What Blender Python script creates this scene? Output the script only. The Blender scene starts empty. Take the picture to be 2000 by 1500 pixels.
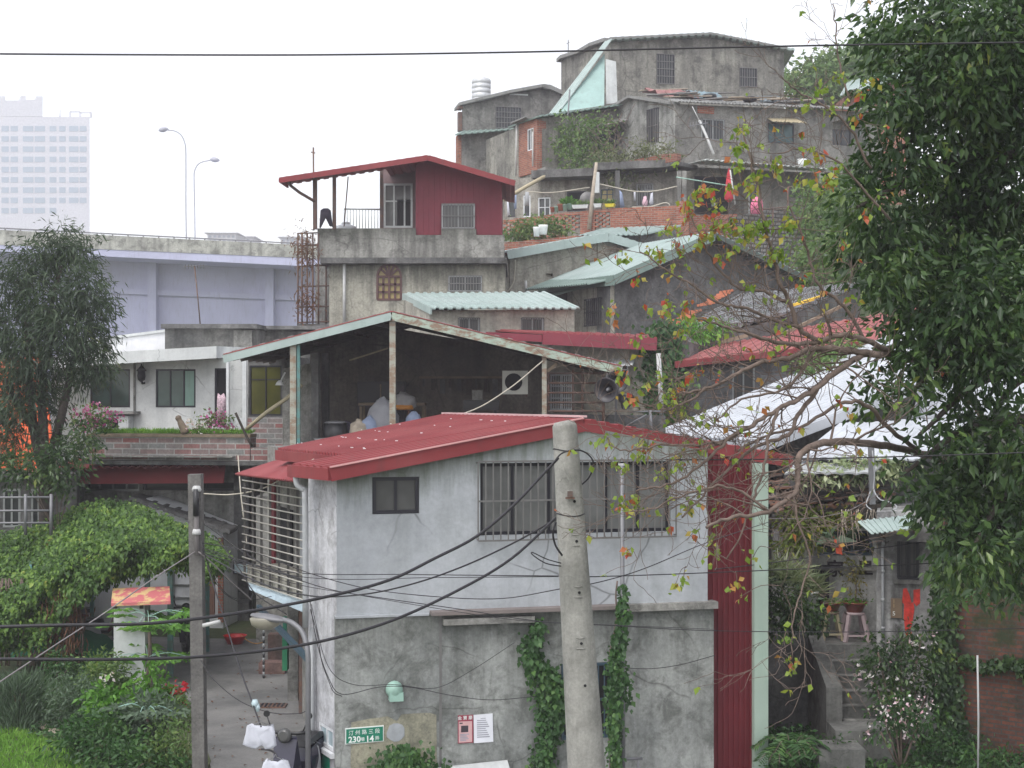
import bpy, math, random
import numpy as np
from mathutils import Vector, Matrix
from mathutils.geometry import tessellate_polygon
R = math.radians
sc = bpy.context.scene
COL = sc.collection

# ---------------------------------------------------------------- camera, sky, sun, exposure
F, H = 2800.0, 5.8            # focal length in photo pixels, height of the eye above the alley
cam_data = bpy.data.cameras.new('camera')
cam = bpy.data.objects.new('camera', cam_data); COL.objects.link(cam)
cam.location = (0, 0, H); cam.rotation_euler = (R(90), 0, 0)
cam_data.sensor_width = 36.0; cam_data.lens = 36.0 * F / 2000.0
cam_data.clip_start = 0.1; cam_data.clip_end = 4000
sc.camera = cam
world = bpy.data.worlds.new('World'); sc.world = world; world.use_nodes = True
wn = world.node_tree; wn.nodes.clear()
sky = wn.nodes.new('ShaderNodeTexSky'); sky.sky_type = 'NISHITA'; sky.sun_disc = False
sky.sun_elevation = R(58); sky.sun_rotation = R(215); sky.dust_density = 2.0; sky.air_density = 1.2; sky.altitude = 20
hsv = wn.nodes.new('ShaderNodeHueSaturation'); hsv.inputs['Saturation'].default_value = 0.22
bgn = wn.nodes.new('ShaderNodeBackground'); bgn.inputs['Strength'].default_value = 0.15
won = wn.nodes.new('ShaderNodeOutputWorld')
wn.links.new(sky.outputs[0], hsv.inputs['Color']); wn.links.new(hsv.outputs[0], bgn.inputs['Color']); wn.links.new(bgn.outputs[0], won.inputs['Surface'])
sl = bpy.data.lights.new('sun', 'SUN'); sl.energy = 0.5; sl.angle = R(25); sl.color = (1, .97, .92)
sun = bpy.data.objects.new('sun', sl); COL.objects.link(sun)
sun.rotation_euler = Vector((-0.38, -0.55, 1.05)).to_track_quat('Z', 'Y').to_euler()
HAZE = 0.0011                  # even air, per metre
vs = sc.view_settings; vs.view_transform = 'Standard'; vs.look = 'None'; vs.exposure = 1.1; vs.gamma = 1.0; vs.use_curve_mapping = False
sc.cycles.max_bounces = 6; sc.cycles.diffuse_bounces = 3; sc.cycles.glossy_bounces = 2; sc.cycles.transmission_bounces = 2
sc.cycles.transparent_max_bounces = 6; sc.cycles.volume_bounces = 3; sc.cycles.use_denoising = True
sc.cycles.use_adaptive_sampling = True; sc.cycles.adaptive_threshold = 0.015

# ---------------------------------------------------------------- helpers
def P(px, py, Y): return Vector(((px - 1000) / F * Y, Y, H - (py - 750) / F * Y))
def wloc(o):
    v = Vector((0, 0, 0))
    while o is not None: v += o.location; o = o.parent
    return v
def tag(o, label=None, cat=None, group=None, kind=None):
    if label: o['label'] = label
    if cat: o['category'] = cat
    if group: o['group'] = group
    if kind: o['kind'] = kind
    return o
def thing(name, label, cat, loc, group=None):
    o = bpy.data.objects.new(name, None); COL.objects.link(o); o.location = loc; o.empty_display_size = .2
    return tag(o, label, cat, group)
def children(o, allo=None): return [c for c in list(COL.objects) if c.parent == o]
def copy_tree(o, loc=None, label=None, rz=None, scale=None, kids=None):
    if kids is None:
        kids = {}
        for c in COL.objects:
            if c.parent: kids.setdefault(c.parent.name, []).append(c)
    c = o.copy(); COL.objects.link(c)
    if loc is not None: c.location = loc
    if rz is not None: c.rotation_euler = (0, 0, rz)
    if scale is not None: c.scale = (scale,) * 3
    if label: c['label'] = label
    for k in kids.get(o.name, []):
        d = copy_tree(k, kids=kids); d.parent = c
    return c

def auto_uv(me):
    n = len(me.loops)
    if n == 0: return
    uvl = me.uv_layers.new(name='UVMap')
    co = np.empty(len(me.vertices) * 3); me.vertices.foreach_get('co', co); co = co.reshape(-1, 3)
    li = np.empty(n, dtype=np.int64); me.loops.foreach_get('vertex_index', li)
    nf = len(me.polygons)
    nn = np.empty(nf * 3); me.polygons.foreach_get('normal', nn); nn = nn.reshape(-1, 3)
    ls = np.empty(nf, dtype=np.int64); me.polygons.foreach_get('loop_start', ls)
    lt = np.diff(np.append(ls, n))
    fn = np.repeat(nn, lt, axis=0); p = co[li]
    hor = np.abs(fn[:, 2]) > .75
    t = np.stack([-fn[:, 1], fn[:, 0]], 1); tl = np.linalg.norm(t, axis=1); tl[tl < 1e-6] = 1; t = t / tl[:, None]
    u = np.where(hor, p[:, 0], p[:, 0] * t[:, 0] + p[:, 1] * t[:, 1]); v = np.where(hor, p[:, 1], p[:, 2])
    uvl.data.foreach_set('uv', np.stack([u, v], 1).astype(np.float32).ravel())

class MB:
    def __init__(s): s.v = []; s.f = []; s.sm = []
    def add(s, vs, fs, smooth=False):
        k = len(s.v); s.v += [Vector(v) for v in vs]
        for f in fs: s.f.append([i + k for i in f]); s.sm.append(smooth)
        return s
    def quad(s, a, b, c, d): return s.add([a, b, c, d], [[0, 1, 2, 3]])
    def hexa(s, a, b, c, d, e, f, g, h):   # bottom a b c d, top e f g h
        return s.add([a, b, c, d, e, f, g, h], [[0, 3, 2, 1], [4, 5, 6, 7], [0, 1, 5, 4], [1, 2, 6, 5], [2, 3, 7, 6], [3, 0, 4, 7]])
    def box(s, c, sx, sy, sz, rz=0.0, M=None):
        c = Vector(c); m = M or Matrix.Rotation(rz, 3, 'Z'); q = []
        for z in (-1, 1):
            for x, y in ((-1, -1), (1, -1), (1, 1), (-1, 1)): q.append(c + m @ Vector((x * sx / 2, y * sy / 2, z * sz / 2)))
        return s.hexa(*q)
    def beam(s, p, q, w, h, up=(0, 0, 1)):
        p, q = Vector(p), Vector(q); d = (q - p).normalized(); up = Vector(up)
        if abs(d.dot(up)) > .98: up = Vector((0, 1, 0))
        sd = d.cross(up).normalized(); u2 = sd.cross(d).normalized(); r = []
        for e in (p, q):
            for a, b in ((-1, -1), (1, -1), (1, 1), (-1, 1)): r.append(e + sd * a * w / 2 + u2 * b * h / 2)
        return s.add(r, [[0, 1, 2, 3], [7, 6, 5, 4], [0, 4, 5, 1], [1, 5, 6, 2], [2, 6, 7, 3], [3, 7, 4, 0]])
    def tube(s, pts, r, n=8, cap=True):
        pts = [Vector(p) for p in pts]; m = len(pts)
        rs = r if isinstance(r, (list, tuple)) else [r] * m
        vs = []; ref = None
        for i, p in enumerate(pts):
            d = (pts[min(i + 1, m - 1)] - pts[max(i - 1, 0)])
            d = d.normalized() if d.length > 1e-9 else Vector((0, 0, 1))
            if ref is None: ref = Vector((0, 0, 1)) if abs(d.z) < .9 else Vector((1, 0, 0))
            a = d.cross(ref).normalized(); b = a.cross(d).normalized(); ref = b
            for k in range(n):
                t = 2 * math.pi * k / n; vs.append(p + (a * math.cos(t) + b * math.sin(t)) * rs[i])
        fs = []
        for i in range(m - 1):
            for k in range(n): fs.append([i * n + k, i * n + (k + 1) % n, (i + 1) * n + (k + 1) % n, (i + 1) * n + k])
        if cap: fs.append(list(range(n))[::-1]); fs.append([(m - 1) * n + k for k in range(n)])
        k0 = len(s.f); s.add(vs, fs, True)
        if cap: s.sm[-1] = False; s.sm[-2] = False
        return s
    def lathe(s, c, prof, n=16, axis=(0, 0, 1)):      # prof: (radius, height)
        c = Vector(c); ax = Vector(axis).normalized(); a = ax.orthogonal().normalized(); b = ax.cross(a); vs = []
        for r, h in prof:
            for k in range(n):
                t = 2 * math.pi * k / n; vs.append(c + ax * h + (a * math.cos(t) + b * math.sin(t)) * max(r, 1e-4))
        fs = []
        for i in range(len(prof) - 1):
            for k in range(n): fs.append([i * n + k, i * n + (k + 1) % n, (i + 1) * n + (k + 1) % n, (i + 1) * n + k])
        fs.append(list(range(n))[::-1]); fs.append([(len(prof) - 1) * n + k for k in range(n)])
        s.add(vs, fs, True); s.sm[-1] = s.sm[-2] = False
        return s
    def poly_prism(s, loops, off):     # loops: outer + holes as 3D point lists; off: extrusion vector (towards the back)
        off = Vector(off); flat = [Vector(p) for l in loops for p in l]; n = len(flat)
        tris = tessellate_polygon([[Vector(p) for p in l] for l in loops])
        vs = flat + [p + off for p in flat]; fs = []
        nrm = -off
        for t in tris:
            a, b, c = (flat[i] for i in t)
            t = list(t)
            if (b - a).cross(c - a).dot(nrm) < 0: t.reverse()
            fs.append(t); fs.append([i + n for i in reversed(t)])
        k = 0
        for li, l in enumerate(loops):
            m = len(l); ar = Vector((0, 0, 0))
            for i in range(m): ar += Vector(l[i]).cross(Vector(l[(i + 1) % m]))
            ccw = ar.dot(nrm) > 0
            if li > 0: ccw = not ccw
            for i in range(m):
                a, b = k + i, k + (i + 1) % m
                fs.append([a, a + n, b + n, b] if ccw else [b, b + n, a + n, a])
            k += m
        return s.add(vs, fs)
    def sheet(s, p00, p10, p11, p01, pitch=.2, amp=.015, th=.01, kind='rib', nv=1, sag=0.0, rag=0.0):
        # corrugated sheet; ribs run from edge p00-p10 to edge p01-p11
        p00, p10, p11, p01 = map(Vector, (p00, p10, p11, p01))
        W = max((p10 - p00).length, (p11 - p01).length); nr = max(1, int(round(W / pitch)))
        prof = [(0, 0), (.5, 0), (.6, 1), (.9, 1)] if kind == 'rib' else [(0, 0), (.25, .7), (.5, 1), (.75, .7)]
        us = [((i + a) / nr, h) for i in range(nr) for a, h in prof] + [(1.0, 0)]
        nrm = (p10 - p00).cross(p01 - p00).normalized()
        if nrm.z < 0: nrm = -nrm
        rg = random.Random(int(abs(p00.x * 1000)) + 7); top = []
        for j in range(nv + 1):
            v = j / nv
            for u, h in us:
                a = p00.lerp(p10, u); b = p01.lerp(p11, u); q = a.lerp(b, v)
                if rag and j in (0,): q = q + (b - a).normalized() * rg.uniform(-rag, rag)
                top.append(q + nrm * (h * amp - sag * math.sin(math.pi * u) * math.sin(math.pi * v)))
        m = len(us); n = len(top); bot = [p - nrm * th for p in top]; fs = []
        for j in range(nv):
            for i in range(m - 1):
                a = j * m + i
                fs.append([a, a + 1, a + m + 1, a + m]); fs.append([n + a + m, n + a + m + 1, n + a + 1, n + a])
        for i in range(m - 1):
            fs.append([i + 1, i, n + i, n + i + 1]); a = nv * m + i; fs.append([a, a + 1, n + a + 1, n + a])
        for j in range(nv):
            a = j * m; fs.append([a, a + m, n + a + m, n + a]); a = j * m + m - 1; fs.append([a + m, a, n + a, n + a + m])
        return s.add(top + bot, fs)
    def build(s, name, mat, parent=None, origin=None):
        me = bpy.data.meshes.new(name)
        if parent is not None: o0 = wloc(parent)
        elif origin is not None: o0 = Vector(origin)
        else:
            mn = min(v.z for v in s.v); o0 = Vector((sum(v.x for v in s.v) / len(s.v), sum(v.y for v in s.v) / len(s.v), mn))
        me.from_pydata([tuple(v) for v in s.v], [], s.f)
        me.polygons.foreach_set('use_smooth', s.sm)
        auto_uv(me)
        co = np.array([tuple(v - o0) for v in s.v], dtype=np.float32).ravel(); me.vertices.foreach_set('co', co)
        me.update()
        me.materials.append(mat)
        o = bpy.data.objects.new(name, me); COL.objects.link(o)
        if parent is not None: o.parent = parent
        else: o.location = o0
        return o

class Wall:
    """a vertical plane through two ground points; (u, z) metres in it, off>0 towards the camera"""
    def __init__(s, a, b):                       # a, b = (pixel column, distance)
        s.a = Vector(((a[0] - 1000) / F * a[1], a[1], 0)); b = Vector(((b[0] - 1000) / F * b[1], b[1], 0))
        s.L = (b - s.a).length; s.t = (b - s.a).normalized(); s.n = Vector((s.t.y, -s.t.x, 0))
        if s.n.y > 0 and abs(s.n.y) > 1e-6: s.n = -s.n
        s.rz = math.atan2(s.t.y, s.t.x)
    def uv(s, px, py):
        d = Vector(((px - 1000) / F, 1, -(py - 750) / F)); c = Vector((0, 0, H)); n = s.n
        k = (s.a - Vector((0, 0, 0))).dot(n) / Vector((d.x, d.y, 0)).dot(n)
        q = c + d * k
        return ((q - s.a).dot(s.t), q.z)
    def pt(s, u, z, off=0.0): return s.a + s.t * u + Vector((0, 0, z)) + s.n * off
    def at(s, px, py, off=0.0): return s.pt(*s.uv(px, py), off)
    def rect(s, x0, y0, x1, y1):                 # true rectangle from pixel corners
        u0, z1 = s.uv(x0, y0); u1, z0 = s.uv(x1, y1)
        return (u0, z0, u1, z1)
    def body(s, mb, outline, rects=(), depth=5.0, th=.14, bottom=None, back=None, extra=()):
        """wall front with real openings and a closed block behind it"""
        out = [s.uv(*p) for p in outline]
        if bottom is not None: out = out + [(out[-1][0], bottom), (out[0][0], bottom)]
        loops = [[s.pt(u, z) for u, z in out]]
        for (u0, z0, u1, z1) in rects: loops.append([s.pt(u0, z0), s.pt(u1, z0), s.pt(u1, z1), s.pt(u0, z1)])
        for e in extra: loops.append([s.pt(u, z) for u, z in e])
        mb.poly_prism(loops, -s.n * th)
        bv = back if back is not None else -s.n * depth
        mb.poly_prism([[s.pt(u, z, -th - .002) for u, z in out]], bv)
        return mb
    def box(s, mb, u0, z0, u1, z1, o0, o1):
        return mb.hexa(s.pt(u0, z0, o1), s.pt(u1, z0, o1), s.pt(u1, z0, o0), s.pt(u0, z0, o0), s.pt(u0, z1, o1), s.pt(u1, z1, o1), s.pt(u1, z1, o0), s.pt(u0, z1, o0))

def window(w, rc, parent, fm, gm, fw=.05, muls=(.5,), rails=(), bars=0, hbars=0, barm=None, boff=.06, sill=None, depth=.06, br=.009, cage=False, name='window', lab=None, open_=None):
    u0, z0, u1, z1 = rc; m = MB(); e = .004
    w.box(m, u0 + e, z0 + e, u0 + fw, z1 - e, -depth, -depth + .05); w.box(m, u1 - fw, z0 + e, u1 - e, z1 - e, -depth, -depth + .05)
    w.box(m, u0 + fw, z0 + e, u1 - fw, z0 + fw, -depth, -depth + .05); w.box(m, u0 + fw, z1 - fw, u1 - fw, z1 - e, -depth, -depth + .05)
    for k in muls:
        u = u0 + (u1 - u0) * k; w.box(m, u - fw * .4, z0 + fw, u + fw * .4, z1 - fw, -depth + .003, -depth + .045)
    for k in rails:
        z = z0 + (z1 - z0) * k; w.box(m, u0 + fw, z - fw * .35, u1 - fw, z + fw * .35, -depth + .006, -depth + .04)
    f = m.build(name, fm, parent)
    if lab: f['label'] = lab
    g = MB(); w.box(g, u0 + fw * .8, z0 + fw * .8, u1 - fw * .8, z1 - fw * .8, -depth + .012, -depth + .022); g.build('pane', gm, f)
    if bars:
        b = MB(); k0 = -.04 if cage else .02; k1 = -k0 if cage else .02
        a0, a1, c0, c1 = (u0 - .05, u1 + .05, z0 - .06, z1 + .03) if cage else (u0 + .012, u1 - .012, z0 + .012, z1 - .012)
        for i in range(bars + 1):
            u = a0 + (a1 - a0) * i / bars; b.beam(w.pt(u, c0, boff), w.pt(u, c1, boff), br * 1.6, br * 1.6, up=w.n)
        for k in [0, 1] + [(i + 1) / (hbars + 1) for i in range(hbars)]:
            z = c0 + (c1 - c0) * k; b.beam(w.pt(a0, z, boff + br), w.pt(a1, z, boff + br), br * 1.6, br * 2.2)
        if boff > 0.03:
            for u in (a0, a1):
                for z in (c0 + .02, c1 - .02): b.beam(w.pt(u, z, -.01), w.pt(u, z, boff), br * 1.6, br * 1.6)
        b.build('grille', barm or fm, f)
    if sill is not None:
        q = MB(); w.box(q, u0 - .06, z0 - .07, u1 + .06, z0 - .004, -.02, .06); q.build('sill', sill, f)
    return f

def smooth_path(pts, n=8):
    pts = [Vector(p) for p in pts]
    if len(pts) < 3:
        return pts
    out = []; e = [2 * pts[0] - pts[1]] + pts + [2 * pts[-1] - pts[-2]]
    for i in range(1, len(e) - 2):
        p0, p1, p2, p3 = e[i - 1], e[i], e[i + 1], e[i + 2]
        for k in range(n):
            t = k / n
            out.append(.5 * ((2 * p1) + (p2 - p0) * t + (2 * p0 - 5 * p1 + 4 * p2 - p3) * t * t + (3 * p1 - p0 - 3 * p2 + p3) * t ** 3))
    out.append(pts[-1]); return out

def leaf_object(name, pos, dr, L, W, mat, parent=None, rs=0, seed=1, origin=None, fold=.18, nrm=None):
    rng = np.random.default_rng(seed); N = len(pos); pos = np.asarray(pos, float); dr = np.asarray(dr, float)
    dr = dr / (np.linalg.norm(dr, axis=1)[:, None] + 1e-9)
    rv = rng.normal(size=(N, 3)) if nrm is None else np.asarray(nrm) + rng.normal(size=(N, 3)) * .35
    nn = rv - (rv * dr).sum(1)[:, None] * dr; nn /= (np.linalg.norm(nn, axis=1)[:, None] + 1e-9)
    sd = np.cross(dr, nn); s = (rng.uniform(.5, 1.3, N))[:, None]
    L = L * s; W = W * s
    v = np.empty((N, 4, 3)); v[:, 0] = pos; v[:, 2] = pos + dr * L - np.array([0, 0, 1]) * L * .12
    mid = pos + dr * L * .45; v[:, 1] = mid + sd * W / 2 + nn * W * fold; v[:, 3] = mid - sd * W / 2 + nn * W * fold
    if parent is not None: o0 = np.array(wloc(parent))
    elif origin is not None: o0 = np.array(origin)
    else: o0 = np.array([pos[:, 0].mean(), pos[:, 1].mean(), pos[:, 2].min()])
    v = (v.reshape(-1, 3) - o0).astype(np.float32)
    me = bpy.data.meshes.new(name); me.vertices.add(N * 4); me.vertices.foreach_set('co', v.ravel())
    base = (np.arange(N) * 4)[:, None]; lv = (base + np.array([[0, 1, 2, 0, 2, 3]])).ravel().astype(np.int32)
    me.loops.add(N * 6); me.loops.foreach_set('vertex_index', lv)
    me.polygons.add(N * 2); me.polygons.foreach_set('loop_start', (np.arange(N * 2) * 3).astype(np.int32))
    me.update(calc_edges=True)
    at = me.attributes.new('rnd', 'FLOAT', 'FACE'); at.data.foreach_set('value', np.repeat(np.clip(.62 * rng.uniform(0, 1, N) ** 1.0 + .38 * (.5 + .5 * np.sin(pos[:, 0] * 4.1 + 1.3 * np.sin(pos[:, 2] * 3.7)) * np.sin(pos[:, 2] * 4.9 + pos[:, 1] * 3.1)), 0, 1), 2).astype(np.float32))
    me.materials.append(mat)
    o = bpy.data.objects.new(name, me); COL.objects.link(o)
    if parent is not None: o.parent = parent
    else: o.location = o0
    return o

def sprays(blobs, rng, per_m2=14, leaves=9, spread=.16, droop=.35, inner=.25):
    """blobs: (centre, (rx,ry,rz)); leaves in sprays near the blob shells"""
    ps, ds = [], []
    for c, r in blobs:
        c = np.array(c); r = np.array(r); area = 4 * math.pi * ((r[0] * r[1] + r[1] * r[2] + r[0] * r[2]) / 3)
        k = max(3, int(area * per_m2)); d = rng.normal(size=(k, 3)); d /= np.linalg.norm(d, axis=1)[:, None]
        rad = np.where(rng.uniform(size=k) < inner, rng.uniform(.3, .8, k), rng.normal(.96, .1, k))
        tip = c + d * r * rad[:, None]
        for _ in range(leaves):
            off = rng.normal(size=(k, 3)) * spread; p = tip + off * .8
            q = d * .9 + rng.normal(size=(k, 3)) * .65; q[:, 2] -= droop
            ps.append(p); ds.append(q)
    return np.concatenate(ps), np.concatenate(ds)

def text_obj(s, w, px, py, size, mat, parent, off=.006, ext=.002, align='CENTER', name='lettering', bold=0.0, rot=0.0, sx=1.0):
    cu = bpy.data.curves.new(name, 'FONT'); cu.body = s; cu.size = size; cu.align_x = align; cu.align_y = 'CENTER'; cu.extrude = ext; cu.offset = bold; cu.resolution_u = 2
    to = bpy.data.objects.new(name, cu); COL.objects.link(to); bpy.context.view_layer.update()
    me = bpy.data.meshes.new_from_object(to.evaluated_get(bpy.context.evaluated_depsgraph_get()))
    bpy.data.objects.remove(to)
    u, z = w.uv(px, py); c0 = math.cos(rot); s0 = math.sin(rot)
    m = MB(); vs = [w.pt(u + (v.co.x * c0 - v.co.y * s0) * sx, z + v.co.x * s0 + v.co.y * c0, off + v.co.z) for v in me.vertices]
    m.add(vs, [list(p.vertices) for p in me.polygons])
    return m.build(name, mat, parent)

# ---------------------------------------------------------------- materials
class NT:
    def __init__(s, name):
        s.m = bpy.data.materials.new(name); s.m.use_nodes = True; s.t = s.m.node_tree; s.t.nodes.clear()
        s.out = s.t.nodes.new('ShaderNodeOutputMaterial'); s.b = s.t.nodes.new('ShaderNodeBsdfPrincipled'); s.l(s.b.outputs[0], s.out.inputs['Surface'])
    def l(s, a, b): s.t.links.new(a, b)
    def n(s, k, **kw):
        q = s.t.nodes.new('ShaderNode' + k)
        for a, b in kw.items(): setattr(q, a, b)
        return q
    def pos(s, scale=(1, 1, 1)):
        g = s.n('NewGeometry'); mp = s.n('Mapping'); s.l(g.outputs['Position'], mp.inputs['Vector']); mp.inputs['Scale'].default_value = scale
        return mp.outputs[0]
    def uv(s):
        return s.n('UVMap').outputs[0]
    def noise(s, vec, scale, detail=5, rough=.6, dist=0.0):
        q = s.n('TexNoise'); s.l(vec, q.inputs['Vector']); q.inputs['Scale'].default_value = scale; q.inputs['Detail'].default_value = detail
        q.inputs['Roughness'].default_value = rough; q.inputs['Distortion'].default_value = dist; return q.outputs[0]
    def ramp(s, fac, stops, const=False):
        q = s.n('ValToRGB'); s.l(fac, q.inputs[0]); cr = q.color_ramp
        if const: cr.interpolation = 'CONSTANT'
        while len(cr.elements) < len(stops): cr.elements.new(.5)
        for e, (p, c) in zip(cr.elements, stops):
            e.position = p; e.color = (c, c, c, 1) if not isinstance(c, (tuple, list)) else (*c, 1)
        return q.outputs[0]
    def mix(s, fac, a, b, mode='MIX'):
        q = s.n('MixRGB', blend_type=mode)
        for i, x in enumerate((fac, a, b)):
            if hasattr(x, 'links'): s.l(x, q.inputs[i])
            elif i == 0: q.inputs[0].default_value = x
            else: q.inputs[i].default_value = (*x, 1) if isinstance(x, (tuple, list)) else (x, x, x, 1)
        return q.outputs[0]
    def mul(s, a, k):
        q = s.n('Math', operation='MULTIPLY'); s.l(a, q.inputs[0])
        if hasattr(k, 'links'): s.l(k, q.inputs[1])
        else: q.inputs[1].default_value = k
        return q.outputs[0]
    def bump(s, h, st=.3, dist=.02):
        q = s.n('Bump'); q.inputs['Strength'].default_value = st; q.inputs['Distance'].default_value = dist; s.l(h, q.inputs['Height']); s.l(q.outputs[0], s.b.inputs['Normal'])
    def done(s, col, rough=.85, metal=0.0, spec=None):
        if hasattr(col, 'links'): s.l(col, s.b.inputs['Base Color'])
        else: s.b.inputs['Base Color'].default_value = (*col, 1)
        s.b.inputs['Roughness'].default_value = rough; s.b.inputs['Metallic'].default_value = metal
        if spec is not None: s.b.inputs['Specular IOR Level'].default_value = spec
        return s.m

def concrete(name, c1, c2, mould=(.05, .05, .045), mamt=.5, streak=.5, scale=1.0, white=None, wamt=.0, thr=(.48, .62), bump=.35, grain=1.0, crack=.6, drip=None, dripc=(.055, .06, .045)):
    t = NT(name); p = t.pos()
    big = t.noise(p, .7 * scale, 6, .62); fine = t.noise(p, 14 * scale, 6, .7)
    col = t.ramp(big, [(.36, tuple(c * .88 for c in c1)), (.64, tuple(c * 1.06 for c in c2))])
    sp = t.noise(t.pos((2.6, 2.6, .22)), 1.0 * scale, 6, .65)
    sm = t.ramp(sp, [(.46, 0.0), (.66, 1.0)]); col = t.mix(t.mul(sm, streak), col, mould)
    md = t.noise(p, 1.9 * scale, 9, .72, .3); mm = t.ramp(md, [(thr[0], 0.0), (thr[1], 1.0)])
    col = t.mix(t.mul(mm, mamt), col, mould)
    if white is not None:
        wn_ = t.noise(t.pos((1.3, 1.3, .8)), 3.1 * scale, 8, .75); wm = t.ramp(wn_, [(.58, 0.0), (.66, 1.0)]); col = t.mix(t.mul(wm, wamt), col, white)
    if crack:
        wv = t.mix(.22, p, t.n('TexNoise').outputs['Color']); vo = t.n('TexVoronoi', feature='DISTANCE_TO_EDGE'); t.l(wv, vo.inputs['Vector']); vo.inputs['Scale'].default_value = .75 * scale
        ck = t.ramp(vo.outputs['Distance'], [(0.0, 1.0), (.012, 0.0)]); cm_ = t.ramp(t.noise(p, .6, 3), [(.5, 0.0), (.62, 1.0)]); col = t.mix(t.mul(t.mul(ck, cm_), crack), col, (.05, .05, .045))
    if drip:      # water stains running down from a ledge or eave: (z of the ledge, length, strength, x of a ridge, fall per metre)
        g = t.n('SeparateXYZ'); t.l(p, g.inputs[0]); zt, ln, stg, x0, k = drip
        dx = t.n('Math', operation='SUBTRACT'); t.l(g.outputs[0], dx.inputs[0]); dx.inputs[1].default_value = x0; ab = t.n('Math', operation='ABSOLUTE'); t.l(dx.outputs[0], ab.inputs[0])
        zz = t.n('Math', operation='MULTIPLY_ADD'); t.l(ab.outputs[0], zz.inputs[0]); zz.inputs[1].default_value = k; t.l(g.outputs[2], zz.inputs[2])
        v = t.n('Math', operation='SUBTRACT'); v.inputs[0].default_value = zt; t.l(zz.outputs[0], v.inputs[1]); v2 = t.mul(v.outputs[0], 1.0 / ln)
        jag = t.noise(t.pos((5, 5, .5)), 1.6, 6, .7); ad = t.n('Math', operation='MULTIPLY_ADD'); t.l(jag, ad.inputs[0]); ad.inputs[1].default_value = -1.1; t.l(v2, ad.inputs[2])
        ad2 = t.n('Math', operation='ADD'); t.l(ad.outputs[0], ad2.inputs[0]); ad2.inputs[1].default_value = .5
        mk = t.ramp(ad2.outputs[0], [(0.0, 1.0), (.6, 0.0)]); col = t.mix(t.mul(mk, stg), col, dripc)
    gr = t.ramp(fine, [(.3, 1 - .32 * grain), (.7, 1 + .2 * grain)]); col = t.mix(1.0, col, gr, 'MULTIPLY')
    t.bump(fine, bump, .015)
    return t.done(col, .92, spec=.25)

def brick(name, c1, c2, mortar, bw=.22, bh=.07, ms=.012, dirt=(.05, .05, .045), damt=.5, bias=0.0, moss=None, mamt=0):
    t = NT(name); b = t.n('TexBrick'); t.l(t.uv(), b.inputs['Vector'])
    b.inputs['Color1'].default_value = (*c1, 1); b.inputs['Color2'].default_value = (*c2, 1); b.inputs['Mortar'].default_value = (*mortar, 1)
    b.inputs['Scale'].default_value = 1.0; b.inputs['Brick Width'].default_value = bw; b.inputs['Row Height'].default_value = bh
    b.inputs['Mortar Size'].default_value = ms; b.inputs['Bias'].default_value = bias; b.inputs['Mortar Smooth'].default_value = .2
    p = t.pos(); n1 = t.noise(p, 2.2, 8, .7); col = t.mix(t.mul(t.ramp(n1, [(.45, 0.0), (.65, 1.0)]), damt), b.outputs[0], dirt)
    if moss: col = t.mix(t.mul(t.ramp(t.noise(p, 1.3, 8, .72), [(.48, 0.0), (.6, 1.0)]), mamt), col, moss)
    fn = t.noise(p, 20, 4); col = t.mix(1.0, col, t.ramp(fn, [(.2, .75), (.8, 1.2)]), 'MULTIPLY')
    t.bump(b.outputs['Fac'], -.5, .02)
    return t.done(col, .92, spec=.2)

def painted(name, col, rough=.45, metal=.0, dirt=(.12, .1, .09), damt=.35, scale=1.5, rust=None, ramt=0, spec=.5, fade=None):
    t = NT(name); p = t.pos()
    base = t.ramp(t.noise(p, scale, 5), [(.3, tuple(c * .85 for c in col)), (.7, tuple(min(1, c * 1.1) for c in col))])
    if fade: base = t.mix(t.mul(t.ramp(t.noise(p, .5, 4), [(.4, 0.0), (.65, 1.0)]), .5), base, fade)
    base = t.mix(t.mul(t.ramp(t.noise(t.pos((3, 3, .5)), 1.7, 8, .7), [(.52, 0.0), (.72, 1.0)]), damt), base, dirt)
    if rust: base = t.mix(t.mul(t.ramp(t.noise(t.pos((1.2, 1.2, 2.5)), 2.4, 9, .75), [(.46, 0.0), (.56, 1.0)]), ramt), base, rust)
    return t.done(base, rough, metal, spec)

def plain(name, col, rough=.6, metal=0.0, spec=.5, var=.12, scale=6):
    t = NT(name); n_ = t.noise(t.pos(), scale, 4)
    return t.done(t.ramp(n_, [(.3, tuple(c * (1 - var) for c in col)), (.7, tuple(min(1, c * (1 + var)) for c in col))]), rough, metal, spec)

def leafmat(name, stops, rough=.5, trans=.25):
    t = NT(name); a = t.n('Attribute', attribute_name='rnd'); col = t.ramp(a.outputs['Fac'], stops)
    t.done(col, rough, spec=.35)
    tr = t.n('BsdfTranslucent'); t.l(t.mix(1.0, col, (1.3, 1.5, .7), 'MULTIPLY'), tr.inputs[0]); ms = t.n('MixShader'); ms.inputs[0].default_value = trans
    t.l(t.b.outputs[0], ms.inputs[1]); t.l(tr.outputs[0], ms.inputs[2]); t.l(ms.outputs[0], t.out.inputs['Surface'])
    return t.m

def glass(name, col, rough=.12): 
    t = NT(name); n_ = t.noise(t.pos(), 1.2, 3)
    return t.done(t.ramp(n_, [(.35, tuple(c * .6 for c in col)), (.65, col)]), rough, 0, .5)

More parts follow.
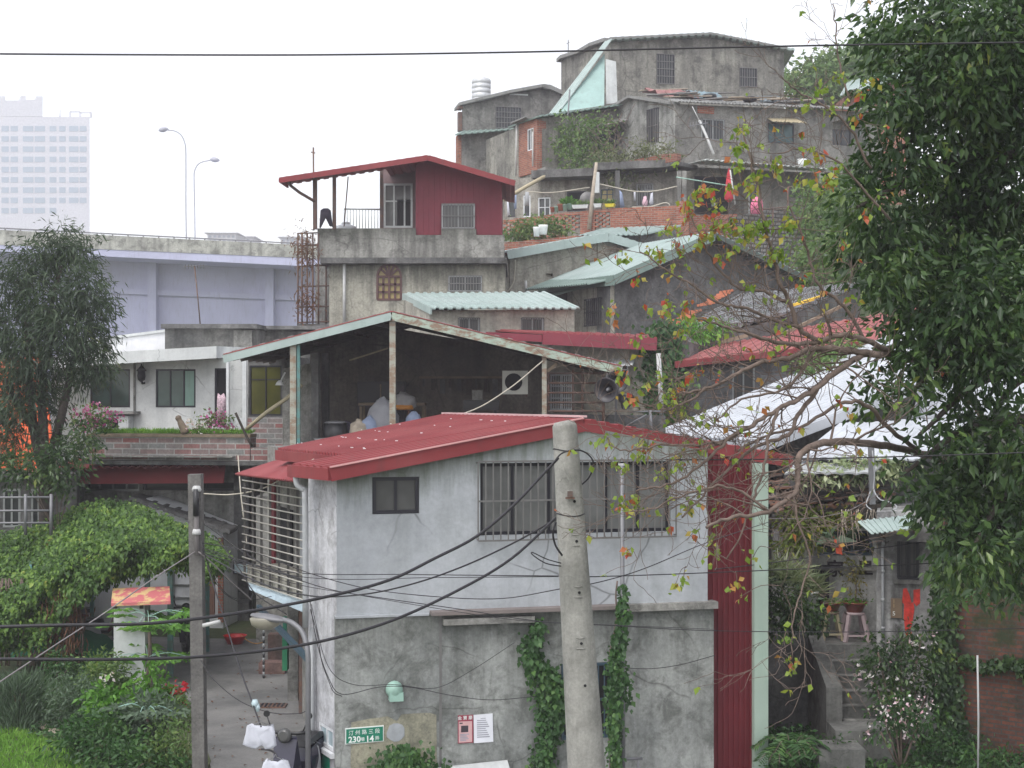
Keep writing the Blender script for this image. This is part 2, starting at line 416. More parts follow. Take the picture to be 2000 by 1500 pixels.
M = {}
M['conc'] = concrete('weathered concrete', (.27, .265, .25), (.36, .35, .32), mamt=.55, streak=.55)
M['conc_warm'] = concrete('warm cement render', (.36, .34, .29), (.46, .435, .37), mamt=.32, streak=.45)
M['conc_dark'] = concrete('black mould concrete', (.1, .1, .1), (.2, .195, .19), mamt=.6, streak=.5, white=(.4, .4, .4), wamt=.25)
M['conc_hill'] = concrete('old hillside cement', (.25, .24, .215), (.36, .345, .3), mamt=.62, streak=.6, scale=.8)
M['render'] = concrete('smooth grey render', (.4, .42, .445), (.47, .49, .515), mould=(.22, .235, .23), mamt=.25, streak=.25, bump=.15, grain=.3, drip=(5.22, .95, .75, 1.04, .19), dripc=(.1, .12, .075))
M['render_low'] = concrete('mottled grey render', (.26, .272, .262), (.37, .38, .36), mould=(.11, .115, .105), mamt=.75, streak=.5, white=(.46, .47, .47), wamt=.22, scale=1.3, grain=.7, drip=(2.56, 1.0, .55, 0, 0), dripc=(.06, .065, .055))
M['render_patch'] = concrete('bare yellowish cement patch', (.3, .29, .22), (.38, .36, .27), mould=(.12, .12, .1), mamt=.5, streak=.3, scale=1.6)
M['whitewash'] = concrete('flaking whitewash', (.42, .42, .45), (.62, .62, .64), mould=(.2, .19, .19), mamt=.55, streak=.35, white=(.8, .8, .82), wamt=.5, scale=1.8, grain=.5)
M['white_wall'] = concrete('white wall with mould specks', (.62, .63, .62), (.72, .73, .71), mould=(.22, .24, .24), mamt=.6, streak=.2, thr=(.6, .68), scale=1.4, grain=.25)
M['white_plain'] = concrete('dull white paint', (.6, .62, .62), (.7, .72, .71), mould=(.3, .3, .3), mamt=.2, streak=.2, grain=.2)
M['pole_conc'] = concrete('pole concrete', (.29, .285, .26), (.38, .37, .34), mould=(.14, .14, .125), mamt=.35, streak=.35, scale=2.5, grain=.6)
M['pole_dark'] = concrete('dark pole concrete', (.13, .125, .12), (.2, .19, .18), mamt=.3, streak=.3, scale=2)
M['conc_h2'] = concrete('warm render below slab', (.34, .325, .275), (.45, .43, .36), mamt=.4, streak=.5, drip=(9.75, 1.3, .7, 0, 0))
M['conc_par'] = concrete('rooftop parapet cement', (.3, .295, .27), (.4, .39, .36), mamt=.5, streak=.6, drip=(10.85, .9, .6, 0, 0))
M['step'] = concrete('step concrete with tree shade', (.16, .16, .15), (.26, .255, .24), mamt=.6, streak=.4)  # colour darkened to carry the tree's shade over the steps
M['brick'] = brick('red brick', (.42, .14, .085), (.3, .1, .07), (.25, .23, .2), damt=.35)
M['brick_hill'] = brick('orange hill brick', (.42, .15, .09), (.27, .085, .055), (.3, .25, .21), bw=.26, bh=.085, damt=.35)
M['brick_grey'] = brick('painted grey and red block', (.36, .11, .1), (.27, .27, .26), (.42, .41, .39), bw=.42, bh=.13, ms=.016, damt=.4, bias=.25)
M['brick_dark'] = brick('mossy dark brick', (.2, .075, .05), (.11, .05, .04), (.09, .08, .07), damt=.75, moss=(.03, .05, .02), mamt=.75)
M['stone'] = brick('rubble stone', (.3, .29, .28), (.16, .155, .15), (.07, .07, .065), bw=.3, bh=.16, ms=.03, damt=.4)
M['red_roof'] = painted('dull red roof paint', (.225, .036, .04), rough=.6, dirt=(.15, .05, .048), damt=.55, fade=(.31, .085, .085), spec=.3)
M['red_clad'] = painted('dark red cladding', (.125, .009, .015), rough=.65, dirt=(.07, .01, .012), damt=.3)
M['red_wall'] = painted('crimson sheet wall', (.2, .026, .042), rough=.65, dirt=(.13, .03, .035), damt=.3)
M['red_old'] = painted('chalky red roof', (.33, .09, .085), rough=.7, dirt=(.25, .14, .12), damt=.6)
M['green_roof'] = painted('pale green roof paint', (.35, .435, .41), rough=.45, dirt=(.22, .27, .25), damt=.45, fade=(.44, .5, .485))
M['green_trim'] = painted('grey green trim', (.2, .275, .245), rough=.5, dirt=(.2, .26, .22), damt=.3)
M['trim_pale'] = painted('pale green steel trim', (.36, .45, .38), rough=.5, dirt=(.18, .32, .24), damt=.35)
M['shed_trim'] = painted('rusting green fascia', (.38, .46, .38), dirt=(.2, .25, .2), rust=(.2, .07, .03), ramt=.75)
M['shed_post'] = painted('rusty painted post', (.36, .36, .3), dirt=(.12, .15, .13), damt=.5, rust=(.2, .08, .03), ramt=.65)
M['teal_post'] = painted('teal painted post', (.1, .25, .24), rust=(.15, .08, .04), ramt=.4)
M['white_metal'] = painted('white metal roof', (.5, .52, .555), rough=.45, dirt=(.32, .33, .36), damt=.6)
M['grey_sheet'] = painted('old grey sheet', (.26, .26, .255), rough=.7, dirt=(.1, .09, .08), damt=.7, rust=(.22, .1, .06), ramt=.25)
M['asbestos'] = painted('grey fibre cement sheet', (.24, .24, .23), rough=.85, dirt=(.07, .07, .06), damt=.8)
M['rust'] = painted('brown rusty iron', (.12, .085, .075), rough=.7, rust=(.2, .09, .05), ramt=.5)
M['bars_grey'] = plain('grey window bars', (.17, .165, .16), .5, .2)
M['bars_pale'] = plain('pale cage bars', (.42, .4, .36), .45, .3)
M['bars_dark'] = plain('dark cage bars', (.07, .065, .06), .5, .2)
M['frame_dark'] = plain('dark window frame', (.014, .013, .02), .45)
M['frame_grey'] = plain('aluminium frame', (.34, .35, .35), .35, .5)
M['frame_white'] = plain('white frame', (.75, .76, .78), .4)
M['frame_brown'] = plain('brown arched frame', (.1, .045, .04), .5)
M['glass'] = glass('dark glass', (.045, .05, .052))
M['glass_grey'] = glass('grey curtained glass', (.1, .1, .098), .2)
M['glass_green'] = glass('green glass', (.07, .115, .1), .15)
M['glass_teal'] = glass('teal glass', (.05, .12, .13), .25)
M['glass_blue'] = glass('pale blue glass', (.5, .62, .66), .2)
M['glass_amber'] = glass('amber glass', (.42, .32, .12), .35)
M['glass_olive'] = glass('olive glass', (.1, .1, .02), .15)
M['dark'] = plain('black recess', (.012, .012, .013), .9)
M['black_plastic'] = plain('black plastic', (.018, .018, .02), .4)
M['cable'] = plain('black cable', (.022, .02, .024), .55)
M['cable_grey'] = plain('grey cable', (.22, .2, .2), .6)
M['rope'] = plain('pale rope', (.5, .46, .38), .9)
M['galv'] = plain('galvanised steel', (.19, .19, .2), .5, .25)
M['lamp_steel'] = plain('pale lamp post paint', (.42, .42, .48), .5)
M['pvc'] = plain('grey drain pipe', (.36, .37, .38), .5)
M['pvc_white'] = plain('white plastic pipe', (.5, .5, .49), .5)
M['bamboo'] = plain('bamboo', (.42, .36, .24), .7)
M['wood'] = plain('weathered wood', (.22, .17, .12), .85, var=.3)
M['wood_pale'] = plain('pale weathered plank', (.4, .34, .27), .85, var=.25)
M['cloth_white'] = plain('white cotton', (.55, .56, .62), .95, var=.03)
M['cloth_grey'] = plain('grey cotton', (.36, .37, .38), .95)
M['cloth_dark'] = plain('dark trousers cloth', (.035, .03, .045), .95)
M['cloth_pink'] = plain('pink cloth', (.75, .2, .32), .95)
M['cloth_rose'] = plain('pale pink cloth', (.75, .5, .58), .95)
M['cloth_red'] = plain('red furled cloth', (.6, .05, .07), .9)
M['cloth_blue'] = plain('faded blue cloth', (.25, .3, .42), .95)
M['flower_cloth'] = plain('flowered cloth', (.55, .4, .45), .95, var=.5, scale=25)
M['orange_tarp'] = plain('orange tarpaulin', (.62, .1, .02), .7, var=.2, scale=1.5)
M['green_net'] = plain('green netting', (.02, .17, .08), .8)
M['red_plastic'] = plain('red plastic', (.62, .03, .03), .35)
M['yellow_plastic'] = plain('yellow plastic', (.75, .62, .05), .4)
M['white_plastic'] = plain('white plastic', (.78, .79, .78), .4)
M['steel_tank'] = plain('stainless tank', (.6, .61, .62), .4, .2)
M['terracotta'] = plain('terracotta', (.4, .13, .08), .8)
M['orange_tile'] = plain('orange clay tile', (.5, .17, .09), .8, var=.25)
M['pot_red'] = plain('glazed brown pot', (.24, .06, .04), .35)
M['stool_pink'] = plain('faded pink plastic', (.42, .33, .34), .6)
M['sign_green'] = plain('sign green', (.01, .2, .12), .4, var=.05)
M['sign_white'] = plain('sign white', (.82, .85, .82), .5, var=.03)
M['paper'] = plain('white paper', (.74, .75, .8), .8, var=.04)
M['poster_pink'] = plain('pink poster', (.62, .38, .38), .8)
M['poster_red'] = plain('maroon poster', (.3, .05, .08), .8)
M['ink'] = plain('ink', (.05, .04, .05), .8)
M['ink_grey'] = plain('grey ink', (.35, .35, .4), .8)
M['vent_green'] = plain('mint vent hood', (.32, .5, .42), .5)
M['blue_frame'] = plain('dull blue window frame', (.045, .08, .11), .5)
M['paint_red'] = plain('red brushed paint', (.62, .045, .03), .7, var=.3, scale=15)
M['board_brown'] = plain('brown board', (.2, .14, .09), .8)
M['ochre'] = plain('ochre paint', (.5, .36, .2), .8)
M['soil'] = plain('soil', (.06, .045, .03), .95, var=.3)
M['bark'] = plain('grey brown bark', (.15, .11, .09), .9, var=.35, scale=12)
M['bark_dark'] = plain('dark bark', (.06, .048, .04), .9, var=.35, scale=12)
M['cap_paint'] = None
def _cap():
    t = NT('flaked red and yellow paint'); n_ = t.noise(t.pos((1, 1, 1.5)), 6.0, 6, .6)
    return t.done(t.ramp(n_, [(.49, (.52, .14, .15)), (.57, (.6, .42, .2))]), .7)
M['cap_paint'] = _cap()
def _tile(name, a, b, moss, ma, pit=.16):
    t = NT(name); bk = t.n('TexBrick'); t.l(t.uv(), bk.inputs['Vector']); bk.inputs['Color1'].default_value = (*a, 1); bk.inputs['Color2'].default_value = (*b, 1)
    bk.inputs['Mortar'].default_value = (.03, .03, .03, 1); bk.inputs['Brick Width'].default_value = pit * 1.3; bk.inputs['Row Height'].default_value = pit; bk.inputs['Mortar Size'].default_value = .02
    bk.inputs['Scale'].default_value = 1
    p = t.pos(); col = t.mix(t.mul(t.ramp(t.noise(p, 1.6, 8, .7), [(.5, 0.0), (.6, 1.0)]), ma), bk.outputs[0], moss)
    col = t.mix(1.0, col, t.ramp(t.noise(p, 9, 5), [(.25, .6), (.75, 1.3)]), 'MULTIPLY'); t.bump(bk.outputs['Fac'], -.8, .04)
    return t.done(col, .9)
M['slate'] = _tile('grey slate tiles', (.27, .27, .28), (.15, .15, .155), (.07, .09, .05), .4)
M['old_tile'] = _tile('broken clay tiles', (.3, .14, .09), (.17, .15, .14), (.08, .085, .06), .6, .2)
def _asphalt():
    t = NT('worn alley asphalt'); p = t.pos(); n1 = t.noise(p, .55, 8, .65, .4); n2 = t.noise(p, 40, 3)
    col = t.ramp(n1, [(.35, (.13, .13, .128)), (.5, (.2, .195, .19)), (.7, (.28, .275, .26))]); col = t.mix(1.0, col, t.ramp(n2, [(.2, .8), (.8, 1.15)]), 'MULTIPLY'); t.bump(n2, .2, .01)
    return t.done(col, .9)
M['asphalt'] = _asphalt()
def _earth():
    t = NT('earth and weeds'); p = t.pos(); n1 = t.noise(p, .5, 8, .65); n2 = t.noise(p, 9, 5)
    col = t.ramp(n1, [(.35, (.05, .07, .025)), (.55, (.07, .09, .035)), (.7, (.12, .1, .07))]); col = t.mix(1.0, col, t.ramp(n2, [(.2, .6), (.8, 1.3)]), 'MULTIPLY')
    return t.done(col, .95)
M['earth'] = _earth()
M['leaf_dark'] = leafmat('dark glossy leaves', [(0, (.016, .034, .015)), (.45, (.04, .078, .028)), (.8, (.085, .145, .045)), (.95, (.16, .22, .055)), (1, (.3, .3, .06))], .28)
M['leaf_willow'] = leafmat('olive slender leaves', [(0, (.03, .045, .03)), (.6, (.055, .085, .05)), (.95, (.11, .15, .08)), (1, (.3, .3, .06))], .5)
M['leaf_vine'] = leafmat('vine leaves', [(0, (.028, .065, .016)), (.5, (.075, .15, .03)), (.85, (.17, .28, .05)), (.96, (.3, .37, .08)), (.985, (.35, .2, .05)), (1, (.2, .07, .03))], .5)
M['leaf_fresh'] = leafmat('fresh green leaves', [(0, (.05, .13, .02)), (.6, (.12, .28, .04)), (1, (.25, .44, .08))], .45)
M['leaf_ivy'] = leafmat('ivy leaves', [(0, (.025, .06, .02)), (.6, (.05, .12, .035)), (1, (.12, .22, .06))], .45)
M['leaf_hill'] = leafmat('hill scrub leaves', [(0, (.06, .11, .035)), (.6, (.12, .2, .06)), (1, (.28, .34, .12))], .6)
M['leaf_dry'] = leafmat('dry rusty vine', [(0, (.1, .05, .03)), (.6, (.17, .08, .05)), (1, (.25, .15, .08))], .8)
M['leaf_tallow'] = leafmat('turning leaves', [(0, (.13, .22, .035)), (.55, (.26, .34, .06)), (.66, (.42, .36, .08)), (.74, (.4, .15, .06)), (.88, (.42, .07, .045)), (1, (.36, .02, .03))], .5, .35)
M['grass'] = leafmat('grass blades', [(0, (.1, .22, .03)), (.6, (.17, .34, .05)), (1, (.33, .5, .1))], .6)
M['leaf_spike'] = leafmat('variegated blades', [(0, (.1, .16, .07)), (1, (.5, .52, .34))], .5)
M['leaf_grey'] = leafmat('grey green leaves', [(0, (.05, .08, .05)), (1, (.14, .2, .13))], .6)
M['petal_pink'] = leafmat('magenta petals', [(0, (.35, .05, .2)), (.7, (.6, .15, .4)), (1, (.8, .5, .65))], .6)
M['petal_white'] = leafmat('white pink petals', [(0, (.75, .4, .5)), (.5, (.8, .7, .75)), (1, (.85, .85, .82))], .6)
M['petal_red'] = leafmat('red bracts', [(0, (.5, .02, .04)), (1, (.75, .05, .08))], .5)

# ================================================================ SETTING: ground
def sstep(t): t = max(0.0, min(1.0, t)); return t * t * (3 - 2 * t)
def terrain_z(x, y):
    t = sstep((y - 31) / 52.0) * 16.0; s = sstep((x + 13) / 11.0)
    far = 1 - .75 * sstep((y - 110) / 120.0)
    return t * s * far - .02
def build_ground():
    xs = sorted(set([-940, -500, -300, -200, -120, -80] + [-60 + 2.5 * i for i in range(60)] + [110, 150, 250, 400, 600, 940]))
    ys = sorted(set([-60, -20, -5] + [2.5 * i for i in range(50)] + [130, 140, 160, 200, 260, 350, 440, 540]))
    vs = [(x, y, terrain_z(x, y)) for y in ys for x in xs]; nx = len(xs); fs = []
    for j in range(len(ys) - 1):
        for i in range(nx - 1): a = j * nx + i; fs.append([a, a + 1, a + nx + 1, a + nx])
    m = MB(); m.add(vs, fs, True); tag(m.build('ground', M['earth'], origin=(0, 0, 0)), kind='structure')
build_ground()
m = MB()   # alley surface: a sheet over the earth
al = [P(412, 1500, 21.65), (-4.25, 10, 0), (9, 10, 0), (9, 19.5, 0), (1, 22, 0), (-1.9, 24, 0), (-3.2, 31, 0), (-3.6, 36.6, 0), (-9.5, 37, 0), (-9.5, 31.6, 0), (-7.6, 28.6, 0), (-5.9, 26.2, 0)]
al = [(p[0], p[1], .012) for p in al]; m.poly_prism([al], (0, 0, -.01)); tag(m.build('alley_pavement', M['asphalt']), kind='structure')

# ================================================================ far away: tower, low blocks, flyover
def tower():
    w = Wall((-90, 500), (175, 500)); t = thing('apartment_tower', 'pale hazy high-rise apartment tower beyond the flyover, cut by the left edge', 'building', w.at(175, 745))
    cm = painted('tower cladding paled for haze', (.6, .61, .64), rough=.8, damt=.1); wm = plain('tower glazing paled for haze', (.3, .38, .44), .3)  # cladding and glazing made paler, so part of the haze sits in their colours
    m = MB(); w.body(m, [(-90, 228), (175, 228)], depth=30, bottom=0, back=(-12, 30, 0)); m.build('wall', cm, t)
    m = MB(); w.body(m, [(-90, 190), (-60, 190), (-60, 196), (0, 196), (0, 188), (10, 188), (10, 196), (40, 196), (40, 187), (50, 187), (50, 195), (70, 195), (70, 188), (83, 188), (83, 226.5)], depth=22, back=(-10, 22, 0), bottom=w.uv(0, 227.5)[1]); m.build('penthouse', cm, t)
    cols = [(-70, 16), (-45, 14), (-20, 14), (3, 14), (21, 14), (45, 20), (68, 20), (97, 13), (116, 12), (135, 18), (156, 13)]
    for j in range(11):
        y = 246 + j * 20
        for cx, cw in cols:
            m = MB(); u0, z1 = w.uv(cx, y); u1, z0 = w.uv(cx + cw, y + 10.5); w.box(m, u0, z0, u1, z1, .003, .12)
            if len([c for c in COL.objects if c.parent == t]) < 98: m.build('window', wm, t)
    m = MB()
    for x in (133.5, 153, 174):
        m.beam(w.at(x, 228, -2), w.at(x, 217, -2), .6, .6)
    m.beam(w.at(133, 216, -2), w.at(153, 216, -2), .6, .6); m.beam(w.at(153, 218, -2), w.at(174.5, 218, -2), .5, .5); m.build('roof_frame', cm, t)
    m = MB(); m.tube([w.at(112, 228, -3), w.at(112, 212, -3)], .25, 6); m.build('mast', cm, t)
tower()
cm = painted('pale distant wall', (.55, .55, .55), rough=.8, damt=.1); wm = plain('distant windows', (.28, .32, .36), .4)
for i, (x0, x1, y, Y, lb) in enumerate([(405, 461, 456, 420, 'broad pale distant block just right of the street lamps above the flyover'), (461, 494, 463, 440, 'lower pale distant block between the broad block and the gap'), (548, 590, 464, 430, 'pale distant block just left of the canopy post')]):
    w = Wall((x0, Y), (x1, Y)); t = thing('distant_block', lb, 'building', w.at(x0, 748), 'hazy blocks beyond the flyover')
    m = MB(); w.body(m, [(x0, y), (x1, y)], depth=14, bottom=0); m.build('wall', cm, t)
    m = MB(); w.box(m, -.8, w.uv(0, y)[1], w.L + .8, w.uv(0, y - 1.6)[1], -14.8, .8); m.build('roof', cm, t)
    for k in range(3):
        for q in range(max(2, int((x1 - x0) / 9))):
            m = MB(); x = x0 + 3 + q * 9; u0, z1 = w.uv(x, y + 4 + k * 7); u1, z0 = w.uv(x + 5, y + 8 + k * 7); w.box(m, u0, z0, u1, z1, .003, .1); m.build('window', wm, t)

def flyover():
    Y = 140.0; t = thing('flyover', 'long grey elevated road with stained concrete parapet crossing behind the houses', 'elevated road', P(300, 745, Y))
    def lin(y0, y1, px): return y0 + (y1 - y0) * px / 580.0
    xa, xb = -260, 1500
    def strip(ya0, ya1, yb0, yb1, d0, d1, nm, mat, seg=1):
        m = MB(); n = seg
        for k in range(n):
            x0 = xa + (xb - xa) * k / n + (.12 if seg > 1 else 0); x1 = xa + (xb - xa) * (k + 1) / n
            c = [P(x0, lin(ya0, ya1, x0), Y), P(x1, lin(ya0, ya1, x1), Y), P(x0, lin(yb0, yb1, x0), Y), P(x1, lin(yb0, yb1, x1), Y)]
            f = lambda p, d: p + Vector((0, d, 0))
            m.hexa(f(c[2], d0), f(c[3], d0), f(c[3], d1), f(c[2], d1), f(c[0], d0), f(c[1], d0), f(c[1], d1), f(c[0], d1))
        return m.build(nm, mat, t)
    pm = concrete('stained parapet', (.42, .42, .37), (.55, .55, .49), mould=(.12, .12, .1), mamt=.7, streak=.6, scale=.7)
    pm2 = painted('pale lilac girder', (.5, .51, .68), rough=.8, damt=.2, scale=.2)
    strip(449, 478, 478, 503, 0, .4, 'parapet', pm); strip(444, 474, 446.5, 476, .1, .3, 'hand_rail', M['galv'])
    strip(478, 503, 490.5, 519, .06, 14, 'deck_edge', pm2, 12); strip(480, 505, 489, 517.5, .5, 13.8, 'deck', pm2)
    m = MB()
    for k in range(60):
        x = xa + 30 * k; m.beam(P(x, lin(445, 475, x), Y + .2), P(x, lin(450, 480, x), Y + .2), .12, .12)
    m.build('rail_posts', M['galv'], t)
    m = MB(); q = [P(xa, 489, Y + 5), P(xb, 560, Y + 5)]
    for a, b in [(xa, xb)]:
        z0 = P(a, lin(488, 516, a), Y).z; z1 = P(b, lin(488, 516, b), Y).z; xl = (a - 1000) / F * Y; xr = (b - 1000) / F * Y
        m.hexa((xl, Y + 6.4, -.1), (xr, Y + 6.4, -.1), (xr, Y + 9, -.1), (xl, Y + 9, -.1), (xl, Y + 6.4, z0), (xr, Y + 6.4, z1), (xr, Y + 9, z1), (xl, Y + 9, z0))
    m.build('screen_wall', pm2, t)
    for x in (-210, 32, 270, 508, 745, 980):
        m = MB(); a = P(x, lin(491, 519, x) - 2, Y); m.box((a.x, Y + 5.9, a.z / 2), .85, 1.3, a.z); m.build('pier', pm2, t)
    m = MB()
    z0 = P(xa, lin(553, 575, xa), Y).z; z1 = P(xb, lin(553, 575, xb), Y).z
    m.beam((P(xa, 0, Y).x, Y + 6.2, z0), (P(xb, 0, Y).x, Y + 6.2, z1), .5, .55); m.build('cross_beam', pm2, t)
flyover()
for (bx, by, pts, Y, lb) in [
    (364, 468, [(364, 468), (363, 400), (363, 300), (361, 280), (354, 264), (342, 256), (328, 254)], 142, 'taller curved street lamp on the flyover, arm bent to the left'),
    (381, 470, [(381, 470), (380, 400), (379, 350), (380, 334), (386, 322), (396, 316), (411, 313)], 147, 'shorter curved street lamp on the flyover, arm bent to the right')]:
    t = thing('street_lamp', lb, 'street lamp', P(bx, by, Y), 'street lamps on the flyover')
    pp = [P(a, b, Y) for a, b in pts]; m = MB(); m.tube(smooth_path(pp, 5), .065, 6); m.build('pole', M['lamp_steel'], t)
    d = 1 if pts[-1][0] > bx else -1; m = MB(); e = pp[-1]; m.lathe(e + Vector((d * .45, 0, .05)), [(.05, -.5), (.22, -.3), (.27, 0), (.2, .3), (.05, .5)], 8, axis=(1, 0, -.15 * d)); m.build('lamp_head', M['lamp_steel'], t)

# ================================================================ HILL HOUSES
def eave(mb, w, pts, h=.1, d0=-.05, d1=.35):
    """a thin roof edge following pixel points on wall w"""
    for a, b in zip(pts[:-1], pts[1:]):
        p, q = w.at(*a), w.at(*b); z = Vector((0, 0, h / 2)); o0, o1 = w.n * d0, w.n * d1
        mb.hexa(p - z + o1, q - z + o1, q - z + o0, p - z + o0, p + z + o1, q + z + o1, q + z + o0, p + z + o0)

def hill_top_house():
    w = Wall((1096, 79), (1192, 74)); w2 = Wall((1192, 74), (1531, 76))
    t = thing('hill_house', 'tall bare cement house on the crest with thin pale gable roof', 'house', w2.at(1192, 330), 'cement houses stacked on the hillside')
    rs = [w2.rect(1282, 105, 1317, 165), w2.rect(1444, 132, 1478, 171)]
    m = MB(); w2.body(m, [(1192, 82), (1376, 72), (1531, 100)], rs, depth=7, bottom=13); w.body(m, [(1096, 118), (1103, 112), (1192, 82)], depth=5, bottom=13, back=(2, 6, 0)); m.build('wall', M['conc_hill'], t)
    bk = Vector((.4, 6.5, 0)); m = MB()
    a, b, c = w2.at(1186, 78, .5), w2.at(1384, 68, .5), w2.at(1545, 100, .5)
    for p, q in ((a, b), (b, c)): m.sheet(p, q, q + bk, p + bk, .4, .04, .12)
    m.build('roof', M['green_roof'], t)
    m = MB(); eave(m, w2, [(1186, 79), (1384, 69.5), (1530, 98)], .1, -.05, .52); m.build('roof_fascia', M['asbestos'], t)
    m = MB(); eave(m, w, [(1096, 119), (1103, 112), (1136, 102), (1160, 88), (1190, 78)], .18, -.4, .3); m.build('roof_edge', M['asbestos'], t)
    for r in rs: window(w2, r, t, M['frame_dark'], M['glass'], bars=7, hbars=3 if r is rs[0] else 1, barm=M['bars_grey'], muls=(), br=.014)
    # lean-to stair cover
    m = MB(); p0 = w.at(1182, 86, 1.0); p1 = w.at(1197, 80, 1.2)
    q0, q1 = P(1072, 222, 69.5), P(1090, 221, 68.6)
    m.sheet(q0, q1, P(1195, 76, 72), P(1180, 82, 73), .3, .03, .03); m.build('stair_roof', M['green_roof'], t)
    m = MB(); m.add([P(1092, 219, 68.7), P(1180, 206, 68.7), P(1181, 104, 72.0), P(1092, 219, 68.9), P(1180, 206, 68.9), P(1181, 104, 72.2)], [[0, 1, 2], [5, 4, 3], [0, 3, 4, 1], [1, 4, 5, 2], [2, 5, 3, 0]]); m.build('stair_cladding', painted('pale jade cladding', (.3, .44, .41), rough=.55, damt=.3), t)
    m = MB(); m.hexa(P(1184, 203, 69.5), P(1206, 201, 69.5), P(1206, 201, 69.9), P(1184, 203, 69.9), P(1183, 115, 69.5), P(1203, 120, 69.5), P(1203, 120, 69.9), P(1183, 115, 69.9)); m.build('white_panel', M['white_plain'], t)
    m = MB(); m.tube([w.at(1113, 112, .1), w.at(1113, 78, .1)], .03, 5); m.tube([w.at(1109, 86, .08), w.at(1116, 83, .12)], .02, 5); m.build('aerial', M['galv'], t)
hill_top_house()

def tank_house():
    w = Wall((903, 74), (1096, 75)); wl = Wall((895, 72), (1014, 72.6))
    t = thing('hill_house', 'mouldy cement house below the white water tank, at the left end of the crest', 'house', wl.at(900, 345), 'cement houses stacked on the hillside')
    r1 = w.rect(968, 208, 1018, 252)
    m = MB(); w.body(m, [(903, 207), (995, 184), (1058, 174), (1075, 176), (1096, 184)], [r1], depth=6, bottom=10, back=(.2, 6, 0))
    wl.body(m, [(896, 262), (1014, 253)], [wl.rect(1001, 294, 1012, 330)], depth=3, bottom=10, back=(.1, 3, 0)); m.build('wall', concrete('dark hill cement', (.19, .185, .175), (.3, .29, .265), mamt=.6, streak=.5, scale=.7), t)
    m = MB(); eave(m, w, [(894, 206), (905, 203), (995, 181), (1056, 170), (1064, 170)], .16, -1.2, .4); eave(m, w, [(1060, 171), (1072, 172), (1096, 183)], .22, -4, .35); m.build('roof', M['asbestos'], t)
    m = MB(); m.sheet(wl.at(884, 268, .8), wl.at(1013, 256, .8), w.at(1013, 250, 0), w.at(900, 256, 0), .3, .03, .05); m.build('lower_roof', M['green_trim'], t)
    m = MB(); m.hexa(*[wl.at(x, y, o) for x, y, o in ((893, 345, .02), (901, 345, .02), (901, 345, -.5), (893, 345, -.5), (893, 264, .02), (901, 264, .02), (901, 264, -.5), (893, 264, -.5))]); m.build('brick_quoin', M['brick_hill'], t)
    window(w, r1, t, M['frame_dark'], M['glass'], muls=(), bars=9, hbars=3, barm=M['bars_grey'], br=.014)
    window(wl, wl.rect(1001, 294, 1012, 330), t, M['frame_dark'], M['glass_teal'], muls=())
    m = MB(); w.box(m, *w.rect(995, 183, 1031, 187), .02, .05); m.build('eave_board', M['white_plain'], t)
    m = MB(); w.box(m, *w.rect(894, 208, 902, 214), -.3, .3); w.box(m, *w.rect(895, 219, 902, 256), -.3, .1); m.build('side_shutter', M['rust'], t)
tank_house()
c = P(940, 184, 77.5); t = thing('water_tank', 'tall white ribbed water tank on the roof at the left of the crest', 'water tank', c)
pr = [(.52, -.6)]; z = -.5
for k in range(5): pr += [(.5, z), (.53, z + .04), (.53, z + .2), (.5, z + .23)]; z += .26
m = MB(); m.lathe(c, [(r, h) for r, h in pr] + [(.49, z), (.3, z + .07)], 20); m.build('tank_body', M['steel_tank'], t)
m = MB(); m.lathe(c, [(.22, z + .07), (.2, z + .13), (.05, z + .15)], 12); m.build('tank_lid', M['steel_tank'], t)

